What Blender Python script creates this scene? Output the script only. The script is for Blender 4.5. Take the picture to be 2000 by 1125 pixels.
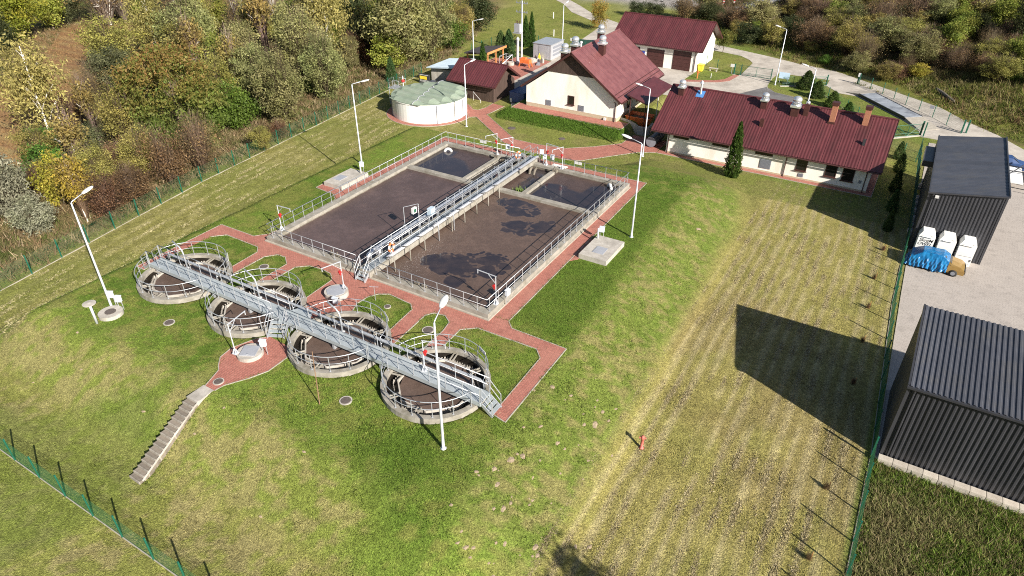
import bpy, math, random
import numpy as np
from mathutils import Vector, Matrix

for o in list(bpy.data.objects):
    bpy.data.objects.remove(o, do_unlink=True)
SC = bpy.context.scene
C = SC.collection
PI = math.pi
rnd = random.Random(7)

# ------------------------------------------------------------ camera, sky, sun, exposure
cam_d = bpy.data.cameras.new('camera')
cam_d.sensor_width = 36.0
cam_d.lens = 23.645
cam_d.clip_start = 0.5
cam_d.clip_end = 3000
cam = bpy.data.objects.new('camera', cam_d)
C.objects.link(cam)
_r = Vector((0.859715, 0.510763, 0.003474))
_u = Vector((-0.281732, 0.468516, 0.837329))
_f = Vector((-0.426049, 0.720842, -0.546689))
cam.matrix_world = Matrix(((_r.x, _u.x, -_f.x, 0), (_r.y, _u.y, -_f.y, 0), (_r.z, _u.z, -_f.z, 27.0), (0, 0, 0, 1)))
SC.camera = cam

SUN_EL = math.radians(29.0)
SUN_AZ = math.radians(-23.0)          # the sun stands at +x, a little towards -y
world = bpy.data.worlds.new('World')
SC.world = world
world.use_nodes = True
wn = world.node_tree
wn.nodes.clear()
sky = wn.nodes.new('ShaderNodeTexSky')
sky.sky_type = 'NISHITA'
sky.sun_disc = False
sky.sun_elevation = SUN_EL
sky.sun_rotation = math.radians(113.0)
sky.air_density = 1.0
sky.dust_density = 1.0
bg = wn.nodes.new('ShaderNodeBackground')
bg.inputs['Strength'].default_value = 0.05
wo = wn.nodes.new('ShaderNodeOutputWorld')
wn.links.new(sky.outputs[0], bg.inputs[0])
wn.links.new(bg.outputs[0], wo.inputs[0])

sun_d = bpy.data.lights.new('sun', 'SUN')
sun_d.energy = 4.9
sun_d.angle = math.radians(0.5)
sun_d.color = (1.0, 0.93, 0.83)
sun = bpy.data.objects.new('sun', sun_d)
C.objects.link(sun)
_sd = Vector((math.cos(SUN_AZ) * math.cos(SUN_EL), math.sin(SUN_AZ) * math.cos(SUN_EL), math.sin(SUN_EL)))
sun.rotation_euler = _sd.to_track_quat('Z', 'Y').to_euler()

SC.view_settings.view_transform = 'Standard'
SC.view_settings.look = 'None'
SC.view_settings.exposure = 1.15
SC.view_settings.gamma = 1.0
SC.view_settings.use_curve_mapping = False
SC.render.engine = 'CYCLES'
SC.cycles.filter_width = 1.05
SC.cycles.max_bounces = 6
SC.cycles.transparent_max_bounces = 12
SC.cycles.use_denoising = False

# ------------------------------------------------------------ mesh helpers
class MB:
    def __init__(s):
        s.v = []; s.f = []; s.m = []
    def _a(s, vs, fs, mi=0):
        b = len(s.v)
        s.v.extend([tuple(p) for p in vs])
        for f in fs:
            s.f.append(tuple(b + i for i in f)); s.m.append(mi)
        return s
    def box(s, x0, y0, z0, x1, y1, z1, mi=0):
        v = [(x0,y0,z0),(x1,y0,z0),(x1,y1,z0),(x0,y1,z0),(x0,y0,z1),(x1,y0,z1),(x1,y1,z1),(x0,y1,z1)]
        return s._a(v, [(3,2,1,0),(4,5,6,7),(0,1,5,4),(1,2,6,5),(2,3,7,6),(3,0,4,7)], mi)
    def bar(s, p0, p1, w, h, mi=0, up=(0,0,1)):
        p0 = Vector(p0); p1 = Vector(p1); d = (p1-p0).normalized()
        a = d.cross(Vector(up))
        if a.length < 1e-4: a = d.cross(Vector((1,0,0)))
        a.normalize(); b = a.cross(d).normalized()
        a = a*w/2; b = b*h/2
        v = [p0-a-b,p0+a-b,p0+a+b,p0-a+b,p1-a-b,p1+a-b,p1+a+b,p1-a+b]
        return s._a(v, [(3,2,1,0),(4,5,6,7),(0,1,5,4),(1,2,6,5),(2,3,7,6),(3,0,4,7)], mi)
    def path(s, pts, r, n=6, mi=0, r1=None, closed=False, cap=True):
        pts = [Vector(p) for p in pts]; N = len(pts); vs = []; fs = []
        prev = None
        for i, p in enumerate(pts):
            if closed: d = pts[(i+1)%N]-pts[i-1]
            else: d = pts[min(i+1,N-1)]-pts[max(i-1,0)]
            d.normalize()
            if prev is None:
                a = d.cross(Vector((0,0,1)))
                if a.length < 1e-3: a = d.cross(Vector((1,0,0)))
            else:
                a = prev - d*prev.dot(d)
            a.normalize(); prev = a; b = d.cross(a)
            rr = r if r1 is None else r+(r1-r)*i/max(1,N-1)
            if isinstance(r, (list,tuple)): rr = r[i]
            for k in range(n):
                t = 2*PI*k/n
                vs.append(p+a*(math.cos(t)*rr)+b*(math.sin(t)*rr))
        M = N if closed else N-1
        for i in range(M):
            j = (i+1)%N
            for k in range(n):
                l = (k+1)%n
                fs.append((i*n+k, i*n+l, j*n+l, j*n+k))
        if cap and not closed:
            fs.append(tuple(range(n-1,-1,-1))); fs.append(tuple((N-1)*n+k for k in range(n)))
        return s._a(vs, fs, mi)
    def tube(s, p0, p1, r, r1=None, n=6, mi=0):
        return s.path([p0,p1], r, n, mi, r1)
    def prism(s, poly, z0, z1, mi=0):
        n = len(poly)
        f0 = (lambda x, y: z0) if not callable(z0) else z0
        f1 = (lambda x, y: z1) if not callable(z1) else z1
        v = [(x,y,f0(x,y)) for x,y in poly]+[(x,y,f1(x,y)) for x,y in poly]
        f = [tuple(range(n-1,-1,-1)), tuple(range(n,2*n))]
        for i in range(n):
            j = (i+1)%n; f.append((i,j,n+j,n+i))
        return s._a(v, f, mi)
    def poly3(s, pts, mi=0):
        return s._a(pts, [tuple(range(len(pts)))], mi)
    def lathe(s, prof, c=(0,0,0), n=24, mi=0, a0=0.0, a1=2*PI):
        full = abs(a1-a0-2*PI) < 1e-6; K = n if full else n+1; vs = []; fs = []
        for r, z in prof:
            for k in range(K):
                t = a0+(a1-a0)*k/n
                vs.append((c[0]+r*math.cos(t), c[1]+r*math.sin(t), c[2]+z))
        for i in range(len(prof)-1):
            for k in range(n):
                l = (k+1)%K
                fs.append((i*K+k, i*K+l, (i+1)*K+l, (i+1)*K+k))
        return s._a(vs, fs, mi)
    def ball(s, c, rx, ry, rz, n=12, m=8, mi=0):
        prof = []
        for i in range(m+1):
            t = -PI/2+PI*i/m
            prof.append((math.cos(t), math.sin(t)))
        b = len(s.v); s.lathe(prof, (0,0,0), n, mi)
        for i in range(b, len(s.v)):
            x,y,z = s.v[i]; s.v[i] = (c[0]+x*rx, c[1]+y*ry, c[2]+z*rz)
        return s
    def xform(s, M, start=0):
        for i in range(start, len(s.v)):
            s.v[i] = tuple(M @ Vector(s.v[i]))
        return s

ORG = {}
def mesh_of(name, mb, mats, smooth=False, org=(0,0,0)):
    me = bpy.data.meshes.new(name)
    ox,oy,oz = org
    me.from_pydata([(x-ox,y-oy,z-oz) for x,y,z in mb.v], [], mb.f)
    if not isinstance(mats, (list,tuple)): mats = [mats]
    for m in mats: me.materials.append(m)
    if len(mats) > 1: me.polygons.foreach_set('material_index', mb.m)
    if smooth: me.polygons.foreach_set('use_smooth', [True]*len(me.polygons))
    me.update()
    return me

def tag(o, label=None, cat=None, group=None, kind=None):
    if label: o['label'] = label
    if cat: o['category'] = cat
    if group: o['group'] = group
    if kind: o['kind'] = kind
    return o

def thing(name, label, cat, loc=(0,0,0), rz=0.0, group=None):
    o = bpy.data.objects.new(name, None); C.objects.link(o)
    o.location = loc; o.rotation_euler = (0,0,rz); o.empty_display_size = .2
    ORG[o.name] = Vector(loc)
    return tag(o, label, cat, group)

def part(name, mb, mats, parent=None, smooth=False, local=False):
    """one mesh object; verts are given in world coordinates unless local"""
    org = (0,0,0)
    if parent is not None and not local: org = ORG[parent.name]
    me = mb if isinstance(mb, bpy.types.Mesh) else mesh_of(name, mb, mats, smooth, org)
    o = bpy.data.objects.new(name, me); C.objects.link(o)
    if parent is not None:
        o.parent = parent; ORG[o.name] = ORG[parent.name]
    else: ORG[o.name] = Vector((0,0,0))
    return o

def inst(name, me, parent, loc=(0,0,0), rz=0.0, world=True):
    o = bpy.data.objects.new(name, me); C.objects.link(o)
    o.parent = parent
    o.location = Vector(loc)-ORG[parent.name] if world else Vector(loc)
    o.rotation_euler = (0,0,rz)
    ORG[o.name] = Vector(loc)
    return o

def copy_tree(o, parent=None):
    c = o.copy(); C.objects.link(c)
    if parent is not None: c.parent = parent
    for ch in o.children: copy_tree(ch, c)
    return c
def dup(root, loc, rz, label, group=None):
    c = copy_tree(root); c.location = loc; c.rotation_euler = (0,0,rz)
    c['label'] = label
    if group: c['group'] = group
    return c

# ------------------------------------------------------------ materials
def nt(m):
    m.use_nodes = True
    return m.node_tree, m.node_tree.nodes['Principled BSDF']
def N(t, typ, **kw):
    n = t.nodes.new(typ)
    for k, v in kw.items():
        if k in n.inputs.keys(): n.inputs[k].default_value = v
        else: setattr(n, k, v)
    return n
def lin(r, g, b):
    f = lambda c: (c/255/12.92) if c/255 <= .04045 else ((c/255+.055)/1.055)**2.4
    return (f(r), f(g), f(b), 1)
def mat(name, c1, c2=None, scale=3.0, rough=.7, bump=0.0, bscale=None, metal=0.0, detail=6.0, lo=.35, hi=.65, spec=.5, c3=None, scale3=.4, lo3=.5, hi3=.7, rand=0.0, stretch=None, world=False):
    m = bpy.data.materials.new(name); t, b = nt(m)
    b.inputs['Roughness'].default_value = rough; b.inputs['Metallic'].default_value = metal
    b.inputs['Specular IOR Level'].default_value = spec
    if c2 is None: c2 = tuple(min(1, c*1.18) for c in c1[:3])
    c1 = tuple(c1[:3])+(1,); c2 = tuple(c2[:3])+(1,)
    if world: co = N(t,'ShaderNodeNewGeometry').outputs['Position']
    else: co = N(t,'ShaderNodeTexCoord').outputs['Object']
    if stretch:
        mp = N(t,'ShaderNodeMapping'); mp.inputs['Scale'].default_value = stretch
        t.links.new(co, mp.inputs['Vector']); co = mp.outputs[0]
    n = N(t,'ShaderNodeTexNoise', Scale=scale, Detail=detail, Roughness=.6); t.links.new(co, n.inputs['Vector'])
    mr = N(t,'ShaderNodeMapRange'); mr.inputs['From Min'].default_value = lo; mr.inputs['From Max'].default_value = hi
    t.links.new(n.outputs['Fac'], mr.inputs['Value'])
    mx = N(t,'ShaderNodeMix', data_type='RGBA'); mx.inputs[6].default_value = c1; mx.inputs[7].default_value = c2
    t.links.new(mr.outputs[0], mx.inputs[0]); out = mx.outputs[2]
    if c3 is not None:
        n3 = N(t,'ShaderNodeTexNoise', Scale=scale3, Detail=8.0, Roughness=.65); t.links.new(co, n3.inputs['Vector'])
        m3 = N(t,'ShaderNodeMapRange'); m3.inputs['From Min'].default_value = lo3; m3.inputs['From Max'].default_value = hi3
        t.links.new(n3.outputs['Fac'], m3.inputs['Value'])
        x3 = N(t,'ShaderNodeMix', data_type='RGBA'); x3.inputs[7].default_value = tuple(c3[:3])+(1,)
        t.links.new(m3.outputs[0], x3.inputs[0]); t.links.new(out, x3.inputs[6]); out = x3.outputs[2]
    if rand:
        oi = N(t,'ShaderNodeObjectInfo'); r_ = N(t,'ShaderNodeMapRange'); r_.inputs['To Min'].default_value = 1-rand; r_.inputs['To Max'].default_value = 1+rand
        t.links.new(oi.outputs['Random'], r_.inputs['Value'])
        hs = N(t,'ShaderNodeHueSaturation'); t.links.new(out, hs.inputs['Color']); t.links.new(r_.outputs[0], hs.inputs['Value']); out = hs.outputs[0]
    t.links.new(out, b.inputs['Base Color'])
    if bump:
        bn = N(t,'ShaderNodeTexNoise', Scale=bscale or scale*4, Detail=5.0); t.links.new(co, bn.inputs['Vector'])
        bp = N(t,'ShaderNodeBump', Strength=min(1.0,bump), Distance=.03); t.links.new(bn.outputs['Fac'], bp.inputs['Height']); t.links.new(bp.outputs[0], b.inputs['Normal'])
    return m

def paver_mat(name, ca, cb, cm, bw, bh, stain, mort=.008, rot=0.0):
    """small pavers: pieces too small in the photograph to model; world-space brick pattern"""
    m = bpy.data.materials.new(name); t, b = nt(m); b.inputs['Roughness'].default_value = .85
    g = N(t,'ShaderNodeNewGeometry'); mp = N(t,'ShaderNodeMapping'); mp.inputs['Rotation'].default_value = (0,0,rot)
    t.links.new(g.outputs['Position'], mp.inputs['Vector'])
    br = N(t,'ShaderNodeTexBrick'); br.inputs['Color1'].default_value = ca; br.inputs['Color2'].default_value = cb; br.inputs['Mortar'].default_value = cm
    br.inputs['Scale'].default_value = 1.0; br.inputs['Brick Width'].default_value = bw; br.inputs['Row Height'].default_value = bh; br.inputs['Mortar Size'].default_value = mort; br.inputs['Mortar Smooth'].default_value = .2
    t.links.new(mp.outputs[0], br.inputs['Vector'])
    out = br.outputs['Color']
    for sc_, col, lo, hi, mixv in ((.35, stain, .45, .75, .7), (1.3, tuple(c*.5 for c in ca[:3])+(1,), .52, .75, .6), (5.0, tuple(c*.6 for c in ca[:3])+(1,), .58, .75, .5), (9.0, tuple(min(1,c*1.5) for c in ca[:3])+(1,), .55, .8, .4), (2.6, (.06,.075,.025,1), .64, .74, .65 if ca[0] > ca[1]*2 else .0)):
        n = N(t,'ShaderNodeTexNoise', Scale=sc_, Detail=7.0, Roughness=.65); t.links.new(g.outputs['Position'], n.inputs['Vector'])
        mr = N(t,'ShaderNodeMapRange'); mr.inputs['From Min'].default_value = lo; mr.inputs['From Max'].default_value = hi; mr.inputs['To Max'].default_value = mixv
        t.links.new(n.outputs['Fac'], mr.inputs['Value'])
        x = N(t,'ShaderNodeMix', data_type='RGBA'); x.inputs[7].default_value = col
        t.links.new(mr.outputs[0], x.inputs[0]); t.links.new(out, x.inputs[6]); out = x.outputs[2]
    t.links.new(out, b.inputs['Base Color'])
    bp = N(t,'ShaderNodeBump', Strength=.5, Distance=.02); bp.invert = True
    t.links.new(br.outputs['Fac'], bp.inputs['Height']); t.links.new(bp.outputs[0], b.inputs['Normal'])
    return m

def attr_mat(name, rough=.85, fine=((30.0,.45),(6.0,.35)), bump=.6, bsc=25.0, spec=.25, attr='Col', transl=0.0, rand=0.0, hue=0.0):
    """the colour painted per vertex (the thing's own colour), broken up by fine noise"""
    m = bpy.data.materials.new(name); t, b = nt(m)
    b.inputs['Roughness'].default_value = rough; b.inputs['Specular IOR Level'].default_value = spec
    a = N(t,'ShaderNodeAttribute', attribute_name=attr); out = a.outputs['Color']
    g = N(t,'ShaderNodeNewGeometry')
    for sc_, amp in fine:
        n = N(t,'ShaderNodeTexNoise', Scale=sc_, Detail=4.0, Roughness=.7); t.links.new(g.outputs['Position'], n.inputs['Vector'])
        mr = N(t,'ShaderNodeMapRange'); mr.inputs['From Min'].default_value = .25; mr.inputs['From Max'].default_value = .75; mr.inputs['To Min'].default_value = 1-amp; mr.inputs['To Max'].default_value = 1+amp
        t.links.new(n.outputs['Fac'], mr.inputs['Value'])
        vm = N(t,'ShaderNodeVectorMath', operation='SCALE'); t.links.new(out, vm.inputs[0]); t.links.new(mr.outputs[0], vm.inputs['Scale']); out = vm.outputs[0]
    if rand or hue:
        oi = N(t,'ShaderNodeObjectInfo')
        hs = N(t,'ShaderNodeHueSaturation')
        r_ = N(t,'ShaderNodeMapRange'); r_.inputs['To Min'].default_value = 1-rand; r_.inputs['To Max'].default_value = 1+rand
        t.links.new(oi.outputs['Random'], r_.inputs['Value']); t.links.new(r_.outputs[0], hs.inputs['Value'])
        ml = N(t,'ShaderNodeMath', operation='MULTIPLY'); ml.inputs[1].default_value = 7.31; fr = N(t,'ShaderNodeMath', operation='FRACT')
        t.links.new(oi.outputs['Random'], ml.inputs[0]); t.links.new(ml.outputs[0], fr.inputs[0])
        r2 = N(t,'ShaderNodeMapRange'); r2.inputs['To Min'].default_value = .5-hue; r2.inputs['To Max'].default_value = .5+hue
        t.links.new(fr.outputs[0], r2.inputs['Value']); t.links.new(r2.outputs[0], hs.inputs['Hue'])
        t.links.new(out, hs.inputs['Color']); out = hs.outputs[0]
    t.links.new(out, b.inputs['Base Color'])
    if transl:
        tr = N(t,'ShaderNodeBsdfTranslucent'); t.links.new(out, tr.inputs['Color'])
        ms = N(t,'ShaderNodeMixShader'); ms.inputs[0].default_value = transl
        o_ = t.nodes['Material Output']; t.links.new(b.outputs[0], ms.inputs[1]); t.links.new(tr.outputs[0], ms.inputs[2]); t.links.new(ms.outputs[0], o_.inputs['Surface'])
    if bump:
        bn = N(t,'ShaderNodeTexNoise', Scale=bsc, Detail=4.0); t.links.new(g.outputs['Position'], bn.inputs['Vector'])
        bp = N(t,'ShaderNodeBump', Strength=bump, Distance=.06); t.links.new(bn.outputs['Fac'], bp.inputs['Height']); t.links.new(bp.outputs[0], b.inputs['Normal'])
    return m

M = {}
M['concrete'] = mat('concrete', (.30,.275,.235), (.42,.395,.345), 2.2, .88, .4, 30, c3=(.13,.12,.09), scale3=.9, lo3=.52, hi3=.72)
M['coping'] = mat('coping_concrete', (.205,.19,.16), (.30,.28,.245), 1.6, .88, .4, 25, c3=(.15,.135,.10), scale3=1.1, lo3=.5, hi3=.72)
M['wet_concrete'] = mat('stained_concrete', (.10,.085,.065), (.19,.165,.13), 2.0, .7, .3, 20, c3=(.025,.022,.018), scale3=1.2)
M['tread_dirt'] = mat('dirty_step_concrete', (.15,.125,.10), (.23,.20,.165), 3.0, .9, .3, 25, c3=(.10,.085,.06), scale3=2.2, rand=.2)
M['sludge'] = mat('black_sludge_water', (.012,.010,.009), (.03,.025,.02), 1.5, .25, .1, 12)
M['slab'] = mat('concrete_slab', (.32,.295,.26), (.43,.40,.36), 2.5, .9, .3, 30, c3=(.26,.24,.21), scale3=.8)
M['kerb'] = mat('kerb_concrete', (.27,.245,.205), (.36,.33,.28), 3.0, .9, .2, 30)
M['galv'] = mat('galvanised_steel', (.40,.42,.45), (.52,.54,.57), 4.0, .42, 0, metal=.55)
M['grating'] = mat('walkway_plate', (.22,.25,.27), (.30,.33,.35), 2.0, .5, .25, 60, metal=.35)
M['deck'] = mat('walkway_deck', (.34,.38,.40), (.42,.46,.48), 2.0, .45, .15, 60, metal=.3)
M['pipe'] = mat('lagged_pipe', (.62,.64,.68), (.74,.75,.78), 3.0, .3, .1, 20, metal=.75)
M['white'] = mat('white_paint', (.52,.52,.51), (.62,.62,.61), 2.0, .45)
M['lamp_pole'] = mat('lamp_pole_paint', (.46,.49,.53), (.56,.58,.62), 2.0, .4, metal=.3)
M['red'] = mat('red_paint', (.38,.02,.02), (.46,.03,.03), 3.0, .45)
M['hyd'] = mat('hydrant_paint', (.40,.09,.07), (.48,.14,.11), 6.0, .6)
M['orange'] = mat('orange_paint', (.60,.13,.03), (.68,.18,.05), 3.0, .5)
M['yellow'] = mat('yellow_plastic', (.72,.52,.03), (.8,.62,.06), 3.0, .5)
M['plaster'] = mat('cream_plaster', (.76,.73,.66), (.82,.79,.73), 1.2, .9, .15, 60, c3=(.66,.61,.52), scale3=.5, stretch=(1,1,.3))
M['plinth'] = mat('beige_plinth', (.38,.32,.22), (.45,.38,.27), 3.0, .9, .2, 50)
M['roof'] = mat('maroon_roof_sheet', (.072,.019,.022), (.098,.027,.030), 1.6, .42, 0, spec=.5, c3=(.055,.020,.020), scale3=.9, stretch=(1,.35,.35), lo3=.48, hi3=.75, rand=.10)
M['roof2'] = mat('plum_roof_sheet', (.125,.046,.047), (.165,.066,.066), 1.2, .30, 0, spec=.6, rand=.08)
M['trim'] = mat('brown_trim', (.045,.015,.013), (.065,.022,.02), 3.0, .5)
M['boards'] = mat('dark_boarding', (.045,.028,.022), (.075,.048,.038), 5.0, .75, .2, 30, stretch=(1,1,.15))
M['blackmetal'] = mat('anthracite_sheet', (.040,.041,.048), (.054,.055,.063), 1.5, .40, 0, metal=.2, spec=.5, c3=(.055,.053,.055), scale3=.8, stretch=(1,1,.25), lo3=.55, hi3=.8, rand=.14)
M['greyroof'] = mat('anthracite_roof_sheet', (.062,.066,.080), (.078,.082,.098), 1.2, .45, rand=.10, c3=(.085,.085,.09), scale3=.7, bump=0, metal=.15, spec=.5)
M['blueroof'] = mat('pale_blue_roof_sheet', (.44,.54,.62), (.52,.62,.70), 1.0, .45)
M['cladding'] = mat('grey_timber_boards', (.30,.28,.24), (.38,.36,.32), 3.0, .85, .2, 30, stretch=(1,1,.2))
M['grp'] = mat('green_grp_cover', (.19,.24,.18), (.24,.29,.225), 1.0, .5, .1, 12, c3=(.27,.30,.245), scale3=.7)
M['tank'] = mat('white_tank_panel', (.66,.65,.62), (.76,.75,.72), .8, .55, 0, c3=(.52,.48,.42), scale3=1.6, lo3=.58, hi3=.8, stretch=(1,1,.25))
M['glass'] = mat('dark_glass', (.012,.010,.010), (.02,.018,.017), 2.0, .12)
M['frame'] = mat('brown_window_frame', (.05,.022,.018), None, 3.0, .5)
M['vent'] = mat('grey_louvre', (.17,.18,.21), (.21,.22,.25), 8.0, .5)
M['wood'] = mat('orange_timber', (.40,.17,.06), (.52,.24,.09), 4.0, .6, .15, 30, stretch=(1,.2,1))
M['felt'] = mat('dark_roof_felt', (.035,.028,.030), (.055,.045,.048), 2.0, .85, .2, 40)
M['asphalt'] = mat('asphalt_surface', (.11,.105,.105), (.15,.145,.145), 3.0, .9, .3, 60, world=True, c3=(.075,.07,.07), scale3=.25)
M['concrete_road'] = mat('concrete_road', (.38,.345,.30), (.45,.41,.36), 1.5, .9, .3, 40, world=True, c3=(.22,.195,.165), scale3=.35, lo3=.42, hi3=.75)
M['yard'] = paver_mat('yard_pavers', (.335,.30,.27,1), (.355,.32,.29,1), (.285,.255,.23,1), .4, .2, (.29,.26,.235,1), .010, rot=.06)
M['brick'] = paver_mat('red_brick_paving', (.30,.105,.078,1), (.39,.15,.115,1), (.20,.09,.07,1), .22, .11, (.36,.17,.125,1), .014)
M['tarp'] = mat('blue_tarpaulin', (.006,.10,.27), (.012,.17,.38), 2.5, .25, 1.0, 5, spec=.7)
M['cargold'] = mat('gold_car_paint', (.36,.23,.08), (.40,.26,.09), 2.0, .22, metal=.5)
M['rubber'] = mat('black_rubber', (.012,.012,.012), (.02,.02,.02), 5.0, .8)
M['boxwhite'] = mat('white_container_plastic', (.66,.66,.64), (.74,.74,.72), 1.2, .6, c3=(.52,.50,.46), scale3=1.0, lo3=.56, hi3=.8)
M['ink'] = mat('black_marker', (.02,.02,.02), None, 3.0, .7)
M['greenmetal'] = mat('green_fence_paint', (.008,.085,.055), (.012,.11,.072), 3.0, .45)
M['greenmesh'] = mat('green_fence_wire', (.018,.11,.05), (.025,.14,.065), 3.0, .5)
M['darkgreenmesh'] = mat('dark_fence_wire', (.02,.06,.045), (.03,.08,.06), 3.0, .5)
M['ironcover'] = mat('cast_iron_cover', (.075,.06,.052), (.11,.09,.08), 10.0, .7, .4, 30)
M['brickred'] = mat('chimney_brick', (.27,.11,.065), (.36,.16,.09), 9.0, .85, .2, 20)
M['alu'] = mat('spun_aluminium', (.66,.68,.70), (.76,.78,.80), 2.0, .28, metal=.7)
M['bluebin'] = mat('blue_skip_paint', (.02,.05,.14), (.03,.07,.19), 2.0, .5)
M['bark'] = mat('brown_bark', (.10,.075,.05), (.16,.125,.09), 8.0, .9, .5, 20)
M['birch'] = mat('white_birch_bark', (.62,.58,.52), (.74,.71,.66), 4.0, .8, 0, c3=(.06,.05,.045), scale3=5.0, lo3=.6, hi3=.68, stretch=(1,1,.6))
M['containr'] = mat('grey_container_sheet', (.36,.37,.40), (.44,.45,.48), 1.2, .4, metal=.3)
M['steelplate'] = mat('weighbridge_steel', (.34,.37,.41), (.42,.45,.49), .8, .4, metal=.35, c3=(.16,.17,.20), scale3=.5)
M['blue'] = mat('blue_enamel', (.02,.04,.25), None, 3.0, .4)
M['teal'] = mat('teal_paint', (.05,.30,.38), (.08,.38,.46), 3.0, .5)
M['leaf'] = attr_mat('leaf', .6, (), 0, attr='Col', transl=.45, rand=.16, hue=.018, spec=.25)
M['straw'] = attr_mat('rough_grass_blades', .8, (), 0, attr='Col', transl=.3, spec=.15)
M['ground'] = attr_mat('turf_and_soil', .95, ((24.0,.80),(9.0,.60),(3.2,.30),(1.1,.14)), 1.0, 14.0, spec=.1)
# ------------------------------------------------------------ terrain
def sm(t):
    t = np.clip(t, 0, 1); return t*t*(3-2*t)
def gz(x, y):
    x = np.asarray(x, float); y = np.asarray(y, float)
    xe = -13.8-(y-21)*.048
    dx = np.maximum(np.maximum(-48-x, 0)/4.6, np.maximum(x-xe, 0)/6.2)
    dy = np.maximum(np.maximum(16.6-y, 0)/5.0, np.maximum(y-59.2, 0)/(4.5+6.5*sm((x+28)/6.)))
    q = np.minimum(np.sqrt(dx*dx+dy*dy), 1.0); z = -2.4*(.5*q+.5*sm(q))
    bx = np.maximum(np.maximum(-44.8-x, 0)/1.6, np.maximum(x+28.9, 0)/1.2)
    by = np.maximum(np.maximum(75.0-y, 0)/3.3, np.maximum(y-91, 0)/1.0)
    z = np.maximum(z, -2.4+.8*(1-sm(np.sqrt(bx*bx+by*by))))
    d = (x+22)*.614+(y-123)*.789
    h = np.minimum(np.maximum(0, d-3.5), 130)
    z = z+.2*h*sm((x+45)/25.)*np.minimum(1, h/12+.3)
    return z
def gzf(x, y): return float(gz(x, y))

_ns = np.random.RandomState(3)
_lat = _ns.rand(256, 256)
def vnoise(x, y):
    xi = np.floor(x).astype(int); yi = np.floor(y).astype(int)
    fx = x-xi; fy = y-yi; fx = fx*fx*(3-2*fx); fy = fy*fy*(3-2*fy)
    g = lambda a, b: _lat[a % 256, b % 256]
    return (g(xi,yi)*(1-fx)+g(xi+1,yi)*fx)*(1-fy)+(g(xi,yi+1)*(1-fx)+g(xi+1,yi+1)*fx)*fy
def fbm(x, y, sc, oc=4, off=0.0):
    s = 0; a = .5; t = 0
    for i in range(oc):
        s = s+a*vnoise(x*sc+off+17.3*i, y*sc+off*.7+5.1*i); t += a; a *= .5; sc *= 2.03
    return s/t
def seg_dist(x, y, pts):
    d = np.full(np.shape(x), 1e9)
    for (ax,ay),(bx,by) in zip(pts[:-1], pts[1:]):
        vx, vy = bx-ax, by-ay; t = np.clip(((x-ax)*vx+(y-ay)*vy)/(vx*vx+vy*vy), 0, 1)
        d = np.minimum(d, np.hypot(x-ax-t*vx, y-ay-t*vy))
    return d
def fence_x(y):     # the long fence on the wood side
    return np.interp(y, [-60, 10, 17.5, 39.5, 72.5, 96, 150], [-42, -55.6, -57.3, -61.2, -64.9, -67.5, -88])
def mixc(c, d, k):
    return c*(1-k[..., None])+np.array(d)*k[..., None]

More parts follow.
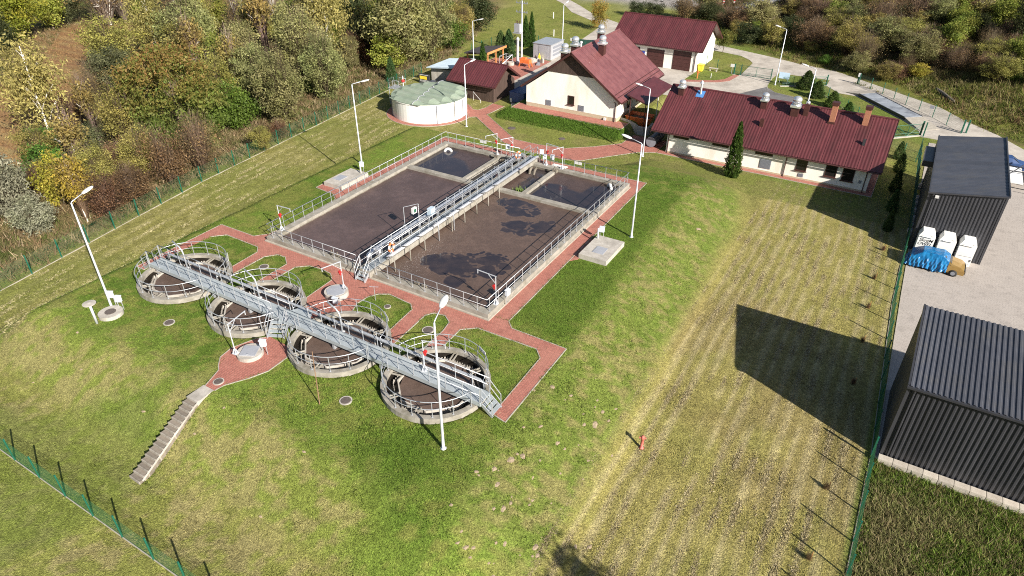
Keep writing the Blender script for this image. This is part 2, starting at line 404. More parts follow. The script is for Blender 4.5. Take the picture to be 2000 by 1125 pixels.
def turf_colour(X, Y, Z):
    n1 = fbm(X, Y, .12, 4); n2 = fbm(X, Y, .5, 4, 40); n3 = fbm(X, Y, 1.6, 4, 90); n4 = fbm(X, Y, 2.2, 3, 140)
    col = np.zeros(X.shape+(3,))
    col[:] = (.165, .158, .050)                                  # dry mown turf
    col = mixc(col, (.13, .155, .035), sm((n1-.42)/.2)*.7)
    # ---- east field: rows of clippings running away from the camera
    ef = sm((X+10.6)/1.5)*(X < 3.7)*(Y < 100)
    wob = (fbm(X*0+.4, Y*.10, 1.0, 3, 11)-.5)*.9
    row = .5+.5*np.cos(2*PI*(X+11.2-wob+(Y-40)*.010)/.86)
    row = sm((row-.40)/.5)*sm((fbm(X*1.2, Y*.22, 1.0, 4, 3)-.24)/.22)
    east = np.zeros_like(col); east[:] = (.215, .190, .062)
    east = mixc(east, (.17, .17, .046), sm((n2-.5)/.2)*.40)
    east = mixc(east, (.19, .14, .07), sm((n1-.54)/.15)*.4)
    east = mixc(east, (.37, .315, .18), row*.52*sm((X+10.6)/2.4))
    col = mixc(col, (0, 0, 0), ef)+east*ef[..., None]
    # ---- west field: mowing swaths along the fence
    wf = sm((-47.5-X)/1.0)*(X > fence_x(Y)-.3)
    u = X-fence_x(Y)
    sw = .5+.5*np.cos(2*PI*(u+(n2-.5)*.9)/1.6)
    west = np.zeros_like(col); west[:] = (.17, .16, .05)
    west = mixc(west, (.26, .235, .10), sm((sw-.35)/.5)*sm((n3-.3)/.25)*.65)
    west = mixc(west, (.12, .14, .03), sm((n1-.48)/.15)*.55)
    col = mixc(col, (0, 0, 0), wf)+west*wf[..., None]
    # ---- the raised lawn and its banks
    up = sm((Z+2.3)/.6)*(Y < 66)
    lawn = np.zeros_like(col); lawn[:] = (.112, .158, .026)
    lawn = mixc(lawn, (.07, .115, .016), sm((n1-.42)/.14)*.8)
    lawn = mixc(lawn, (.165, .16, .045), sm((n2*.4+n4*.6-.48)/.10)*.6)
    xe = -13.8-(Y-21)*.048
    ebank = sm((X-xe+.6)/1.2)*sm((Y-15)/4)
    eb = np.zeros_like(col); eb[:] = (.108, .138, .028)
    eb = mixc(eb, (.178, .155, .064), sm((n2*.35+n4*.65-.47)/.09)*.75)
    eb = mixc(eb, (.085, .125, .020), sm((n3-.52)/.12)*.6)
    lawn = lawn*(1-ebank[..., None])+eb*ebank[..., None]
    sb = sm((18.2-Y+(n2-.5)*3)/3.0)*sm((-15-X)/4)               # tired turf on the bank by the steps
    st = np.zeros_like(col); st[:] = (.145, .172, .036)
    st = mixc(st, (.22, .19, .082), sm((n2*.4+n4*.6-.45)/.10)*.75)
    st = mixc(st, (.09, .13, .022), sm((n1-.5)/.12)*.7)
    lawn = lawn*(1-sb[..., None])+st*sb[..., None]
    wl = sm((-43.8-X)/2)*sm((Y-30)/4)
    lawn = mixc(lawn, (.135, .145, .034), wl*sm((n2-.35)/.2)*.6)
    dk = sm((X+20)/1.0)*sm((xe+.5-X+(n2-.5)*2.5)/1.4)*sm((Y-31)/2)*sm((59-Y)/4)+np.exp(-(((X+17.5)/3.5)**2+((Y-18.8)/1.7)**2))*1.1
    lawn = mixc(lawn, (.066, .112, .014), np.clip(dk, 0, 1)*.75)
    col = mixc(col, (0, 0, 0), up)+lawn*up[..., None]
    # ---- low strip south of the mound
    so = sm((13.0-Y)/1.5)*(X < -9)
    s_ = np.zeros_like(col); s_[:] = (.165, .172, .044)
    s_ = mixc(s_, (.225, .19, .088), sm((n2*.4+n4*.6-.46)/.10)*.75); s_ = mixc(s_, (.10, .135, .024), sm((n1-.5)/.1)*.6)
    col = col*(1-so[..., None])+s_*so[..., None]
    # ---- bank before the gabled house
    gb = sm((Z+2.35)/.3)*(Y > 66)*(Y < 76)*(X < -26)
    col = mixc(col, (.068, .125, .016), gb*.95)
    # ---- lawns round the buildings
    mid = (Y > 66)*(Y < 150)*(X > -66)*(X < 4)*(gb < .5)
    m_ = np.zeros_like(col); m_[:] = (.135, .148, .036); m_ = mixc(m_, (.165, .15, .055), sm((n2-.45)/.16)*.6); m_ = mixc(m_, (.09, .135, .022), sm((n1-.5)/.12)*.6)
    sel = mid*(X > -47)*sm((Y-60+(n2-.5)*8)/9.0); col = col*(1-sel[..., None])+m_*sel[..., None]
    # ---- far mown lawn with curved mower lines
    fl = (Y > 92)*(X < -46)*(X > fence_x(Y))
    arc = np.hypot(X+75, Y-98)
    f_ = np.zeros_like(col); f_[:] = (.155, .165, .042); f_ = mixc(f_, (.20, .195, .062), sm((.5+.5*np.cos(2*PI*arc/3.1)-.4)/.4)*.45); f_ = mixc(f_, (.115, .14, .028), sm((n2-.5)/.15)*.5)
    col = col*(1-fl[..., None].astype(float))+f_*fl[..., None]
    # ---- wood floor, bracken clearing
    wd = sm((fence_x(Y)-X-.6)/1.6)
    w_ = np.zeros_like(col); w_[:] = (.10, .095, .036); w_ = mixc(w_, (.17, .125, .062), sm((n2-.45)/.14)*.8); w_ = mixc(w_, (.06, .08, .018), sm((n1-.5)/.1)*.7)
    near = sm((fence_x(Y)-X-.2)/.5)*(1-sm((fence_x(Y)-X-3.0)/2))
    w_ = mixc(w_, (.17, .14, .075), near*.7)
    cl = 1-sm((seg_dist(X, Y, [(-138,76),(-118,60),(-98,38),(-88,30)])-6-(n1-.5)*14)/5)
    br = np.zeros_like(col); br[:] = (.21, .125, .06); br = mixc(br, (.25, .185, .085), sm((n2-.45)/.16)); br = mixc(br, (.15, .07, .04), sm((n3-.55)/.12)*.6)
    w_ = w_*(1-cl[..., None])+br*cl[..., None]
    col = col*(1-wd[..., None])+w_*wd[..., None]
    # ---- verge and hillside beyond the road
    d = (X+22)*.614+(Y-123)*.789
    hl = sm((d-.2)/1.2)*(X > -46)
    h_ = np.zeros_like(col); h_[:] = (.12, .125, .028); h_ = mixc(h_, (.19, .155, .065), sm((n2-.46)/.14)*.7); h_ = mixc(h_, (.05, .07, .014), sm((n1-.52)/.1)*.6)
    scr = sm((d-9)/6)*sm((14-X)/10)
    h_ = mixc(h_, (.075, .055, .03), scr*.8)
    edge = np.exp(-((d-.7)/.7)**2); h_ = mixc(h_, (.13, .085, .05), edge*.7)
    col = col*(1-hl[..., None])+h_*hl[..., None]
    # ---- construction yard far away
    cy = sm((Y-151-(n1-.5)*6)/4)*sm((X+78)/6)*sm((-24-X)/3)
    col = mixc(col, (.25, .23, .22), cy*.95)
    # ---- rough corner south of the black hall
    rc = (X > 4)*(Y < 34)
    r_ = np.zeros_like(col); r_[:] = (.10, .115, .025); r_ = mixc(r_, (.17, .13, .07), sm((n2-.47)/.12)); col = np.where(rc[..., None], r_, col)
    tint = (.94+.2*fbm(X, Y, .9, 3, 7))
    return np.clip(col*tint[..., None], .004, 1)

def axis(lo, hi, f0, f1, fine, grow=1.16):
    a = list(np.arange(f0, f1+1e-6, fine)); s = fine; p = f1
    while p < hi: s = min(s*grow, 60); p += s; a.append(p)
    s = fine; p = f0
    while p > lo: s = min(s*grow, 60); p -= s; a.insert(0, p)
    return np.array(a)
CLX = (-42.5, -34.83, -27.17, -19.5); CLY = 24.1
def build_ground():
    xs = axis(-900, 900, -68, 12, .25); ys = axis(-300, 1300, 5, 112, .25)
    X, Y = np.meshgrid(xs, ys); Z = gz(X, Y)
    col = turf_colour(X, Y, Z)
    bump = (fbm(X, Y, .7, 3, 5)-.5)*.10
    flat = (X > -47.6)*(X < -14.2)*(Y > 23)*(Y < 59); soft = np.where(flat | (X > 3.3) | (Y > 64), 0, 1)
    Z = Z+bump*soft
    pit = (X > -41.35)*(X < -20.7)*(Y > 31.75)*(Y < 55.95)
    for cx in CLX: pit = pit | (np.hypot(X-cx, Y-CLY) < 3.08)
    Z = np.where(pit, -6.0, Z)
    nx, ny = len(xs), len(ys)
    v = np.stack([X, Y, Z], -1).reshape(-1, 3)
    i = np.arange(nx*ny).reshape(ny, nx)
    q = np.stack([i[:-1,:-1], i[:-1,1:], i[1:,1:], i[1:,:-1]], -1).reshape(-1, 4)
    me = bpy.data.meshes.new('ground')
    me.vertices.add(len(v)); me.vertices.foreach_set('co', v.ravel())
    me.loops.add(q.size); me.loops.foreach_set('vertex_index', q.ravel())
    me.polygons.add(len(q)); me.polygons.foreach_set('loop_start', np.arange(0, q.size, 4)); me.polygons.foreach_set('loop_total', np.full(len(q), 4))
    me.polygons.foreach_set('use_smooth', np.ones(len(q), bool))
    me.update(calc_edges=True)
    a = me.color_attributes.new('Col', 'FLOAT_COLOR', 'POINT')
    a.data.foreach_set('color', np.concatenate([col.reshape(-1,3), np.ones((len(v),1))], 1).ravel())
    me.materials.append(M['ground'])
    o = bpy.data.objects.new('ground', me); C.objects.link(o); o['kind'] = 'structure'
build_ground()

def sheet(name, poly, z, m, kerb=None, kerb_open=()):
    """paving laid flat at z; an edging kerb runs round it except along the edges in kerb_open"""
    mb = MB(); mb.prism(poly, z-.12, z)
    o = part(name, mb, m); o['kind'] = 'structure'
    if kerb:
        kb = MB(); n = len(poly)
        for i in range(n):
            if i in kerb_open: continue
            a = poly[i]; b = poly[(i+1)%n]
            kb.bar((a[0],a[1],z-.04), (b[0],b[1],z-.04), .055, .115)
        k = part('kerb', kb, M['kerb'], o)
    return o

P_FRONT = [(-47.4,31.3),(-43.4,31.3),(-42.9,31.9),(-42.6,32.2),(-41.85,32.2),(-41.85,31.28),(-20.38,31.28),(-20.38,31.9),(-19.1,31.9),(-18.5,31.3),(-14.35,31.2),(-14.3,23.5),(-15.25,23.7),(-15.35,29.5),(-16,30.2),(-20.5,30.15),(-21.4,29.4),(-21.3,26.9),(-22.3,25.9),(-22.3,28.7),(-22.5,29.7),(-23.2,30.2),(-24.05,30.05),(-24.4,29.5),(-24.2,25.6),(-25.4,26.9),(-25.6,29.6),(-26.1,30.1),(-28.2,30.3),(-28.9,29.9),(-29.3,29.2),(-29.4,28.2),(-28.9,26.9),(-30.0,25.8),(-30.4,24.6),(-31.55,24.6),(-32.2,26.1),(-33.0,26.9),(-33.1,29.6),(-33.8,30.2),(-35.0,30.35),(-36.0,30.2),(-36.8,29.5),(-36.9,26.8),(-37.7,25.8),(-37.7,29.5),(-38.6,30.2),(-39.4,30.15),(-40.05,29.4),(-40.1,26.4),(-41.0,27.1),(-41.1,29.6),(-41.7,30.2),(-45.5,30.3),(-46.4,29.4),(-46.5,26.6),(-46.4,23.3),(-47.3,23.3)]
sheet('brick_path', P_FRONT, .03, M['brick'], True, (4,5,6,7,17,24,32,33,34,35,43,49,17,54))
sheet('brick_path', [(-42.6,32.2),(-42.45,33.9),(-42.5,40.0),(-43.4,40.7),(-45.9,41.0),(-45.9,45.7),(-43.35,45.7),(-43.3,58.15),(-19.35,58.2),(-19.1,31.9),(-20.38,31.9),(-20.42,56.45),(-41.8,56.45),(-41.85,32.2)], .03, M['brick'], True, (9,10,11,12,13))
sheet('brick_path', [(-18.9,42.0),(-18.7,45.8),(-16.3,45.6),(-16.3,41.9)][::-1] if 0 else [(-19.22,45.3),(-18.7,45.9),(-18.7,41.8),(-19.2,41.2)], .034, M['brick'])
sheet('brick_path', [(-30.1,22.2),(-31.7,22.3),(-32.3,21.7),(-32.9,20.2),(-32.75,19.2),(-32.2,18.6),(-31.8,18.3),(-31.3,16.9),(-30.45,16.9),(-30.35,17.5),(-29.6,18.7),(-29.1,19.8),(-29.1,21.3),(-29.6,22.1)], .03, M['brick'], True, (0,7))
P_LOW = [(-50.3,72.9),(-48.6,70.9),(-47.8,71.5),(-39.9,65.5),(-36,64.5),(-32,64.4),(-29.6,65.3),(-27,68.6),(-25.1,70.9),(-23.3,71.9),(-23.2,76),(-27.6,76),(-27.8,72.5),(-30.2,69.9),(-32.8,67.7),(-36.3,67.1),(-39.3,67.1),(-47.1,73.0),(-46.9,77.1),(-48.9,77.4),(-48.8,75.2),(-49.1,74.0),(-49.9,73.8),(-51.0,74.6)]
sheet('brick_path', P_LOW, -2.365, M['brick'], True, (9,10,18,23))
sheet('brick_path', [(-54.2+5.75*math.cos(t*PI/24), 70.1+5.75*math.sin(t*PI/24)) for t in range(48)], -2.37, M['brick'], True, (1,2,3,4,5,6))
sheet('brick_path', [(-44.7,75.15),(-28.95,74.8),(-28.95,77.4),(-44.7,77.4)], -1.57, M['brick'], True, (2,))
sheet('brick_path', [(-23.2,71.95),(-.35,71.9),(-.35,84.3),(-1.3,84.3),(-1.3,72.9),(-23.2,72.9)], -2.366, M['brick'], True, (3,4,5))
sheet('brick_path', [(-61.5,91.0),(-51.9,88.3),(-52.3,100.9),(-56.2,101.3),(-61.5,98.5)], -2.367, M['brick'], True, (1,))
# ------------------------------------------------------------ roads and yards
sheet('driveway', [(-51.9,86.4),(-45.6,76.9),(-44.9,77.0),(-44.9,92.0),(-41,92),(-41,107.2),(-48.2,108),(-52.5,123),(-55.5,123.4),(-52.4,100)], -2.372, M['concrete_road'])
sheet('forecourt', [(-29.7,91.6),(-27.0,84.2),(-11.9,84.2),(-13.2,101.6),(-13.8,102),(-16.7,102.8),(-18.1,104.1),(-18.5,106),(-18.75,109.35),(-23.4,109.35),(-23.9,105.2),(-25.2,103.6),(-27.3,102.5),(-30.2,101.2),(-30.0,107.2),(-40.98,107.2),(-40.98,92)], -2.374, M['concrete_road'], True, (1,8,10,14,15,16,0))
sheet('asphalt_lane', [(-18.4,105.0),(-16.7,102.9),(-13.8,102.1),(-13.3,101.6),(-12.0,84.4),(-20.0,84.4),(-22.0,97.5)], -2.368, M['asphalt'])
sheet('brick_path', [(-29.9,101.1),(-27.4,102.35),(-25.3,103.45),(-24.0,105.1),(-23.5,108.9),(-24.3,108.9),(-24.9,105.6),(-26.0,104.3),(-27.7,103.3),(-29.9,102.4)], -2.36, M['brick'])
ROAD = [(-79,156),(-68.3,145.5),(-62.7,139.5),(-54.4,134),(-44,130),(-33,126.8),(-22.4,123.2),(-17.7,121.2),(-12,119.6),(-7.7,118.6),(-5.2,117.7),(-1.9,115),(2.6,110),(7.1,103.4),(10.9,99.2),(13.5,95.2),(17.5,89.5),(27,77),(48,56),(48,45),(30,60),(9,92.1),(6.9,96),(7.4,98),(4,103),(.5,107),(-3,110.8),(-6.6,114),(-11,113.7),(-18.5,113.5),(-18.75,109.37),(-23.4,109.37),(-23.5,117.3),(-24.4,119),(-26.4,121),(-30,122),(-44,125),(-50.5,127),(-52.5,123.1),(-55.5,123.5),(-56.5,130.5),(-60.8,133.8),(-67.4,138.8),(-73,146),(-84,156)]
sheet('road', ROAD, -2.37, M['concrete_road'])
sheet('gravel_drive', [(-11,113.7),(-6.6,114),(-3,110.8),(.5,107),(4,103),(7.4,98),(6.9,96),(4.8,93.6),(2.6,93.8),(2.4,95.8),(.2,99.4),(-6.3,107.1),(-8.7,107.4),(-10.9,110.2)], -2.376, M['concrete_road'])
sheet('paved_yard', [(4.25,34.1),(4.15,41.3),(3.95,53.3),(3.85,62),(3.75,92),(9,92.05),(30,59.95),(48,44.9),(48,34.1)], -2.375, M['yard'], True, (4,5,6,7,8))

# ------------------------------------------------------------ standing liquid: scum with dark open patches
def scum_mesh(name, x0, x1, y0, y1, z, patches, res=.06, base=(.080,.054,.050), line=(.15,.10,.07), seed=0):
    nx = int((x1-x0)/res)+2; ny = int((y1-y0)/res)+2
    xs = np.linspace(x0, x1, nx); ys = np.linspace(y0, y1, ny); X, Y = np.meshgrid(xs, ys)
    return scum_cols(name, X, Y, z, patches, base, line, seed)
def scum_cols(name, X, Y, z, patches, base, line, seed, keep=None):
    ny, nx = X.shape
    wx = X+(fbm(X, Y, .75, 4, 3+seed)-.5)*.95; wy = Y+(fbm(X, Y, .75, 4, 33+seed)-.5)*.95
    msk = np.zeros(X.shape); vein = np.zeros(X.shape)
    for (cx, cy, rx, ry, rot, cells) in patches:
        c, s = math.cos(rot), math.sin(rot)
        u = ((wx-cx)*c+(wy-cy)*s)/rx; w = (-(wx-cx)*s+(wy-cy)*c)/ry
        m = sm((1.05-np.hypot(u, w))/.22)
        if cells:
            rs = np.random.RandomState(int(abs(cx*37+cy*11))); K = cells
            blobs = []
            for _ in range(420):                      # dark openings packed side by side, foam left between them
                a = rs.rand()*2*PI; q_ = math.sqrt(rs.rand()); bx_ = cx+(q_*math.cos(a)*rx*c-q_*math.sin(a)*ry*s); by_ = cy+(q_*math.cos(a)*rx*s+q_*math.sin(a)*ry*c)
                rm = min([math.hypot(bx_-o[0], by_-o[1])-o[2] for o in blobs]+[.85*(1 if len(blobs) < K//2+1 else .55)])
                if rm > .12 and len(blobs) < K*7: blobs.append((bx_, by_, rm))
            f = np.zeros(X.shape)
            for bx_, by_, rr in blobs: f = np.maximum(f, sm((1.10-np.hypot((wx-bx_)/1.12, wy-by_)/rr)/.16))
            m = np.maximum(f, m*.30)
        msk = np.maximum(msk, m)
    n2 = fbm(X, Y, 2.2, 4, seed); n3 = fbm(X, Y, 9.0, 3, seed+60); n1 = fbm(X, Y, .35, 3, seed+20)
    col = np.zeros(X.shape+(3,)); col[:] = base
    col = mixc(col, np.array(base)*1.35, sm((n2-.45)/.25)*.5); col = mixc(col, np.array(base)*.72, sm((n1-.45)/.25)*.55)
    col = col*(.82+.36*n3)[..., None]
    msk = msk*np.clip(.55+.75*fbm(X, Y, 1.3, 4, 51+seed), 0, 1)
    col = mixc(col, (.026, .021, .024), msk)
    if any(p[5] for p in patches):
        gx = np.abs(np.gradient(msk, axis=0))+np.abs(np.gradient(msk, axis=1))
        col = mixc(col, line, np.clip(gx*1.6, 0, 1)*.4)
    v = np.stack([X, Y, np.full(X.shape, z)], -1).reshape(-1, 3)
    i = np.arange(nx*ny).reshape(ny, nx); q = np.stack([i[:-1,:-1], i[:-1,1:], i[1:,1:], i[1:,:-1]], -1).reshape(-1, 4)
    me = bpy.data.meshes.new(name)
    me.vertices.add(len(v)); me.vertices.foreach_set('co', v.ravel()); me.loops.add(q.size); me.loops.foreach_set('vertex_index', q.ravel())
    me.polygons.add(len(q)); me.polygons.foreach_set('loop_start', np.arange(0, q.size, 4)); me.polygons.foreach_set('loop_total', np.full(len(q), 4)); me.update(calc_edges=True)
    a = me.color_attributes.new('Col', 'FLOAT_COLOR', 'POINT')
    a.data.foreach_set('color', np.concatenate([col.reshape(-1,3), msk.reshape(-1,1)], 1).ravel())
    me.materials.append(M['scum']); return me
def scum_material():
    m = bpy.data.materials.new('scum_and_open_water'); t, b = nt(m)
    a = N(t,'ShaderNodeAttribute', attribute_name='Col'); g = N(t,'ShaderNodeNewGeometry')
    n = N(t,'ShaderNodeTexNoise', Scale=28.0, Detail=4.0, Roughness=.7); t.links.new(g.outputs['Position'], n.inputs['Vector'])
    mr = N(t,'ShaderNodeMapRange'); mr.inputs['From Min'].default_value = .3; mr.inputs['From Max'].default_value = .7; mr.inputs['To Min'].default_value = .68; mr.inputs['To Max'].default_value = 1.32
    t.links.new(n.outputs['Fac'], mr.inputs['Value'])
    vm = N(t,'ShaderNodeVectorMath', operation='SCALE'); t.links.new(a.outputs['Color'], vm.inputs[0]); t.links.new(mr.outputs[0], vm.inputs['Scale']); t.links.new(vm.outputs[0], b.inputs['Base Color'])
    r = N(t,'ShaderNodeMapRange'); r.inputs['To Min'].default_value = .48; r.inputs['To Max'].default_value = .10
    t.links.new(a.outputs['Alpha'], r.inputs['Value']); t.links.new(r.outputs[0], b.inputs['Roughness'])
    bp = N(t,'ShaderNodeBump', Strength=.22, Distance=.03); t.links.new(n.outputs['Fac'], bp.inputs['Height'])
    inv = N(t,'ShaderNodeMath', operation='SUBTRACT'); inv.inputs[0].default_value = 1.0; t.links.new(a.outputs['Alpha'], inv.inputs[1])
    ml = N(t,'ShaderNodeMath', operation='MULTIPLY'); ml.inputs[1].default_value = .3; t.links.new(inv.outputs[0], ml.inputs[0]); t.links.new(ml.outputs[0], bp.inputs['Strength'])
    t.links.new(bp.outputs[0], b.inputs['Normal']); return m
M['scum'] = scum_material()
def water(me):
    o = bpy.data.objects.new('water', me); C.objects.link(o); o['kind'] = 'structure'; return o
WZ = .12
water(scum_mesh('water', -41.2, -31.6, 31.9, 48.9, WZ, [], .08, seed=1))
water(scum_mesh('water', -30.9, -20.8, 31.9, 49.0, WZ, [(-24.9,37.0,2.3,1.9,.5,9),(-27.0,36.0,1.6,1.35,.3,8),(-27.0,35.2,.9,.6,0,4),(-25.0,34.0,.75,.42,.2,2),(-28.5,34.9,.4,.32,0,0),(-25.0,43.9,1.7,1.3,.3,5),(-23.6,45.4,.9,.65,.4,3),(-27.2,47.2,2.4,1.15,-.15,5)], .05, base=(.088,.058,.045), seed=2))
water(scum_mesh('water', -41.2, -34.75, 49.3, 55.9, WZ, [(-38.9,51.3,3.0,2.4,.2,0),(-40.4,53.0,1.5,3.2,0,0),(-36.6,50.2,2.2,1.8,-.2,0),(-40.4,54.8,1.2,1.2,0,0)], .08, base=(.055,.037,.036), seed=3))
water(scum_mesh('water', -27.9, -20.8, 49.4, 56.0, WZ, [(-24.2,50.9,3.9,2.1,.1,0),(-22.0,52.6,2.0,2.8,0,0),(-26.6,51.6,1.7,2.0,0,0),(-21.4,54.6,1.2,1.6,0,0)], .08, base=(.062,.041,.036), seed=4))
water(scum_mesh('water', -34.5, -31.6, 49.3, 56.0, WZ-.12, [(-33,52.5,2.5,4.5,0,0)], .1, base=(.05,.035,.03), seed=5))
water(scum_mesh('water', -30.9, -28.2, 49.3, 56.2, WZ-.12, [(-29.2,51.8,.55,3.5,.2,0),(-29.6,55.2,1.6,1.0,0,0)], .06, base=(.075,.050,.042), seed=6))
# ------------------------------------------------------------ shared small builders
def railing(parent, pts, h=1.1, spacing=1.1, closed=False, r=.026, name='railing', mats=None, ends=True, mid=True):
    """top and middle rail along pts (feet positions, world) with upright posts, each a piece of its own"""
    m = mats or M['galv']
    pts = [Vector(p) for p in pts]; P = pts+([pts[0]] if closed else [])
    mb = MB()
    up = Vector((0,0,h)); half = Vector((0,0,h*.52))
    mb.path([p+up for p in pts], r, 6, closed=closed)
    if mid: mb.path([p+half for p in pts], r*.8, 6, closed=closed)
    ra = part(name, mb, m, parent, smooth=True)
    pm = POST.get((id(m), h))
    if pm is None:
        q = MB(); q.tube((0,0,0), (0,0,h), .024, n=6); q.box(-.05,-.05,0,.05,.05,.012); pm = mesh_of('rail_post', q, m); POST[(id(m), h)] = pm
    L = sum((b-a).length for a, b in zip(P[:-1], P[1:])); n = max(1, round(L/spacing)); step = L/n
    want = [step*i for i in range(n+(0 if closed else 1))]; acc = 0; k = 0
    for a, b in zip(P[:-1], P[1:]):
        l = (b-a).length
        while k < len(want) and want[k] <= acc+l+1e-6:
            inst('post', pm, ra, a.lerp(b, min(1, max(0, (want[k]-acc)/l)))); k += 1
        acc += l
    return ra
POST = {}
def stairs(parent, top, bottom, width, n, m, thick=.04, stringers=True, rails=True):
    """metal steps going down from top to bottom (centres of the front edge); treads are pieces"""
    top = Vector(top); bot = Vector(bottom); d = Vector((bot.x-top.x, bot.y-top.y, 0)); run = d.length; d.normalize(); s = Vector((-d.y, d.x, 0))
    q = MB(); t = run/n
    ang = math.atan2(d.y, d.x)
    q.box(-t*.05, -width/2, -thick, t*1.02, width/2, 0)
    tm = mesh_of('tread', q, m)
    for i in range(n):
        z = top.z-(top.z-bot.z)*(i+1)/(n+1); p = top+d*(t*i); inst('tread', tm, parent, (p.x, p.y, z), ang)
    if stringers:
        for sg in (-1, 1):
            mb = MB(); o = s*(width/2+.03)*sg
            mb.bar(top+o+Vector((0,0,-.1)), bot+o+Vector((0,0,.05)), .05, .2); part('stringer', mb, M['galv'], parent)
    if rails:
        for sg in (-1, 1):
            mb = MB(); o = s*(width/2+.03)*sg
            for hh in (1.05, .55): mb.tube(top+o+Vector((0,0,hh)), bot+o+Vector((0,0,hh)), .026)
            mb.tube(bot+o, bot+o+Vector((0,0,1.05)), .024)
            mb.tube(top+o, top+o+Vector((0,0,1.05)), .024)
            part('stair_rail', mb, M['galv'], parent)

# ------------------------------------------------------------ the rectangular basin
BX0, BX1, BY0, BY1, CZ = -41.8, -20.4, 31.3, 56.4, .45
basin = thing('aeration_basin', 'large rectangular concrete basin of brown scummed liquid with steel railings', 'basin', (-31.1, 43.8, 0))
def wall_part(x0,y0,x1,y1,z0=-1.6,z1=CZ,name='wall',m='coping'):
    mb = MB(); mb.box(x0,y0,z0,x1,y1,z1); return part(name, mb, M[m], basin)
wall_part(BX0, BY0, BX1, BY0+.62); wall_part(BX0, BY1-.55, BX1, BY1)
wall_part(BX0, BY0+.62, BX0+.68, BY1-.55); wall_part(BX1-.45, BY0+.62, BX1, BY1-.55)
wall_part(BX0+.68, 48.85, -31.76, 49.4, z1=CZ-.08, name='divider_wall'); wall_part(-30.54, 48.95, BX1-.45, 49.5, z1=CZ-.08, name='divider_wall')
wall_part(-34.8, 49.4, -34.4, BY1-.55, z1=CZ-.05, name='divider_wall'); wall_part(-28.25, 49.5, -27.8, BY1-.55, z1=CZ-.05, name='divider_wall')
mb = MB()
for (a,b,c,d) in ((BX0-.14,BY0-.14,BX1+.14,BY0-.003),(BX0-.14,BY0-.003,BX0-.003,BY1),(BX1+.003,BY0-.003,BX1+.14,BY1)): mb.box(a,b,-.2,c,d,.12)
part('plinth_ledge', mb, M['kerb'], basin)
mb = MB()                                             # wet tide line inside the walls
for (a,b,c,d) in ((BX0+.68,BY0+.622,BX1-.45,BY0+.64),(BX0+.68,BY1-.57,BX1-.45,BY1-.552),(BX0+.682,BY0+.64,BX0+.70,BY1-.57),(BX1-.47,BY0+.64,BX1-.452,BY1-.57)): mb.box(a,b,-.5,c,d,.19)
part('tide_mark', mb, M['wet_concrete'], basin)
railing(basin, [(-32.2,BY0+.12,CZ),(BX0+.15,BY0+.12,CZ),(BX0+.15,BY1-.12,CZ),(-32.4,BY1-.12,CZ)], spacing=1.12)
railing(basin, [(-30.3,BY0+.12,CZ),(BX1-.12,BY0+.12,CZ),(BX1-.12,BY1-.12,CZ),(-29.6,BY1-.12,CZ)], spacing=1.12)
# small pipes and valves at the wall heads
mb = MB()
for x in (-30.2, -29.7): mb.path([(x,54.9,.5),(x,54.6,.35),(x,54.3,-.2),(x,54.2,-1)], .13, 8)
part('inlet_pipe', mb, M['wet_concrete'], basin, True)
mb = MB()
for (x,y) in ((-35.2,31.9),(-34.6,31.9),(-26.9,31.9),(-26.2,31.9),(-34.7,55.4),(-27.9,55.3)):
    mb.box(x-.18,y-.12,.2,x+.18,y+.12,.62); mb.tube((x,y,.6),(x,y,.9),.05)
part('sluice_valve', mb, M['wet_concrete'], basin)
for nm, x, y, a in (('white mixer hood half sunk in the left rear compartment', -40.3, 54.75, .6), ('white mixer hood half sunk in the right rear corner compartment', -21.9, 55.2, 2.4)):
    mb = MB(); mb.path([(-.36*math.cos(t)*math.cos(a), -.36*math.cos(t)*math.sin(a), -.1+.38*math.sin(t)) for t in np.linspace(0.1, PI-.1, 9)], .15, 8)
    o = part('mixer_hood', mb, M['white'], None, True); o.location = (x, y, WZ); tag(o, nm, 'pipe', 'white mixer hoods in the basin')
mb = MB(); rs = random.Random(4)
for i in range(160):
    x = -28.9+rs.gauss(0,.28); y = 49.9+abs(rs.gauss(0,.35)); z = .02
    mb.poly3([(x,y,z),(x+rs.uniform(-.06,.06),y+.05,z),(x+rs.uniform(-.15,.15),y+rs.uniform(-.1,.1),z+rs.uniform(.15,.5))])
o = part('weed_tuft', mb, mat('weed_green', (.10,.17,.03), (.16,.22,.05), 3, .8)); tag(o, 'clump of green weeds growing in the corner of the centre channel', 'plant')

# ------------------------------------------------------------ walkway along the middle of the basin
wk = thing('walkway', 'long steel walkway with twin silver pipes crossing the rectangular basin', 'walkway', (-31.1, 43.8, 0))
mb = MB(); mb.box(-31.75,31.0,.28,-30.55,56.9,.70); part('beam', mb, M['coping'], wk)
mb = MB(); mb.box(-31.5,31.15,.70,-30.72,56.9,.76); part('deck', mb, M['grating'], wk)
mb = MB(); mb.path([(-32.1,32.6,.2),(-32.1,32.7,.95),(-32.1,33.1,1.05),(-32.1,56.0,1.05),(-32.1,56.4,.95),(-32.1,56.5,.3)], .17, 10); part('pipe', mb, M['pipe'], wk, True)
mb = MB(); mb.path([(-30.5,33.0,1.0),(-30.5,56.2,1.0),(-30.5,56.7,.9),(-30.5,56.8,.3)], .15, 10); part('pipe', mb, M['pipe'], wk, True)
for i in range(12):
    y = 33.4+i*2.0
    mb = MB(); mb.bar((-31.6,y,.82),(-32.45,y,.82),.07,.07); mb.bar((-31.6,y,.45),(-32.1,y,.8),.05,.05); mb.box(-32.42,y-.03,.82,-32.38,y+.03,1.35); mb.bar((-31.6,y,1.3),(-32.42,y,1.3),.04,.04)
    part('pipe_bracket', mb, M['galv'], wk)
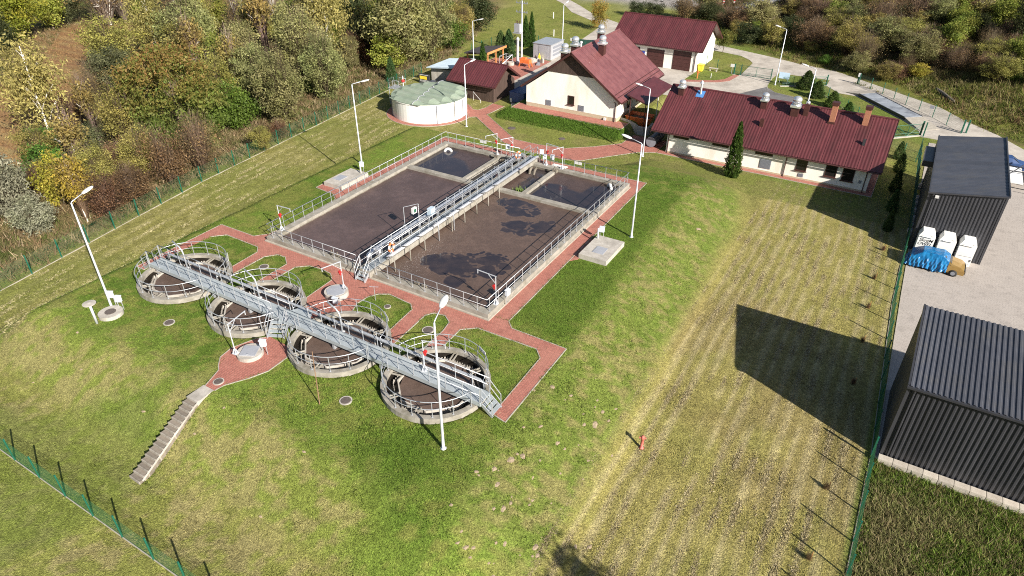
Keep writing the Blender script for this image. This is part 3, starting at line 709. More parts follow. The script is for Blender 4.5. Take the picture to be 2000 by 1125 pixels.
for i in range(9):
    y = 32.85+i*1.875
    mb = MB(); mb.path([(-30.5,y,1.1),(-29.9,y,1.38),(-29.72,y,1.36),(-29.68,y,1.2),(-29.68,y,-.4)], .045, 7); part('drop_pipe', mb, M['coping'], wk, True)
for y in (38.45, 40.6):
    mb = MB(); mb.path([(-30.5,y,1.1),(-29.9,y,1.75),(-29.7,y,1.75),(-29.65,y,1.5),(-29.65,y,-.4)], .045, 7); part('drop_pipe', mb, M['galv'], wk, True)
railing(wk, [(-31.55,31.2,.76),(-31.55,56.9,.76)], spacing=1.25); railing(wk, [(-30.74,31.2,.76),(-30.74,56.9,.76)], spacing=1.25)
stairs(wk, (-31.13,31.15,.76), (-31.13,30.5,.03), .8, 3, M['deck']); stairs(wk, (-31.13,56.9,.76), (-31.13,57.6,.03), .8, 3, M['deck'])
t = thing('control_cabinet', 'grey blue control cabinet on posts halfway along the basin walkway', 'cabinet', (-31.45,40.0,.76))
mb = MB(); mb.box(-31.75,39.75,1.35,-31.35,40.35,1.95); part('case', mb, mat('grey_blue_enamel', (.38,.47,.55), (.44,.53,.60), 2, .45), t); mb = MB(); mb.tube((-31.6,39.85,.7),(-31.6,39.85,1.35),.03); mb.tube((-31.6,40.25,.7),(-31.6,40.25,1.35),.03); part('leg', mb, M['galv'], t)
t = thing('instrument_frame', 'tall steel goal frame carrying a white instrument box above the walkway', 'instrument', (-32.0,38.0,.76))
mb = MB(); mb.path([(-32.25,37.4,.5),(-32.25,37.4,2.95),(-31.62,38.5,2.95),(-31.62,38.5,.8)], .035, 6); part('frame', mb, M['galv'], t)
mb = MB(); mb.box(-31.98,38.02,2.15,-31.78,38.5,2.65); part('box', mb, M['white'], t); mb = MB(); mb.box(-31.775,38.12,2.25,-31.765,38.40,2.55); part('screen', mb, mat('dark_green_screen', (.02,.09,.05), None, 3, .2), t)
for k, y in enumerate((33.6, 34.3, 36.0, 45.2)):
    pass
t = thing('junction_box', 'small grey box on a post beside the lifebuoy', 'box', (-31.2,32.9,.76)); mb = MB(); mb.tube((-30.95,32.6,.7),(-30.95,32.6,1.5),.03); part('post', mb, M['galv'], t); mb = MB(); mb.box(-31.1,32.45,1.5,-30.8,32.75,1.85); part('case', mb, M['containr'], t)
def lifebuoy(loc, rz, label):
    t = thing('lifebuoy', label, 'lifebuoy', loc, rz, 'orange lifebuoys on the basin walkway')
    for k in range(8):
        mb = MB(); a0 = k*PI/4; mb.path([(0, .33*math.cos(a0+PI/4*j/4), .33*math.sin(a0+PI/4*j/4)) for j in range(5)], .085, 8)
        part('ring_segment', mb, M['white'] if k % 2 else M['orange'], t, True, True)
    return t
lifebuoy((-30.62,33.7,1.55), 0.15, 'orange and white lifebuoy by the near steps of the walkway')
lifebuoy((-31.65,54.6,1.55), -.1, 'orange lifebuoy at the far end of the walkway')

# ------------------------------------------------------------ davits
def davit_meshes():
    b = MB(); b.box(-.16,-.16,0,.16,.16,.03); b.tube((0,0,.03),(0,0,2.25),.04,.034,8)
    for k in range(4):
        a = k*PI/2+PI/4; b.bar((.15*math.cos(a),.15*math.sin(a),.03),(.05*math.cos(a),.05*math.sin(a),.35),.02,.06)
    a = MB(); a.bar((-.05,0,2.25),(1.5,0,2.32),.045,.05); a.bar((.0,0,1.65),(.6,0,2.24),.028,.028); a.tube((1.45,0,2.3),(1.45,0,2.05),.03)
    w = MB(); w.lathe([(0,-.08),(.115,-.08),(.115,.08),(0,.08)], (0,0,0), 12); w.xform(Matrix.Translation((.13,0,1.45)) @ Matrix.Rotation(PI/2,4,'X')); w.box(.05,-.05,1.2,.17,.05,1.45)
    return mesh_of('davit_post', b, M['lamp_pole']), mesh_of('davit_arm', a, M['lamp_pole']), mesh_of('davit_winch', w, M['red'])
DV = davit_meshes()
def davit(loc, rz, label, winch=True):
    t = thing('davit_crane', label, 'davit', loc, rz, 'white davit cranes with red winches')
    part('post', DV[0], None, t); part('arm', DV[1], None, t)
    if winch: part('winch', DV[2], None, t)
    return t
davit((-41.55,32.75,CZ), 0.0, 'white davit crane with red winch on the left front basin corner')
davit((-20.62,32.7,CZ), PI, 'white davit crane with red winch on the right front basin corner')
davit((-34.95,56.0,CZ), -PI/2-.35, 'white davit crane behind the left rear compartment of the basin')
davit((-33.6,56.9,.03), -PI/2-.45, 'white davit crane between the left rear compartment and the walkway end')
davit((-29.3,56.2,CZ), -.25, 'white davit crane right of the far walkway end swung sideways')
davit((-27.5,56.2,CZ), -PI/2-.3, 'white davit crane at the head of the right rear divider wall')
davit((-31.05,28.75,.42), -PI/2-.25, 'white davit crane standing on the round chamber in the brick plaza')
davit((-20.3,24.1,.78), .2, 'white davit crane with red winch standing on the nearest round tank bridge')
davit((-31.9,19.75,.3), PI/2+.1, 'white davit crane on the round chamber above the concrete steps', False)

# ------------------------------------------------------------ round clarifiers
def clarifier(cx, cy, label):
    t = thing('clarifier_tank', label, 'tank', (cx,cy,0), 0, 'row of four round clarifier tanks')
    n = 48
    mb = MB(); mb.lathe([(2.96,-1.6),(2.96,.355),(3.3,.355),(3.3,-.5)], (cx,cy,0), n); part('wall', mb, M['coping'], t)
    mb = MB(); mb.lathe([(2.2,-.32),(2.955,-.32)], (cx,cy,0), n); mb.lathe([(2.94,-.5),(2.94,.12)], (cx,cy,0), n); part('trough', mb, M['sludge'], t)
    oc = [(cx+2.42*math.cos(PI/8+k*PI/4), cy+2.42*math.sin(PI/8+k*PI/4)) for k in range(8)]
    ic = [(cx+2.33*math.cos(PI/8+k*PI/4), cy+2.33*math.sin(PI/8+k*PI/4)) for k in range(8)]
    mb = MB()
    for k in range(8):
        a,b,c,d = oc[k], oc[(k+1)%8], ic[(k+1)%8], ic[k]
        mb.prism([a,b,c,d], -.6, .09)
    part('baffle', mb, M['slab'], t)
    # notched weir plate: posts of the V-notches standing on a channel
    mb = MB()
    R = 2.70; oc = [(cx+R*math.cos(PI/8+k*PI/4), cy+R*math.sin(PI/8+k*PI/4)) for k in range(8)]
    for k in range(8):
        a = Vector(oc[k]+(-.22,)); b = Vector(oc[(k+1)%8]+(-.22,)); mb.bar(a, b, .04, .2)
        for j in range(11):
            p = a.lerp(b, (j+.5)/11); d = (b-a).normalized()*.055
            mb.poly3([p-d+Vector((0,0,.1)), p+d+Vector((0,0,.1)), p+d*.55+Vector((0,0,.24)), p-d*.55+Vector((0,0,.24))])
    part('weir', mb, M['slab'], t)
    for k in range(8):
        a = k*PI/4+.2; u = Vector((math.cos(a), math.sin(a), 0)); s = Vector((-u.y, u.x, 0))*.11; c = Vector((cx,cy,0)); mb = MB()
        for sg in (-1, 1): mb.bar(c+u*2.25+s*sg+Vector((0,0,.16)), c+u*2.98+s*sg+Vector((0,0,.16)), .06, .09)
        part('support_arm', mb, M['coping'], t)
    r = 3.13
    arc = lambda a0, a1, k: [(cx+r*math.cos(math.radians(a0+(a1-a0)*i/k)), cy+r*math.sin(math.radians(a0+(a1-a0)*i/k)), .355) for i in range(k+1)]
    railing(t, arc(9,171,26), h=1.1, spacing=1.12); railing(t, arc(194,346,24), h=1.1, spacing=1.12)
    th = np.linspace(0, 2*PI, 60); rr = np.linspace(.0, 1, 26); TH, RR = np.meshgrid(th, rr)
    ap = 2.33*math.cos(PI/8)/np.cos(((TH+PI/8-PI/8) % (PI/4))-PI/8)
    water(scum_cols('water', cx+RR*ap*np.cos(TH), cy+RR*ap*np.sin(TH), -.0, [(cx+1.2,cy-.8,.5,.3,.2,0)] if cx < -40 else [], (.088,.060,.048), (.12,.08,.06), int(abs(cx))))
    return t
for cx, lb in zip(CLX, ('round concrete clarifier tank at the far left end of the row', 'round concrete clarifier tank second from the left by the manhole lawn', 'round concrete clarifier tank right of the middle bridge stairs', 'round concrete clarifier tank nearest the camera with white lamp before it')):
    clarifier(cx, CLY, lb)

fb = thing('footbridge', 'long grey steel footbridge running over all four round clarifier tanks', 'bridge', (-31, 23.9, 0))
mb = MB(); mb.box(-45.5,23.5,.735,-15.85,24.3,.80); mb.poly3([(-31.9,24.425,.797),(-30.0,24.425,.797),(-30.5,25.2,.797),(-31.4,25.2,.797)]); part('deck', mb, M['deck'], fb)
mb = MB()
for y in (23.36, 24.3): mb.box(-45.5,y,.56,-15.85,y+.13,.83)
part('girder', mb, M['deck'], fb)
mb = MB(); mb.path([(-44.9,24.62,.7),(-44.8,24.62,1.2),(-44.5,24.62,1.28),(-16.7,24.62,1.28),(-16.4,24.62,1.2),(-16.35,24.62,.4)], .085, 8); part('pipe', mb, M['galv'], fb, True)
railing(fb, [(-45.5,23.38,.8),(-32.35,23.38,.8)], spacing=1.18); railing(fb, [(-31.05,23.38,.8),(-15.9,23.38,.8)], spacing=1.18)
railing(fb, [(-45.5,24.42,.8),(-31.8,24.42,.8)], spacing=1.18); railing(fb, [(-30.1,24.42,.8),(-15.9,24.42,.8)], spacing=1.18)
stairs(fb, (-15.85,23.9,.8), (-15.1,23.9,.03), .86, 3, M['deck']); stairs(fb, (-45.5,23.9,.8), (-46.5,23.9,.03), .86, 4, M['deck']); stairs(fb, (-31.7,23.36,.8), (-31.2,22.35,.03), 1.05, 4, M['deck'])
mb = MB()
for x in (-45.0,-38.7,-35.0,-31.0,-27.2,-23.3,-16.4): mb.box(x-.08,23.5,-.6,x+.08,24.3,.735)
part('bridge_foot', mb, M['galv'], fb)
for cx, lb in zip(CLX[:3], ('leftmost tank', 'second tank', 'third tank')):
    t = thing('curved_mast', 'grey curved steel mast on the footbridge above the middle of the %s' % lb, 'mast', (cx,24.45,.8), 0, 'curved steel masts on the footbridge')
    mb = MB(); mb.path([(0,0,0),(.0,.0,1.15),(-.06,.0,1.45),(-.25,.0,1.68),(-.95,.0,2.02)], .06, 8); part('mast', mb, M['galv'], t, True, True); mb = MB(); mb.box(-.12,-.12,0,.12,.12,.04); part('foot_plate', mb, M['white'], t, False, True)

def plate_sign(x, y, z, rz, label, two=True):
    t = thing('notice_plate', label, 'sign', (x,y,z), rz, 'small white notice plates on the railings')
    for k in ((-.21,.21) if two else (0,)):
        mb = MB(); mb.box(k-.18,-.012,-.14,k+.18,.012,.14); part('plate', mb, M['white'], t, False, True)
plate_sign(-36.8,56.22,1.38,0,'pair of white notice plates on the rear railing of the left basin half')
plate_sign(-25.8,56.22,1.38,0,'pair of white notice plates on the rear railing of the right basin half')
for cx, a, lb, two in ((CLX[0],52,'white notice plate on the back railing of the leftmost round tank',True),(CLX[2],56,'white notice plate on the back railing of the third round tank',True),(CLX[3],62,'white notice plates on the back railing of the nearest round tank',True)):
    aa = math.radians(a); plate_sign(cx+3.2*math.cos(aa), CLY+3.2*math.sin(aa), 1.28, aa-PI/2, lb, two)
plate_sign(-33.35,24.5,1.75,0,'single white notice plate on the footbridge rail over the second tank',False)

# ------------------------------------------------------------ chambers, slabs, covers, vents
def chamber(x, y, r, z, label, hatch, rz=0):
    t = thing('concrete_chamber', label, 'chamber', (x,y,0)); mb = MB(); mb.lathe([(r,-.3),(r,z),(0,z)], (x,y,0), 32); part('ring', mb, M['slab'], t)
    if hatch == 'square':
        mb = MB(); w = r*.62; mb.box(-w,-w,z+.003,w,w,z+.06); mb.xform(Matrix.Translation((x,y,0)) @ Matrix.Rotation(rz,4,'Z')); part('hatch', mb, M['containr'], t)
        mb = MB(); mb.box(-.06,-w*.8,z+.06,.06,-w*.7,z+.1); mb.xform(Matrix.Translation((x,y,0)) @ Matrix.Rotation(rz,4,'Z')); part('handle', mb, M['galv'], t)
    elif hatch == 'plate':
        mb = MB(); mb.lathe([(r*.86,z+.003),(r*.86,z+.03),(0,z+.03)], (x,y,0), 7); part('hatch', mb, M['containr'], t)
    else:
        mb = MB(); mb.lathe([(.36,z+.003),(.36,z+.03),(0,z+.03)], (x,y,0), 20); part('cover', mb, M['ironcover'], t)
    return t
chamber(-31.35,28.25,.85,.42,'raised round chamber with grey steel lid in the brick plaza','plate')
chamber(-31.3,20.35,.82,.3,'round concrete chamber with square steel hatch above the steps','square',.5)
chamber(-42.95,18.45,.78,.28,'wide round concrete chamber with iron cover beside the left lamp','iron')
def slab_ch(x0,y0,x1,y1,z,label,hx,hy):
    t = thing('concrete_slab', label, 'slab', ((x0+x1)/2,(y0+y1)/2,0)); mb = MB(); mb.box(x0,y0,-.25,x1,y1,z); part('body', mb, M['slab'], t)
    mb = MB(); mb.box(hx-.45,hy-.55,z+.003,hx+.45,hy+.55,z+.04); part('hatch', mb, M['containr'], t)
slab_ch(-18.75,42.0,-16.4,45.6,.42,'low concrete slab chamber right of the basin path',-17.5,43.3)
slab_ch(-45.55,41.75,-43.3,45.5,.42,'low concrete slab chamber left of the basin',-44.8,43.2)
def vent_post(x,y,z,h,r,label,cap=None):
    t = thing('vent_pipe', label, 'pipe', (x,y,z)); mb = MB(); mb.tube((x,y,z-.1),(x,y,z+h),r,n=10); part('pipe', mb, M['white'] if not cap else M['lamp_pole'], t, True)
    if cap: mb = MB(); mb.lathe([(.05,h-.02),(cap,h+.02),(cap,h+.06),(0,h+.12)], (x,y,z), 20); part('cap', mb, M['slab'], t)
vent_post(-43.85,45.1,.42,.95,.07,'short white vent pipe on the slab left of the basin')
vent_post(-18.5,45.0,.42,.95,.07,'short white vent pipe on the slab right of the basin')
vent_post(-42.85,17.35,0,1.6,.085,'grey mushroom vent on the lawn beside the left lamp',.42)
def meter(x,y,z,h,label,rz=0):
    t = thing('meter_box', label, 'box', (x,y,z), rz); mb = MB(); mb.tube((-.15,0,-.1),(-.15,0,h),.025); mb.tube((.15,0,-.1),(.15,0,h),.025); part('leg', mb, M['galv'], t, False, True)
    mb = MB(); mb.box(-.19,-.1,h-.1,.19,.1,h+.32); mb.box(-.22,-.14,h+.322,.22,.14,h+.35); part('case', mb, mat('meter_case', (.50,.54,.60), (.56,.60,.66), 2, .5), t, False, True)
meter(-43.55,19.1,0,1.0,'grey blue meter cabinet on legs at the foot of the left lamp',.5)
meter(-43.0,19.25,0,.75,'small white cabinet right of the meter cabinet by the left lamp',.5)
meter(-18.4,45.55,.02,.9,'white cabinet on a thin post behind the right slab',.2)
meter(-44.6,46.1,.0,.7,'white cabinet on a post behind the left slab',.2)
meter(-20.15,33.5,.3,.7,'white winch cabinet outside the right front basin corner',1.5)
meter(-30.45,27.2,.03,.35,'blue topped valve cabinet before the plaza chamber',.2)
meter(-30.5,20.85,.03,.8,'white cabinet on a post beside the hatch chamber above the steps',.4)
for k,(x,y) in enumerate(((-29.3,56.3),(-28.6,56.6),(-33.9,56.7),(-30.2,57.3))):
    meter(x-.4,y+.35,.2,.75,('grey switch box behind the right rear compartment railing','small grey switch box right of the far walkway end','grey switch box between the two left rear davits','grey switch box at the far walkway steps')[k],.3)
def manhole(x,y,z,r,label,rim='slab'):
    t = thing('manhole_cover', label, 'manhole', (x,y,z), 0, 'round iron manhole covers in the turf and paving'); mb = MB(); mb.lathe([(r,-.05),(r,.045),(r*.8,.045),(r*.8,.02)], (x,y,z), 28); part('frame', mb, M[rim], t)
    mb = MB(); mb.lathe([(r*.79,.0),(r*.79,.052),(r*.7,.06),(0,.06)], (x,y,z), 28); part('cover', mb, M['ironcover'], t)
manhole(-38.75,19.9,0,.37,'iron manhole cover in the lawn left of the second round tank')
manhole(-23.2,20.25,0,.38,'iron manhole cover in the lawn before the third and fourth tanks')
manhole(-30.9,17.55,.025,.33,'iron manhole cover in the brick path at the head of the steps')
manhole(-38.9,28.3,0,.38,'iron manhole cover on the small lawn behind the second tank')
manhole(-23.2,28.25,0,.42,'iron manhole cover on the small lawn behind the nearest two tanks')
manhole(-27.3,29.0,0,.25,'small concrete cover on the lawn right of the plaza')
manhole(-41.7,70.3,-2.4,.5,'low drain cover in the grass between the white tank and the red path','ironcover')
manhole(-34.6,70.3,-2.4,.4,'dark drain cover in the grass below the gabled house','ironcover')
t = thing('wooden_rod', 'thin brown wooden rod standing upright in the grass before the third tank', 'pole', (-24.3,19.25,0)); mb = MB(); mb.tube((-24.3,19.25,-.1),(-24.15,19.35,3.9),.035,.02,6); part('shaft', mb, mat('old_wood', (.17,.10,.06), (.24,.15,.09), 4, .8), t)
t = thing('tap_stand', 'thin T shaped metal stand on the brick path corner', 'stand', (-28.56,29.2,0)); mb = MB(); mb.tube((-28.56,29.2,0),(-28.56,29.2,1.15),.02); mb.tube((-28.85,29.05,1.15),(-28.27,29.35,1.15),.02); part('stem', mb, M['galv'], t)
t = thing('fire_hydrant', 'salmon red fire hydrant standing alone in the mown field', 'hydrant', (-7.65,27.94,-2.4))
mb = MB(); mb.lathe([(.14,0),(.14,.05),(.085,.06),(.085,.72),(.11,.74),(.11,.92),(.07,.98),(0,1.0)], (-7.65,27.94,-2.42), 14); part('barrel', mb, M['hyd'], t, True)
mb = MB()
for a in (.3, .3+PI): mb.tube((-7.65,27.94,-1.6),(-7.65+.2*math.cos(a),27.94+.2*math.sin(a),-1.6),.06,n=8)
part('outlet', mb, M['hyd'], t)
t = thing('fire_hydrant', 'orange fire hydrant on the grass island by the garage', 'hydrant', (-28.7,104.2,-2.4)); mb = MB(); mb.lathe([(.12,0),(.09,.05),(.09,.9),(.12,.95),(.12,1.1),(0,1.2)], (-28.7,104.2,-2.4), 10); part('barrel', mb, M['orange'], t); mb = MB(); mb.tube((-28.95,104.2,-1.5),(-28.45,104.2,-1.5),.06); part('outlet', mb, M['orange'], t)
t = thing('marker_post', 'short white marker post on the grass island by the garage', 'post', (-26.9,105.3,-2.4)); mb = MB(); mb.tube((-26.9,105.3,-2.4),(-26.9,105.3,-1.7),.05); part('shaft', mb, M['white'], t)
t = thing('hose', 'dark red hose lying coiled on the brick walk behind the left rear compartment', 'hose', (-38,57.2,.05)); mb = MB(); mb.path([(-40.2+.25*i, 57.0+.28*math.sin(i*.9)+.1*math.sin(i*2.3), .07) for i in range(20)], .045, 6); part('tube', mb, mat('dark_hose', (.12,.03,.035), None, 3, .6), t, True)
t = thing('pale_board', 'cream board lying on the brick walk beside the far walkway end', 'board', (-28.3,57.5,.05)); mb = MB(); mb.box(-29.2,57.2,.04,-27.6,57.7,.09); part('board', mb, M['plaster'], t)

# ------------------------------------------------------------ concrete steps down the bank
st = thing('concrete_steps', 'flight of weathered concrete steps leading down the bank from the red path', 'steps', (-31,14,-1))
mb = MB(); mb.box(-31.44,15.7,-.3,-30.52,16.9,.03); part('landing', mb, M['slab'], st)
q = MB(); q.box(-.45,-.13,-.45,.45,.19,0); q.box(-.45,-.19,-.45,.45,-.13,.012,1); sm_ = mesh_of('step', q, [M['tread_dirt'], mat('step_concrete', (.25,.225,.19), (.34,.31,.265), 3.0, .9, .3, 25, c3=(.13,.11,.085), scale3=2.2, rand=.12)])
prev = 0
for i in range(15):
    y = 15.55-i*.30; z = -.12-i*.152+(.01 if i % 3 else 0)
    o = inst('step', sm_, st, (-30.98+.014*i+.02*math.sin(i*1.7), y, z)); o.rotation_euler = (0,0,.025*math.sin(i*2.1))
mb = MB(); mb.path([(-30.49,16.4,.02),(-30.49,15.8,-.02)]+[(-30.49+.014*i, 15.55-i*.30, -.10-i*.152) for i in range(15)], .05, 5); part('side_kerb', mb, M['slab'], st)

# ------------------------------------------------------------ street lamps
def lamp_meshes():
    p = MB(); p.lathe([(.17,0),(.17,.03),(.085,.05),(.08,.9),(.048,8.1),(0,8.12)], (0,0,0), 10)
    a = MB(); a.path([(0,0,8.05),(.05,0,8.15),(.9,0,8.38)], .032, 8)
    h = MB(); h.ball((1.28,0,8.46), .46, .19, .085, 16, 8); h.xform(Matrix.Translation((1.28,0,8.46)) @ Matrix.Rotation(-.22,4,'Y') @ Matrix.Translation((-1.28,0,-8.46)))
    return mesh_of('lamp_pole', p, M['lamp_pole'], True), mesh_of('lamp_arm', a, M['lamp_pole'], True), mesh_of('lamp_head', h, M['white'], True)
LM = lamp_meshes()
def lamp(x, y, z, rz, label, h=1.0):
    t = thing('street_lamp', label, 'street lamp', (x,y,z), rz, 'tall white street lamps of the site')
    for nm, me in zip(('pole','arm','lamp_head'), LM): part(nm, me, None, t)
    t.scale = (1,1,h); return t
lamp(-43.75,19.0,0,PI/2+.1,'tall white lamp at the far left standing beside the round concrete chamber')
lamp(-46.0,47.6,0,.55,'tall white lamp behind the slab left of the basin')
lamp(-46.9,67.9,-2.4,PI/2-.3,'tall white lamp right before the white round tank',.94)
lamp(-16.5,47.4,0,PI,'tall white lamp on the lawn right of the basin behind the slab')
lamp(-16.15,20.15,0,PI/2+.25,'nearest tall white lamp standing before the front round tank',1.03)
lamp(-24.2,70.2,-2.4,PI+.1,'tall white lamp at the corner of the long house and red path',.95)
lamp(-17.6,106.8,-2.4,PI-.05,'tall white lamp at the entrance gate with a blue board',.97)
lamp(-10.2,87.4,-2.4,PI,'tall white lamp rising behind the ridge of the long house',.96)
lamp(-53.2,106.5,-2.4,PI/2,'tall white lamp rising behind the grey container',.96)
lamp(-59.9,89.3,-2.4,.3,'tall white lamp before the timber shelter by the wood',.93)
# ------------------------------------------------------------ buildings
def sheet_slope(mb, A, U, V, pitch=.25, amp=.02, step=.35, lip=.022, mi=0, n=6):
    """profiled roof sheet: waves along U, stepped courses up V"""
    A = Vector(A); U = Vector(U); V = Vector(V); nrm = U.cross(V).normalized()
    if nrm.z < 0: nrm = -nrm
    lu, lv = U.length, V.length; nu = max(4, int(lu/pitch*n)); nv = max(1, int(round(lv/step)))
    rows = []
    for j in range(nv):
        rows.append((j/nv, lip)); rows.append(((j+1)/nv-.002, 0.0))
    vs = []; fs = []
    hs = [amp*(.5+.5*math.cos(2*PI*i/n)) for i in range(nu+1)]
    for t, l in rows:
        p = A+V*t
        for i in range(nu+1):
            vs.append(p+U*(i/nu)+nrm*(hs[i]+l))
    for j in range(len(rows)-1):
        for i in range(nu): fs.append((j*(nu+1)+i, j*(nu+1)+i+1, (j+1)*(nu+1)+i+1, (j+1)*(nu+1)+i))
    mb._a(vs, fs, mi)
def rib_wall(mb, A, U, V, pitch=.25, depth=.035, mi=0):
    """trapezoid ribbed sheet standing on A, ribs along V"""
    A = Vector(A); U = Vector(U); V = Vector(V); nrm = U.cross(V).normalized(); lu = U.length; k = int(lu/pitch); u = U/k; vs = []; fs = []
    pts = []
    for i in range(k):
        for f, d in ((0,0),(.30,0),(.42,1),(.78,1),(.90,0)): pts.append((i+f, d))
    pts.append((k, 0))
    for f, d in pts: vs.append(A+u*f+nrm*(depth*d))
    for f, d in pts: vs.append(A+u*f+nrm*(depth*d)+V)
    n = len(pts)
    for i in range(n-1): fs.append((i,i+1,n+i+1,n+i))
    mb._a(vs, fs, mi)
def gable_roof(root, x0,x1,y0,y1,ze,zr,axis,m='roof',pitch=.25,step=.35,th=.14,overlap=True):
    if axis == 'x':
        ym = (y0+y1)/2; sl = [((x0,y0,ze),(x1-x0,0,0),(0,ym-y0,zr-ze)), ((x0,y1,ze),(x1-x0,0,0),(0,ym-y1,zr-ze))]; rid = ((x0,ym,zr),(x1,ym,zr))
    else:
        xm = (x0+x1)/2; sl = [((x0,y0,ze),(0,y1-y0,0),(xm-x0,0,zr-ze)), ((x1,y0,ze),(0,y1-y0,0),(xm-x1,0,zr-ze))]; rid = ((xm,y0,zr),(xm,y1,zr))
    for A, U, V in sl:
        nsh = max(2, int(round(Vector(U).length/1.15)))
        for k in range(nsh):
            mb = MB(); sheet_slope(mb, Vector(A)+Vector(U)*(k/nsh), Vector(U)/nsh, V, pitch, .028, step, .014); part('roof_sheet', mb, M[m], root)
        A = Vector(A); U = Vector(U); V = Vector(V); nn = U.cross(V).normalized(); nn = -nn if nn.z < 0 else nn
        mb = MB(); b = A-nn*.006; q = [b,b+U,b+U+V,b+V]; mb._a(q+[p-nn*th for p in q], [(0,1,2,3),(7,6,5,4),(0,4,5,1),(1,5,6,2),(2,6,7,3),(3,7,4,0)]); part('roof_deck', mb, M['trim'], root)
        for e, sg in ((A, -.03), (A+U, .03)):
            mb = MB(); s = U.normalized()*sg
            mb.bar(e+s-nn*.07, e+V+s-nn*.07, .04, .26, up=nn); part('verge_board', mb, M['trim'], root)
        mb = MB(); o = Vector((-V.x,-V.y,0)).normalized()*.07
        mb.path([A+o-Vector((0,0,.08)), A+U+o-Vector((0,0,.08))], .075, 8); part('gutter', mb, M['trim'], root)
    mb = MB(); mb.path([Vector(rid[0])+Vector((0,0,.03)), Vector(rid[1])+Vector((0,0,.03))], .11, 8); part('ridge_cap', mb, M[m], root)
def window_part(root, axis, c, a0, a1, z0, z1, sill=True, out=-1, glaz='glass', fr='frame', mull=1):
    """window set in a wall plane; axis 'y': plane y=c, spans x a0..a1, outside towards out"""
    fr_ = MB(); w = .08
    def bx(mb, p0, p1, d0, d1, q0, q1):
        lo, hi = sorted((c+out*d0, c+out*d1))
        if axis == 'y': mb.box(p0, lo, q0, p1, hi, q1)
        else: mb.box(lo, p0, q0, hi, p1, q1)
    bx(fr_, a0,a0+w,-.03,.045,z0,z1); bx(fr_, a1-w,a1,-.03,.045,z0,z1); bx(fr_, a0+w,a1-w,-.03,.045,z0,z0+w); bx(fr_, a0+w,a1-w,-.03,.045,z1-w,z1)
    for k in range(1, mull+1 if mull > 1 else 1):
        x = a0+(a1-a0)*k/mull
        if k < mull: bx(fr_, x-.03,x+.03,-.03,.04,z0+w,z1-w)
    f = part('window', fr_, M[fr], root)
    p = MB(); bx(p, a0+w,a1-w,-.02,.012,z0+w,z1-w); part('pane', p, M[glaz], f)
    if sill: s = MB(); bx(s, a0-.08,a1+.08,.0,.16,z0-.06,z0-.002); part('sill', s, M['trim'], f)
def louvre(root, x0,x1,z0,z1,y,name='vent'):
    mb = MB(); mb.box(x0,y-.03,z0,x1,y-.001,z1); f = part(name, mb, M['vent'], root)
    mb = MB(); n = int((z1-z0)/.09)
    for i in range(n): z = z0+.05+i*.09; mb.bar((x0+.04,y-.045,z),(x1-.04,y-.045,z),.03,.05)
    part('louvre', mb, M['vent'], f)
def downpipe(root, x, y, z0, z1, m='trim'):
    mb = MB(); mb.path([(x,y-.55,z1+.05),(x,y-.3,z1-.1),(x,y-.08,z1-.25),(x,y-.08,z0+.15),(x,y-.25,z0)], .05, 7); part('downpipe', mb, M[m], root, True)
def rotor_vent(root, x, y, z, s=1.0, down=.9):
    mb = MB(); w = .36*s; mb.box(x-w,y-w,z-down,x+w,y+w,z+.35*s); a = part('vent_stack', mb, M['trim'], root)
    mb = MB(); mb.box(x-.48*s,y-.48*s,z+.35*s+.002,x+.48*s,y+.48*s,z+.55*s); mb.lathe([(.36*s,.55*s),(.36*s,.68*s),(.44*s,.68*s),(.44*s,.76*s),(.3*s,.76*s)], (x,y,z), 16); part('vent_collar', mb, M['alu'], a)
    mb = MB(); mb.ball((x,y,z+1.06*s), .44*s, .44*s, .34*s, 18, 9); part('vent_dome', mb, M['alu'], a, True)

# --- gabled white house
b = thing('gabled_house', 'white gabled house with plum roof and dark boarded gable tip behind the basin', 'house', (-37,84,-2.4))
mb = MB(); mb.box(-43.4,77.0,-2.4,-30.5,90.7,-1.1); part('plinth', mb, M['plinth'], b)
mb = MB(); xs = [-43.42,-30.48,-30.48,-32.9,-36.87,-40.8,-43.42]; zs = [-1.09,-1.09,.45,2.1,4.6,2.1,.45]
xs = [-43.42,-30.48,-30.48,-36.86,-43.42]; zs = [-1.09,-1.09,1.05,5.7,1.05]
v = [(x,76.98,z) for x,z in zip(xs,zs)]+[(x,90.72,z) for x,z in zip(xs,zs)]; n = len(xs)
mb._a(v, [tuple(range(n)), tuple(range(2*n-1,n-1,-1))]+[(i,(i+1)%n,n+(i+1)%n,n+i) for i in range(n)]); part('wall', mb, M['plaster'], b)
mb = MB(); rs = random.Random(2)
x = -40.75
while x < -33.0:
    w = .165; h0 = lambda xx: 5.95-abs(xx+36.86)*.728
    d = .05+rs.uniform(0,.018)
    mb._a([(x,76.98-d,3.38),(x+w-.012,76.98-d,3.38),(x+w-.012,76.98-d,max(3.4,h0(x+w))),(x,76.98-d,max(3.4,h0(x))),(x,76.97,3.38),(x+w-.012,76.97,3.38),(x+w-.012,76.97,max(3.4,h0(x+w))),(x,76.97,max(3.4,h0(x)))], [(0,1,2,3),(0,4,5,1),(1,5,6,2),(0,3,7,4),(2,6,7,3)])
    x += w
bo = part('gable_boarding', mb, M['boards'], b); bo['kind'] = 'stuff'
gable_roof(b, -43.95,-29.8,76.35,91.3,1.07,6.18,'y','roof2',.36,.50,.18)
window_part(b, 'y', 76.98, -37.3, -36.4, -.42, .72)
louvre(b, -40.5,-39.7,-1.02,-.33,76.98); louvre(b, -35.82,-34.98,-1.0,-.28,76.98)
downpipe(b, -30.72, 77.0, -1.6, 1.0)
mb = MB(); 
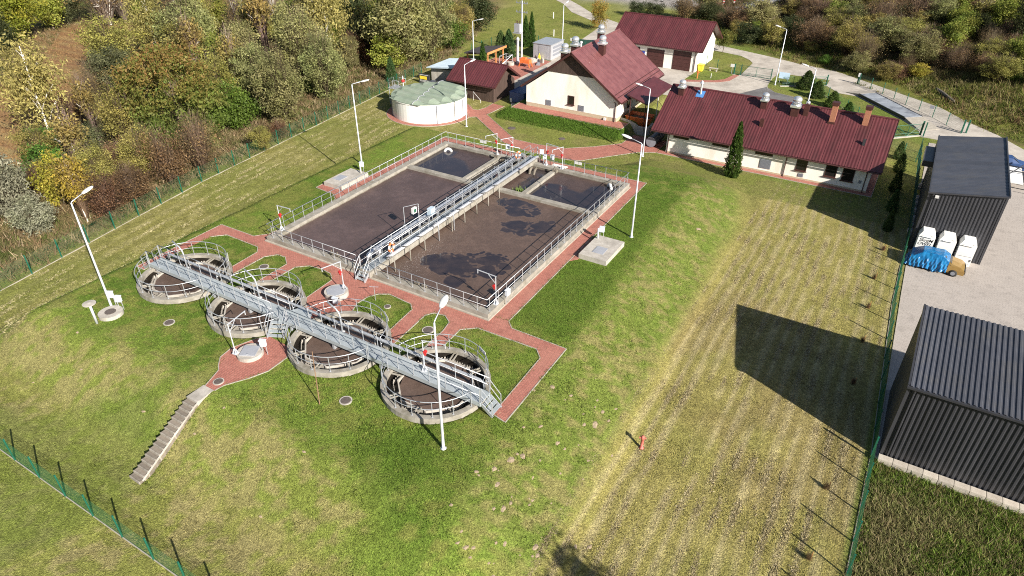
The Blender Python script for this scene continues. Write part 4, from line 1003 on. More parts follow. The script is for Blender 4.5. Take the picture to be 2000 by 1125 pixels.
for k in (.55, .95): mb.path([(-29.8-k*1.0, 76.6, 1.07+k*.728+.12),(-29.8-k*1.0, 91.0, 1.07+k*.728+.12)], .04, 6)
part('snow_guard', mb, M['trim'], b)
rotor_vent(b, -35.25, 82.0, 5.9, 1.05, .9); rotor_vent(b, -38.0, 87.6, 5.95, 1.0, .9); rotor_vent(b, -38.2, 80.2, 5.7, 1.1, .8); rotor_vent(b, -38.2, 77.3, 5.5, 1.05, .8)
mb = MB(); mb.tube((-38.0,81.5,5.2),(-38.0,81.5,6.2),.12,n=8); mb.ball((-38.0,81.5,6.25),.2,.2,.16,10,6); part('vent_stack', mb, M['white'], b, True)
for y in (80.2, 83.4): window_part(b, 'x', -30.48, y, y+.9, -.6, .4, out=1)
mb = MB(); mb.box(-32.15,76.78,-1.55,-31.85,76.97,-1.25); part('socket_box', mb, M['white'], b)

t = thing('canopy', 'flat plum canopy roof joining the gabled house and the long house', 'canopy', (-28.5,82.8,-2.4))
mb = MB(); sheet_slope(mb, (-27.05,78.0,.95), (0,9.2,0), (-2.75,0,.83), .18, .012, 3.0, 0, n=4); part('roof_sheet', mb, M['roof'], t)
mb = MB(); mb._a([(-27.05,78.0,.94),(-27.05,87.2,.94),(-29.8,87.2,1.77),(-29.8,78.0,1.77),(-27.05,78.0,.80),(-27.05,87.2,.80),(-29.8,87.2,1.63),(-29.8,78.0,1.63)], [(0,1,2,3),(7,6,5,4),(0,4,5,1),(1,5,6,2),(2,6,7,3),(3,7,4,0)]); part('roof_deck', mb, M['trim'], t)
for (x,y) in ((-27.3,78.2),(-29.3,78.2),(-27.3,87.0),(-27.3,82.6)):
    mb = MB(); mb.tube((x,y,-2.4),(x,y,.85 if x > -28 else 1.5),.06,n=7); part('post', mb, M['white'] if y > 80 else M['trim'], t)
t = thing('retaining_wall', 'low curved grey concrete retaining wall between the two houses', 'wall', (-28.3,78,-2.4))
mb = MB(); pts = [(-30.4,78.3),(-29.2,77.9),(-28.2,77.2),(-27.4,76.5),(-26.6,76.4),(-26.1,76.9),(-26.2,78.5)]
for a, c in zip(pts[:-1], pts[1:]): mb.bar((a[0],a[1],-1.9),(c[0],c[1],-1.9),.2,1.1)
part('wall', mb, M['slab'], t)
t = thing('skip', 'orange open skip under the plum canopy', 'skip', (-28.7,79.7,-2.4))
mb = MB(); x0,x1,y0,y1 = -30.0,-26.9,78.7,80.9
mb._a([(x0+.4,y0+.3,-2.3),(x1-.4,y0+.3,-2.3),(x1-.4,y1-.3,-2.3),(x0+.4,y1-.3,-2.3),(x0,y0,-1.15),(x1,y0,-1.15),(x1,y1,-1.15),(x0,y1,-1.15)], [(3,2,1,0),(0,1,5,4),(1,2,6,5),(2,3,7,6),(3,0,4,7)]); part('body', mb, M['orange'], t)
mb = MB(); mb.path([(x0,y0,-1.15),(x1,y0,-1.15),(x1,y1,-1.15),(x0,y1,-1.15)], .06, 6, closed=True); part('rim', mb, M['orange'], t)
mb = MB(); mb.box(x0+.25,y0+.2,-1.6,x1-.25,y1-.2,-1.5); part('load', mb, M['wet_concrete'], t)
t = thing('drum', 'big dark horizontal drum with pale grey end beside the long house', 'drum', (-24.4,74.3,-2.4))
mb = MB(); mb.lathe([(.62,-1.5),(.62,1.5)], (0,0,0), 28); mb.xform(Matrix.Translation((-24.4,74.6,-1.7)) @ Matrix.Rotation(PI/2,4,'X')); part('shell', mb, M['blackmetal'], t, True)
mb = MB(); mb.lathe([(0,1.52),(.60,1.505)], (0,0,0), 28); mb.xform(Matrix.Translation((-24.4,74.6,-1.7)) @ Matrix.Rotation(PI/2,4,'X')); part('end_cap', mb, M['vent'], t)
mb = MB(); mb.box(-24.8,73.6,-2.4,-24.0,73.8,-2.1); mb.box(-24.8,75.4,-2.4,-24.0,75.6,-2.1); part('cradle', mb, M['trim'], t)
t = thing('skip', 'dark blue skip standing at the left wall of the gabled house', 'skip', (-46.2,80.6,-2.4))
mb = MB(); mb.box(-47.2,79.0,-2.2,-45.0,82.6,-.9); part('body', mb, M['bluebin'], t)
for x in (-46.95,-45.25):
    mb = MB(); mb.box(x-.12,78.93,-2.3,x+.12,78.995,-1.75); part('bracket', mb, M['white'], t)
mb = MB(); mb.path([(-47.2,79.0,-.9),(-45.0,79.0,-.9),(-45.0,82.6,-.9),(-47.2,82.6,-.9)], .06, 6, closed=True); part('rim', mb, M['bluebin'], t)

# --- long white house
b = thing('long_house', 'long low cream house with maroon tiled roof, chimneys and roof vents', 'house', (-12,78,-2.4))
mb = MB(); xs = [(72.76,-2.42),(83.6,-2.42),(83.6,.3),(78.18,3.55),(72.76,.3)]
mb._a([(-22.4,y,z) for y,z in xs]+[(-1.0,y,z) for y,z in xs], [(4,3,2,1,0),(5,6,7,8,9)]+[(i,(i+1)%5,5+(i+1)%5,5+i) for i in range(5)]); part('wall', mb, M['plaster'], b)
mb = MB(); mb.box(-22.42,72.70,-2.42,-.98,72.757,-2.2); part('plinth', mb, M['plinth'], b)
gable_roof(b, -24.2,-.1,72.16,84.2,.15,3.8,'x','roof',.31,.40,.16)
for a0,a1,z0,z1,s in ((-21.7,-19.9,-.5,-.02,False),(-17.2,-15.4,-.5,-.02,False),(-12.5,-10.65,-.52,-.02,False),(-8.15,-7.05,-1.42,-.05,True),(-5.25,-4.12,-1.45,-.05,True),(-3.6,-2.45,-1.55,-.05,True)):
    window_part(b, 'y', 72.76, a0, a1, z0, z1, s, mull=2 if not s else 1)
louvre(b, -11.85,-10.65,-1.97,-.95,72.76); louvre(b, -7.75,-7.2,-2.1,-1.73,72.76)
downpipe(b, -9.2, 72.76, -2.38, .0); downpipe(b, -1.35, 72.76, -2.38, .0); downpipe(b, -22.2, 72.76, -2.38, .0)
mb = MB(); mb.box(-1.9,72.70,-1.5,-1.65,72.757,-1.2); part('socket_box', mb, M['vent'], b)
zr = lambda y: .15+(min(y,156.36-y)-72.16)*.603
rotor_vent(b, -22.8, 77.2, zr(77.2)+.4, .88); rotor_vent(b, -13.4, 77.2, zr(77.2)+.4, .88); rotor_vent(b, -10.05, 77.0, zr(77.0)+.4, 1.1)
mb = MB(); mb.box(-9.2,76.9,2.6,-8.7,77.4,4.3); a = part('vent_stack', mb, M['trim'], b); mb = MB(); mb.ball((-8.95,77.15,4.45),.22,.22,.2,12,6); part('vent_dome', mb, M['alu'], a)
mb = MB(); mb.box(-13.05,74.8,1.3,-12.65,75.15,2.6); part('vent_stack', mb, M['trim'], b)
mb = MB(); mb.box(-2.66,74.7,1.4,-2.42,74.95,2.35); part('vent_stack', mb, M['blackmetal'], b)
mb = MB(); mb.tube((-20.66,77.5,3.2),(-20.66,77.5,4.7),.11,n=10); mb.lathe([(.25,4.65),(.05,4.95)], (-20.66,77.5,0), 10); a = part('flue', mb, M['alu'], b)
mb = MB(); sheet = (77.1,77.9); mb._a([(-21.1,77.05,zr(77.05)+.07),(-20.2,77.05,zr(77.05)+.07),(-20.2,77.9,zr(77.9)+.07),(-21.1,77.9,zr(77.9)+.07)], [(0,1,2,3)]); part('flashing', mb, mat('blue_flashing', (.06,.17,.38), None, 3, .4), a)
for x, y in ((-6.2,76.85),(-3.05,77.2)):
    mb = MB(); mb.box(x-.27,y-.27,2.5,x+.27,y+.27,4.75); ch = part('chimney', mb, M['brickred'], b)
    mb = MB(); mb.box(x-.35,y-.35,4.753,x+.35,y+.35,5.05); part('chimney_cap', mb, M['trim'], ch)
    mb = MB(); mb.box(x-.36,y-.38,2.4,x+.36,y+.36,3.0); part('flashing', mb, M['trim'], ch)

# --- garage
b = thing('garage_building', 'cream garage with brown doors and steep maroon roof at the back', 'garage', (-36.7,111.8,-2.4))
mb = MB(); xs = [(107.0,-2.42),(116.4,-2.42),(116.4,1.1),(111.8,4.0),(107.0,1.1)]
mb._a([(-43.5,y,z) for y,z in xs]+[(-30.0,y,z) for y,z in xs], [(4,3,2,1,0),(5,6,7,8,9)]+[(i,(i+1)%5,5+(i+1)%5,5+i) for i in range(5)]); part('wall', mb, M['plaster'], b)
gable_roof(b, -44.45,-29.05,106.34,117.3,.93,4.32,'x','roof',.31,.42,.16)
def sect_door(root, x0,x1,z0,z1,y):
    mb = MB(); mb.box(x0,y-.02,z0,x1,y-.001,z1); d = part('garage_door', mb, M['trim'], root); n = 5
    for i in range(n):
        q = MB(); h = (z1-z0)/n; q.box(x0+.06,y-.06,z0+i*h+.012,x1-.06,y-.021,z0+(i+1)*h-.012); part('door_panel', q, M['trim'], d)
sect_door(b, -38.15,-35.25,-2.37,.3,107.0); sect_door(b, -33.8,-30.85,-2.37,.55,107.0); sect_door(b, -42.4,-39.4,-2.37,.3,107.0)
downpipe(b, -30.2, 107.0, -2.38, .75)
mb = MB(); mb.box(-38.95,106.95,-.6,-38.5,106.99,-.25); part('number_plate', mb, M['blue'], b)
t = thing('waste_bin', 'yellow bin standing at the right wall of the garage', 'bin', (-29.45,108.2,-2.4))
mb = MB(); mb._a([(-29.75,107.9,-2.36),(-29.15,107.9,-2.36),(-29.15,108.6,-2.36),(-29.75,108.6,-2.36),(-29.85,107.8,-1.4),(-29.05,107.8,-1.4),(-29.05,108.7,-1.4),(-29.85,108.7,-1.4)], [(0,1,5,4),(1,2,6,5),(2,3,7,6),(3,0,4,7),(3,2,1,0)]); part('body', mb, M['yellow'], t); mb = MB(); mb.box(-29.9,107.75,-1.395,-29.0,108.75,-1.3); part('lid', mb, M['yellow'], t)
t = thing('bench', 'small pale bench on the grass by the garage', 'bench', (-27.7,109.3,-2.4)); mb = MB(); mb.box(-28.4,109.1,-1.98,-27.0,109.45,-1.9); part('seat', mb, M['slab'], t)
for x in (-28.2,-27.2): mb = MB(); mb.box(x-.08,109.15,-2.42,x+.08,109.4,-1.983); part('leg', mb, M['slab'], t)

# --- brown timber shed
b = thing('timber_shed', 'small dark timber shed with maroon tiled roof behind the white tank', 'shed', (-52.3,80.4,-2.4))
def board_wall(root, p0, p1, z0, z1f, out, w=.19):
    p0 = Vector((p0[0],p0[1],0)); p1 = Vector((p1[0],p1[1],0)); L = (p1-p0).length; d = (p1-p0)/L; n = int(L/w); o = Vector((out[0],out[1],0)); mb = MB(); r_ = random.Random(int(L*10))
    for i in range(n):
        a = p0+d*(L*i/n); c = p0+d*(L*(i+1)/n-.012); k = o*(.03+r_.uniform(0,.02)); za = z1f((i)/n); zb = z1f((i+1)/n)
        vv = [a+k+Vector((0,0,z0)),c+k+Vector((0,0,z0)),c+k+Vector((0,0,zb)),a+k+Vector((0,0,za)),a+Vector((0,0,z0)),c+Vector((0,0,z0)),c+Vector((0,0,zb)),a+Vector((0,0,za))]
        mb._a(vv, [(0,1,2,3),(0,4,5,1),(1,5,6,2),(2,6,7,3),(3,7,4,0)])
    o_ = part('board_cladding', mb, M['boards'], root); o_['kind'] = 'stuff'
mb = MB(); mb.box(-55.6,77.7,-2.42,-49.0,83.3,-.35); part('wall', mb, M['boards'], b)
board_wall(b, (-55.6,77.69),(-49.0,77.69),-2.4,lambda t:-.35,(0,-1)); board_wall(b, (-48.99,77.7),(-48.99,83.3),-2.4,lambda t:-.4+(1-abs(2*t-1))*1.95,(1,0))
mb = MB(); mb._a([(-49.01,77.7,-.36),(-49.01,83.3,-.36),(-49.01,80.5,1.6),(-55.6,77.7,-.36),(-55.6,83.3,-.36),(-55.6,80.5,1.6)], [(0,1,2),(5,4,3),(0,2,5,3),(1,4,5,2)]); part('gable', mb, M['boards'], b)
gable_roof(b, -56.35,-48.4,77.0,83.95,-.1,2.09,'x','roof',.33,.40,.14)
t = thing('hand_rail', 'thin white hand rail at the corner of the timber shed', 'rail', (-51.2,78.6,-2.4)); mb = MB(); mb.path([(-52.0,77.2,-2.38),(-52.0,77.2,-1.2),(-50.4,76.6,-2.0),(-50.4,76.6,-2.38)], .03, 6); part('tube', mb, M['white'], t)
t = thing('warning_frame', 'red and white barrier frame leaning between tank and timber shed', 'barrier', (-53.3,77.0,-2.4)); mb = MB(); mb.path([(-53.7,76.9,-2.38),(-53.7,76.9,-1.2),(-53.2,76.9,-1.05),(-53.1,76.9,-2.38)], .04, 6); part('frame', mb, M['white'], t); mb = MB(); mb.box(-53.66,76.87,-2.2,-53.14,76.93,-1.75); part('plate', mb, M['red'], t)

# --- pale blue roofed hut
b = thing('storage_hut', 'grey boarded hut with pale blue flat roof at the edge of the wood', 'hut', (-60,83.4,-2.4))
mb = MB(); mb.box(-61.9,80.9,-2.42,-57.9,85.8,-.1); part('wall', mb, M['cladding'], b)
mb = MB(); rib_wall(mb, (-61.9,80.88,-2.4), (4.0,0,0), (0,0,2.3), .16, .02); o_ = part('board_cladding', mb, M['cladding'], b)
mb = MB(); rib_wall(mb, (-62.3,80.3,.02), (0,5.9,0), (4.7,0,.55), .3, .04); part('roof_sheet', mb, M['blueroof'], b)
mb = MB(); mb._a([(-62.3,80.3,0),(-57.6,80.3,.54),(-57.6,86.2,.54),(-62.3,86.2,0),(-62.3,80.3,-.12),(-57.6,80.3,.42),(-57.6,86.2,.42),(-62.3,86.2,-.12)], [(0,1,2,3),(7,6,5,4),(0,4,5,1),(1,5,6,2),(2,6,7,3),(3,7,4,0)]); part('roof_deck', mb, M['blueroof'], b)
t = thing('advert_board', 'black board with orange and white bars leaning before the blue roofed hut', 'sign', (-62.6,80.2,-2.4))
mb = MB(); mb.box(-63.6,80.0,-2.4,-61.6,80.12,-.95); part('panel', mb, M['blackmetal'], t); mb = MB(); mb.box(-63.4,79.985,-1.75,-62.1,79.999,-1.3); part('print', mb, M['yellow'], t)
mb = MB()
for z in (-1.15,-1.95,-2.1): mb.box(-63.4,79.985,z,-61.8,79.999,z+.07)
part('print', mb, M['white'], t)
t = thing('covered_stack', 'low dark covered stack beside the blue roofed hut', 'stack', (-60.2,79.6,-2.4)); mb = MB(); mb.box(-61.3,78.9,-2.4,-58.6,80.3,-1.7); part('cover', mb, mat('dark_sheeting', (.05,.06,.08), (.08,.09,.12), 2, .4, .3, 8), t); mb = MB(); mb.box(-61.32,78.85,-2.38,-58.6,78.895,-2.1); part('edge', mb, M['vent'], t)

# --- timber pergola
b = thing('pergola', 'open timber shelter with dark mono pitch roof and orange beams', 'shelter', (-60.4,93.2,-2.4))
mb = MB(); mb._a([(-62.6,90.6,-.1),(-58.1,90.4,.45),(-58.1,96.1,.45),(-62.6,95.6,-.1),(-62.6,90.6,-.25),(-58.1,90.4,.3),(-58.1,96.1,.3),(-62.6,95.6,-.25)], [(0,1,2,3),(7,6,5,4),(0,4,5,1),(1,5,6,2),(2,6,7,3),(3,7,4,0)]); part('roof', mb, M['felt'], b)
mb = MB(); mb.bar((-58.05,90.35,.3),(-58.05,96.15,.3),.08,.34); part('fascia', mb, M['wood'], b)
for x, y in ((-58.4,91.0),(-58.4,93.4),(-58.4,95.6),(-62.2,91.0),(-62.2,95.4)):
    mb = MB(); mb.box(x-.09,y-.09,-2.4,x+.09,y+.09,.15 if x > -60 else -.25); part('post', mb, M['wood'], b)
for y in (91.0,93.4,95.6): mb = MB(); mb.bar((-62.4,y,-.33),(-58.15,y,.22),.1,.16); part('beam', mb, M['wood'], b)
t = thing('steel_rack', 'grey tubular steel rack beside the timber shelter', 'rack', (-57.2,94.5,-2.4)); mb = MB()
for x in (-57.8,-56.6):
    for y in (93.6,95.6): mb.tube((x,y,-2.4),(x,y,-.7),.05)
mb.path([(-57.8,93.6,-.7),(-56.6,93.6,-.7),(-56.6,95.6,-.7),(-57.8,95.6,-.7)], .05, 6, closed=True); mb.tube((-57.8,93.6,-2.3),(-56.6,95.6,-.7),.04); part('frame', mb, M['galv'], t)

# --- grey container and the yard clutter
b = thing('grey_container', 'grey metal site container standing on the red paved yard', 'container', (-54.3,103.6,-2.4))
mb = MB(); mb.box(-56.0,101.4,-2.38,-52.7,106.0,0); part('body', mb, M['containr'], b); mb = MB(); mb.box(-56.1,101.3,.003,-52.6,106.1,.1); part('roof', mb, M['galv'], b)
mb = MB(); mb.box(-54.9,101.36,-2.3,-53.2,101.398,-.2); part('door', mb, M['containr'], b); mb = MB()
for z in (-1.9,-1.3,-.7): mb.box(-52.695,102.2,z,-52.66,105.4,z+.35)
part('louvre', mb, M['vent'], b)
t = thing('road_machine', 'orange site machine on splayed legs standing in the red yard', 'machine', (-54.3,95.9,-2.4))
mb = MB(); mb.box(-55.2,95.5,-1.75,-53.5,96.4,-1.2); mb.box(-55.0,95.7,-1.2,-54.3,96.2,-.95); part('body', mb, M['orange'], t)
for x, y in ((-55.1,95.5),(-53.6,95.5),(-55.1,96.4),(-53.6,96.4)):
    mb = MB(); mb.bar((x,y,-1.7),(x+(.25 if x > -54.3 else -.25),y,-2.38),.12,.12); part('leg', mb, M['orange'], t)
t = thing('concrete_ring', 'pale concrete ring and slabs at the foot of the short white column', 'ring', (-56.9,95.6,-2.4)); mb = MB(); mb.lathe([(.55,-2.4),(.55,-1.9),(.42,-1.9),(.42,-2.4)], (-56.9,95.6,0), 18); part('ring', mb, M['slab'], t); mb = MB(); mb.box(-58.4,95.3,-2.4,-57.5,96.6,-2.2); part('slab', mb, M['slab'], t)
rs = random.Random(12)
for k in range(9):
    x = -54.9+rs.uniform(-.9,2.0); y = 98.9+rs.uniform(-1.0,1.8); s = rs.uniform(.25,.6); h = rs.uniform(.2,.7)
    t = thing('rubble_block', 'pale concrete block dumped before the grey container', 'block', (x,y,-2.4), rs.uniform(0,3), 'concrete blocks dumped before the grey container'); mb = MB(); mb.box(-s,-s*.6,0,s,s*.6,h); mb.box(-s*.5,-s*.4,h+.002,s*.6,s*.3,h+.18); part('block', mb, M['slab'] if k % 3 else M['vent'], t, False, True)
t = thing('sign_stand', 'small yellow warning stand by the container door', 'sign', (-54.6,101.0,-2.4)); mb = MB(); mb._a([(-54.9,100.8,-2.38),(-54.3,100.8,-2.38),(-54.6,101.0,-1.3),(-54.9,101.2,-2.38),(-54.3,101.2,-2.38)], [(0,1,2),(3,4,2),(0,3,2),(1,4,2)]); part('panel', mb, M['yellow'], t)
t = thing('power_pole', 'tall concrete power pole with grey transformer box and crossbars', 'pole', (-57.9,100.8,-2.4))
mb = MB(); mb.tube((-57.9,100.8,-2.4),(-57.9,100.8,6.5),.2,.13,8); part('pole', mb, M['lamp_pole'], t)
mb = MB(); mb.box(-58.9,100.0,1.7,-57.9,100.6,3.0); mb.box(-59.1,99.9,1.5,-57.7,100.75,1.65); tr = part('transformer', mb, M['containr'], t)
mb = MB()
for x in (-58.7,-58.4,-58.1): mb.tube((x,100.3,3.0),(x,100.3,3.5),.06)
part('insulator', mb, M['trim'], tr)
for z in (4.7, 6.1):
    mb = MB(); mb.bar((-59.0,100.8,z),(-56.9,100.8,z),.1,.1)
    for x in (-58.9,-58.3,-57.5,-57.0): mb.tube((x,100.8,z),(x,100.8,z+.3),.06)
    part('crossbar', mb, M['vent'], t)
t = thing('vent_column', 'short thick white ventilation column beside the power pole', 'column', (-56.5,97.1,-2.4)); mb = MB(); mb.lathe([(.3,-2.4),(.3,-2.0),(.24,-1.9),(.2,1.2),(.26,1.25),(.26,1.5),(0,1.8)], (-56.5,97.1,0), 12); part('shaft', mb, M['lamp_pole'], t)

# --- white round tank
t = thing('round_tank', 'big round white tank with ridged pale green plastic cover', 'tank', (-54.2,70.1,-2.4))
mb = MB(); mb.lathe([(4.92,-2.45),(4.92,-.05),(4.98,-.05),(4.98,.03),(4.7,.05)], (-54.2,70.1,0), 64); part('wall', mb, M['tank'], t, False)
for a in (-2.35,-2.9,-.75,.1,.9,1.8,2.6): mb = MB(); c, s = math.cos(a), math.sin(a); mb.bar((-54.2+4.94*c,70.1+4.94*s,-2.4),(-54.2+4.94*c,70.1+4.94*s,-.06),.10,.10); part('joint_strip', mb, M['vent'], t)
# the cover: barrel ridges running along x, each ending in a sloped hood
mb = MB(); mb.lathe([(4.96,.035),(4.96,.10),(0,.12)], (-54.2,70.1,0), 48); part('cover_base', mb, M['grp'], t)
rot = Matrix.Translation((-54.2,70.1,0)) @ Matrix.Rotation(-.13,4,'Z')
for k, yc in enumerate((-4.05,-2.45,-.82,.82,2.45,4.05)):
    half = math.sqrt(max(1.0, 4.85**2-(abs(yc)+.35)**2)); top = .42 if abs(yc) < 3 else .34
    if abs(yc) > 3: half = 2.7
    for sg in (-1, 1):
        mb = MB(); vs = []; fs = []; shift = -yc*.42; secs = [(.0,1.0,1.0),(half-1.05-sg*shift*.0,1.0,1.0),(half-.05,.66,.06),(half,.60,.0)]
        for (d, wf, hf) in secs:
            dd = sg*max(d, .02)+(shift if d == 0 else 0)
            for (yy, zz) in ((-.80,0),(-.70,.12),(-.52,.72),(-.34,.94),(0,1.0),(.34,.94),(.52,.72),(.70,.12),(.80,0)): vs.append(tuple(rot @ Vector((dd, yc+yy*wf, .115+top*hf*zz))))
        for i in range(len(secs)-1):
            for j in range(8): fs.append((i*9+j,i*9+j+1,(i+1)*9+j+1,(i+1)*9+j))
        fs.append(tuple(range(9))); mb._a(vs, fs); part('cover_ridge', mb, M['grp'], t)
    mb = MB(); mb.path([tuple(rot @ Vector((-yc*.42, yc+yy, .135+top*zz))) for yy, zz in ((-.80,0),(-.52,.72),(-.34,.94),(0,1.0),(.34,.94),(.52,.72),(.80,0))], .05, 5); part('cover_seam', mb, M['vent'], t)
t = thing('tank_platform', 'small steel access platform with railings on the left side of the white tank', 'platform', (-60.1,70.8,-2.4))
mb = MB(); mb.box(-61.0,69.9,-.25,-59.0,71.5,-.15); part('deck', mb, M['galv'], t)
for x, y in ((-60.9,70.0),(-60.9,71.4),(-59.3,70.0),(-59.3,71.4)): mb = MB(); mb.tube((x,y,-2.4),(x,y,-.25),.05); part('leg', mb, M['galv'], t)
railing(t, [(-59.1,69.95,-.15),(-60.95,69.95,-.15),(-60.95,71.45,-.15),(-59.1,71.45,-.15)], spacing=.95)
t = thing('tank_valve', 'red and white valve post on the tank platform', 'valve', (-59.2,71.0,-.1)); mb = MB(); mb.tube((-59.2,71.0,-.14),(-59.2,71.0,1.4),.08,n=8); part('post', mb, M['white'], t); mb = MB(); mb.ball((-59.15,70.95,.75),.24,.24,.22,10,6); part('wheel', mb, M['red'], t)

# --- the two anthracite halls
def hall(name, label, x0,x1,y0,y1, zc, ribs):
    """zc: roof height at (x0,y0),(x1,y0),(x1,y1),(x0,y1)"""
    b = thing('steel_hall', label, 'hall', ((x0+x1)/2,(y0+y1)/2,-2.4)); a,b1_,c,d = zc
    mb = MB(); P = [(x0,y0),(x1,y0),(x1,y1),(x0,y1)]
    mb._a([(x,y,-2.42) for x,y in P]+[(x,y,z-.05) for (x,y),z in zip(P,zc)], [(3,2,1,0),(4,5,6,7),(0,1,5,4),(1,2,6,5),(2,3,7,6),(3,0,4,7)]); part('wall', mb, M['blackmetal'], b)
    def clad(nm, q0, q1, wa, wb, depth):
        ns = max(1, int(round(math.hypot(q1[0]-q0[0],q1[1]-q0[1])/1.0)))
        for k in range(ns):
            g = lambda f: (q0[0]+(q1[0]-q0[0])*f, q0[1]+(q1[1]-q0[1])*f)
            clad1(nm, g(k/ns), g((k+1)/ns-.004/ns), wa+(wb-wa)*k/ns, wa+(wb-wa)*(k+1)/ns, depth)
    def clad1(nm, p0, p1, za, zb, depth):
        mb = MB(); rib_wall(mb, (p0[0],p0[1],-2.38), (p1[0]-p0[0],p1[1]-p0[1],0), (0,0,1), .25, depth); n = len(mb.v)//2; L = math.hypot(p1[0]-p0[0],p1[1]-p0[1])
        for i in range(n):
            x,y,_ = mb.v[i]; f = math.hypot(x-p0[0],y-p0[1])/L; mb.v[n+i] = (x,y,za+(zb-za)*min(1,f)-.08)
        part(nm, mb, M['blackmetal'], b)
    clad('front_cladding', (x0+.12,y0-.004), (x1-.12,y0-.004), a, b1_, .045); clad('side_cladding', (x0-.004,y1), (x0-.004,y0), d, a, .03)
    if ribs == 'y': A_, U_, V_, pt, dp = (x0-.06,y0-.12,a+.012), (x1-x0+.12,0,b1_-a), (0,y1-y0+.2,d-a), .25, .05
    else: A_, U_, V_, pt, dp = (x1+.06,y0-.12,b1_+.012), (0,y1-y0+.2,d-a), (-(x1-x0+.12),0,a-b1_), .30, .018
    ns = int(round(Vector(U_).length/1.02))
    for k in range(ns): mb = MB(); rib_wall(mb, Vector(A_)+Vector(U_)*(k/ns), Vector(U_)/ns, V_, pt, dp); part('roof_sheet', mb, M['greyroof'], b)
    mb = MB(); mb.bar((x0-.08,y0-.17,a-.05),(x1+.08,y0-.17,b1_-.05),.13,.12); part('gutter', mb, M['blackmetal'], b)
    for x, z in ((x0+.05,a), (x1-.05,b1_)): mb = MB(); mb.box(x-.08,y0-.07,-2.38,x+.08,y0-.006,z-.1); part('corner_trim', mb, M['blackmetal'], b)
    for x, z0, z1 in ((x0-.03,a,d), (x1+.03,b1_,c)): mb = MB(); mb.bar((x,y0-.1,z0+.02),(x,y1+.08,z1+.02),.1,.16); part('verge_trim', mb, M['blackmetal'], b)
    mb = MB(); mb.path([(x0+.35,y0-.17,a-.1),(x0+.35,y0-.09,a-.4),(x0+.35,y0-.09,-2.3)], .05, 6); part('downpipe', mb, M['blackmetal'], b)
    return b
h1 = hall('steel_hall', 'anthracite steel hall with smooth grey roof beside the long house', 3.8,9.2,62.3,77.4,(3.1,3.97,3.97,3.1),'x')
mb = MB(); mb.box(4.3,61.95,2.75,4.57,62.2,2.92); part('floodlight', mb, M['white'], h1)
mb = MB(); mb.box(2.9,70.6,2.2,3.795,74.9,2.75); part('awning', mb, M['blackmetal'], h1)
h2 = hall('steel_hall', 'anthracite ribbed steel hall nearest the camera at the right edge', 4.4,17.0,34.3,41.0,(3.12,3.12,4.25,4.25),'y')
q = MB(); q.box(0,0,0,.73,.45,.42); bm_ = mesh_of('block', q, mat('foundation_block', (.36,.32,.27), (.46,.42,.36), 2.5, .9, .3, 25, rand=.15))
for i in range(16): o = inst('block', bm_, h2, (4.35+i*.76, 33.72, -2.42)); o.rotation_euler = (0,0,rnd.uniform(-.01,.01))
rs = random.Random(21)
for y in (77,73.6,72.1,70.4,68.5,66.8,65.3):
    t = thing('stone_block', 'pale stone block in the shady strip between fence and anthracite hall', 'block', (3.7,y,-2.4), rs.uniform(-.2,.2), 'pale stone blocks between fence and hall'); mb = MB(); w = rs.uniform(.14,.2); l = rs.uniform(.3,.7); mb.box(-w,-l,0,w,l,.3); mb.box(-w*.8,-l*.7,.302,w*.7,l*.6,.42); part('block', mb, M['slab'], t, False, True)
# ------------------------------------------------------------ textile banks with writing
def textile_bank(x, y, rz, label):
    t = thing('textile_bank', label, 'container', (x,y,-2.4), rz, 'white textile collection containers')
    mb = MB(); W, D = .62, .5
    pr = [(-W,0),(W,0),(W,1.95),(.42,2.38),(-.42,2.38),(-W,1.95)]
    mb._a([(a,-D,c) for a,c in pr]+[(a,D,c) for a,c in pr], [(0,1,2,3,4,5),(11,10,9,8,7,6)]+[(i,6+i,6+(i+1)%6,(i+1)%6) for i in range(6)]); part('body', mb, M['boxwhite'], t, False, True)
    mb = MB(); mb._a([(-.42,-D-.004,1.92),(.42,-D-.004,1.92),(.40,-D+.22,2.385),(-.40,-D+.22,2.385),(-.42,-D-.12,1.92),(.42,-D-.12,1.92)], [(4,5,3,2),(0,4,2),(5,1,3),(4,0,1,5)]); part('hopper', mb, M['boxwhite'], t, False, True)
    mb = MB(); mb.box(-.5,-D-.012,.9,.5,-D-.001,.925); mb.box(-.5,-D-.012,.25,.5,-D-.001,.27); part('door_seam', mb, M['vent'], t, False, True)
    mb = MB(); mb.box(.5,-D-.05,.5,.57,-D-.001,.7); part('lock', mb, M['vent'], t, False, True)
    return t
b1 = textile_bank(4.75,61.75,.05,'leftmost white textile bank with black handwriting'); textile_bank(6.3,61.8,.05,'middle white textile bank between two others by the hall'); textile_bank(7.8,61.8,.05,'right hand white textile bank nearest the hall corner')
def lettering(parent, txt, x, z, size, y, shear=.2, m='ink'):
    cu = bpy.data.curves.new('lettering', 'FONT'); cu.body = txt; cu.size = size; cu.align_x = 'CENTER'; cu.extrude = .002; cu.shear = shear; cu.offset = .004
    tmp = bpy.data.objects.new('lettering_curve', cu); C.objects.link(tmp); dg = bpy.context.evaluated_depsgraph_get(); me = bpy.data.meshes.new_from_object(tmp.evaluated_get(dg)); bpy.data.objects.remove(tmp, do_unlink=True)
    me.name = 'lettering'; me.materials.clear(); me.materials.append(M[m]); o = bpy.data.objects.new('lettering', me); C.objects.link(o); o.parent = parent; o.location = (x,y,z); o.rotation_euler = (PI/2,0,0); return o
lettering(b1, 'SkrgM', 0, 1.45, .40, -.507); lettering(b1, 'OWEL', -.02, 1.10, .38, -.507); lettering(b1, 'kom', -.1, .72, .26, -.507, m='vent'); lettering(b1, 'XL EA', 0, .38, .24, -.507, m='vent')

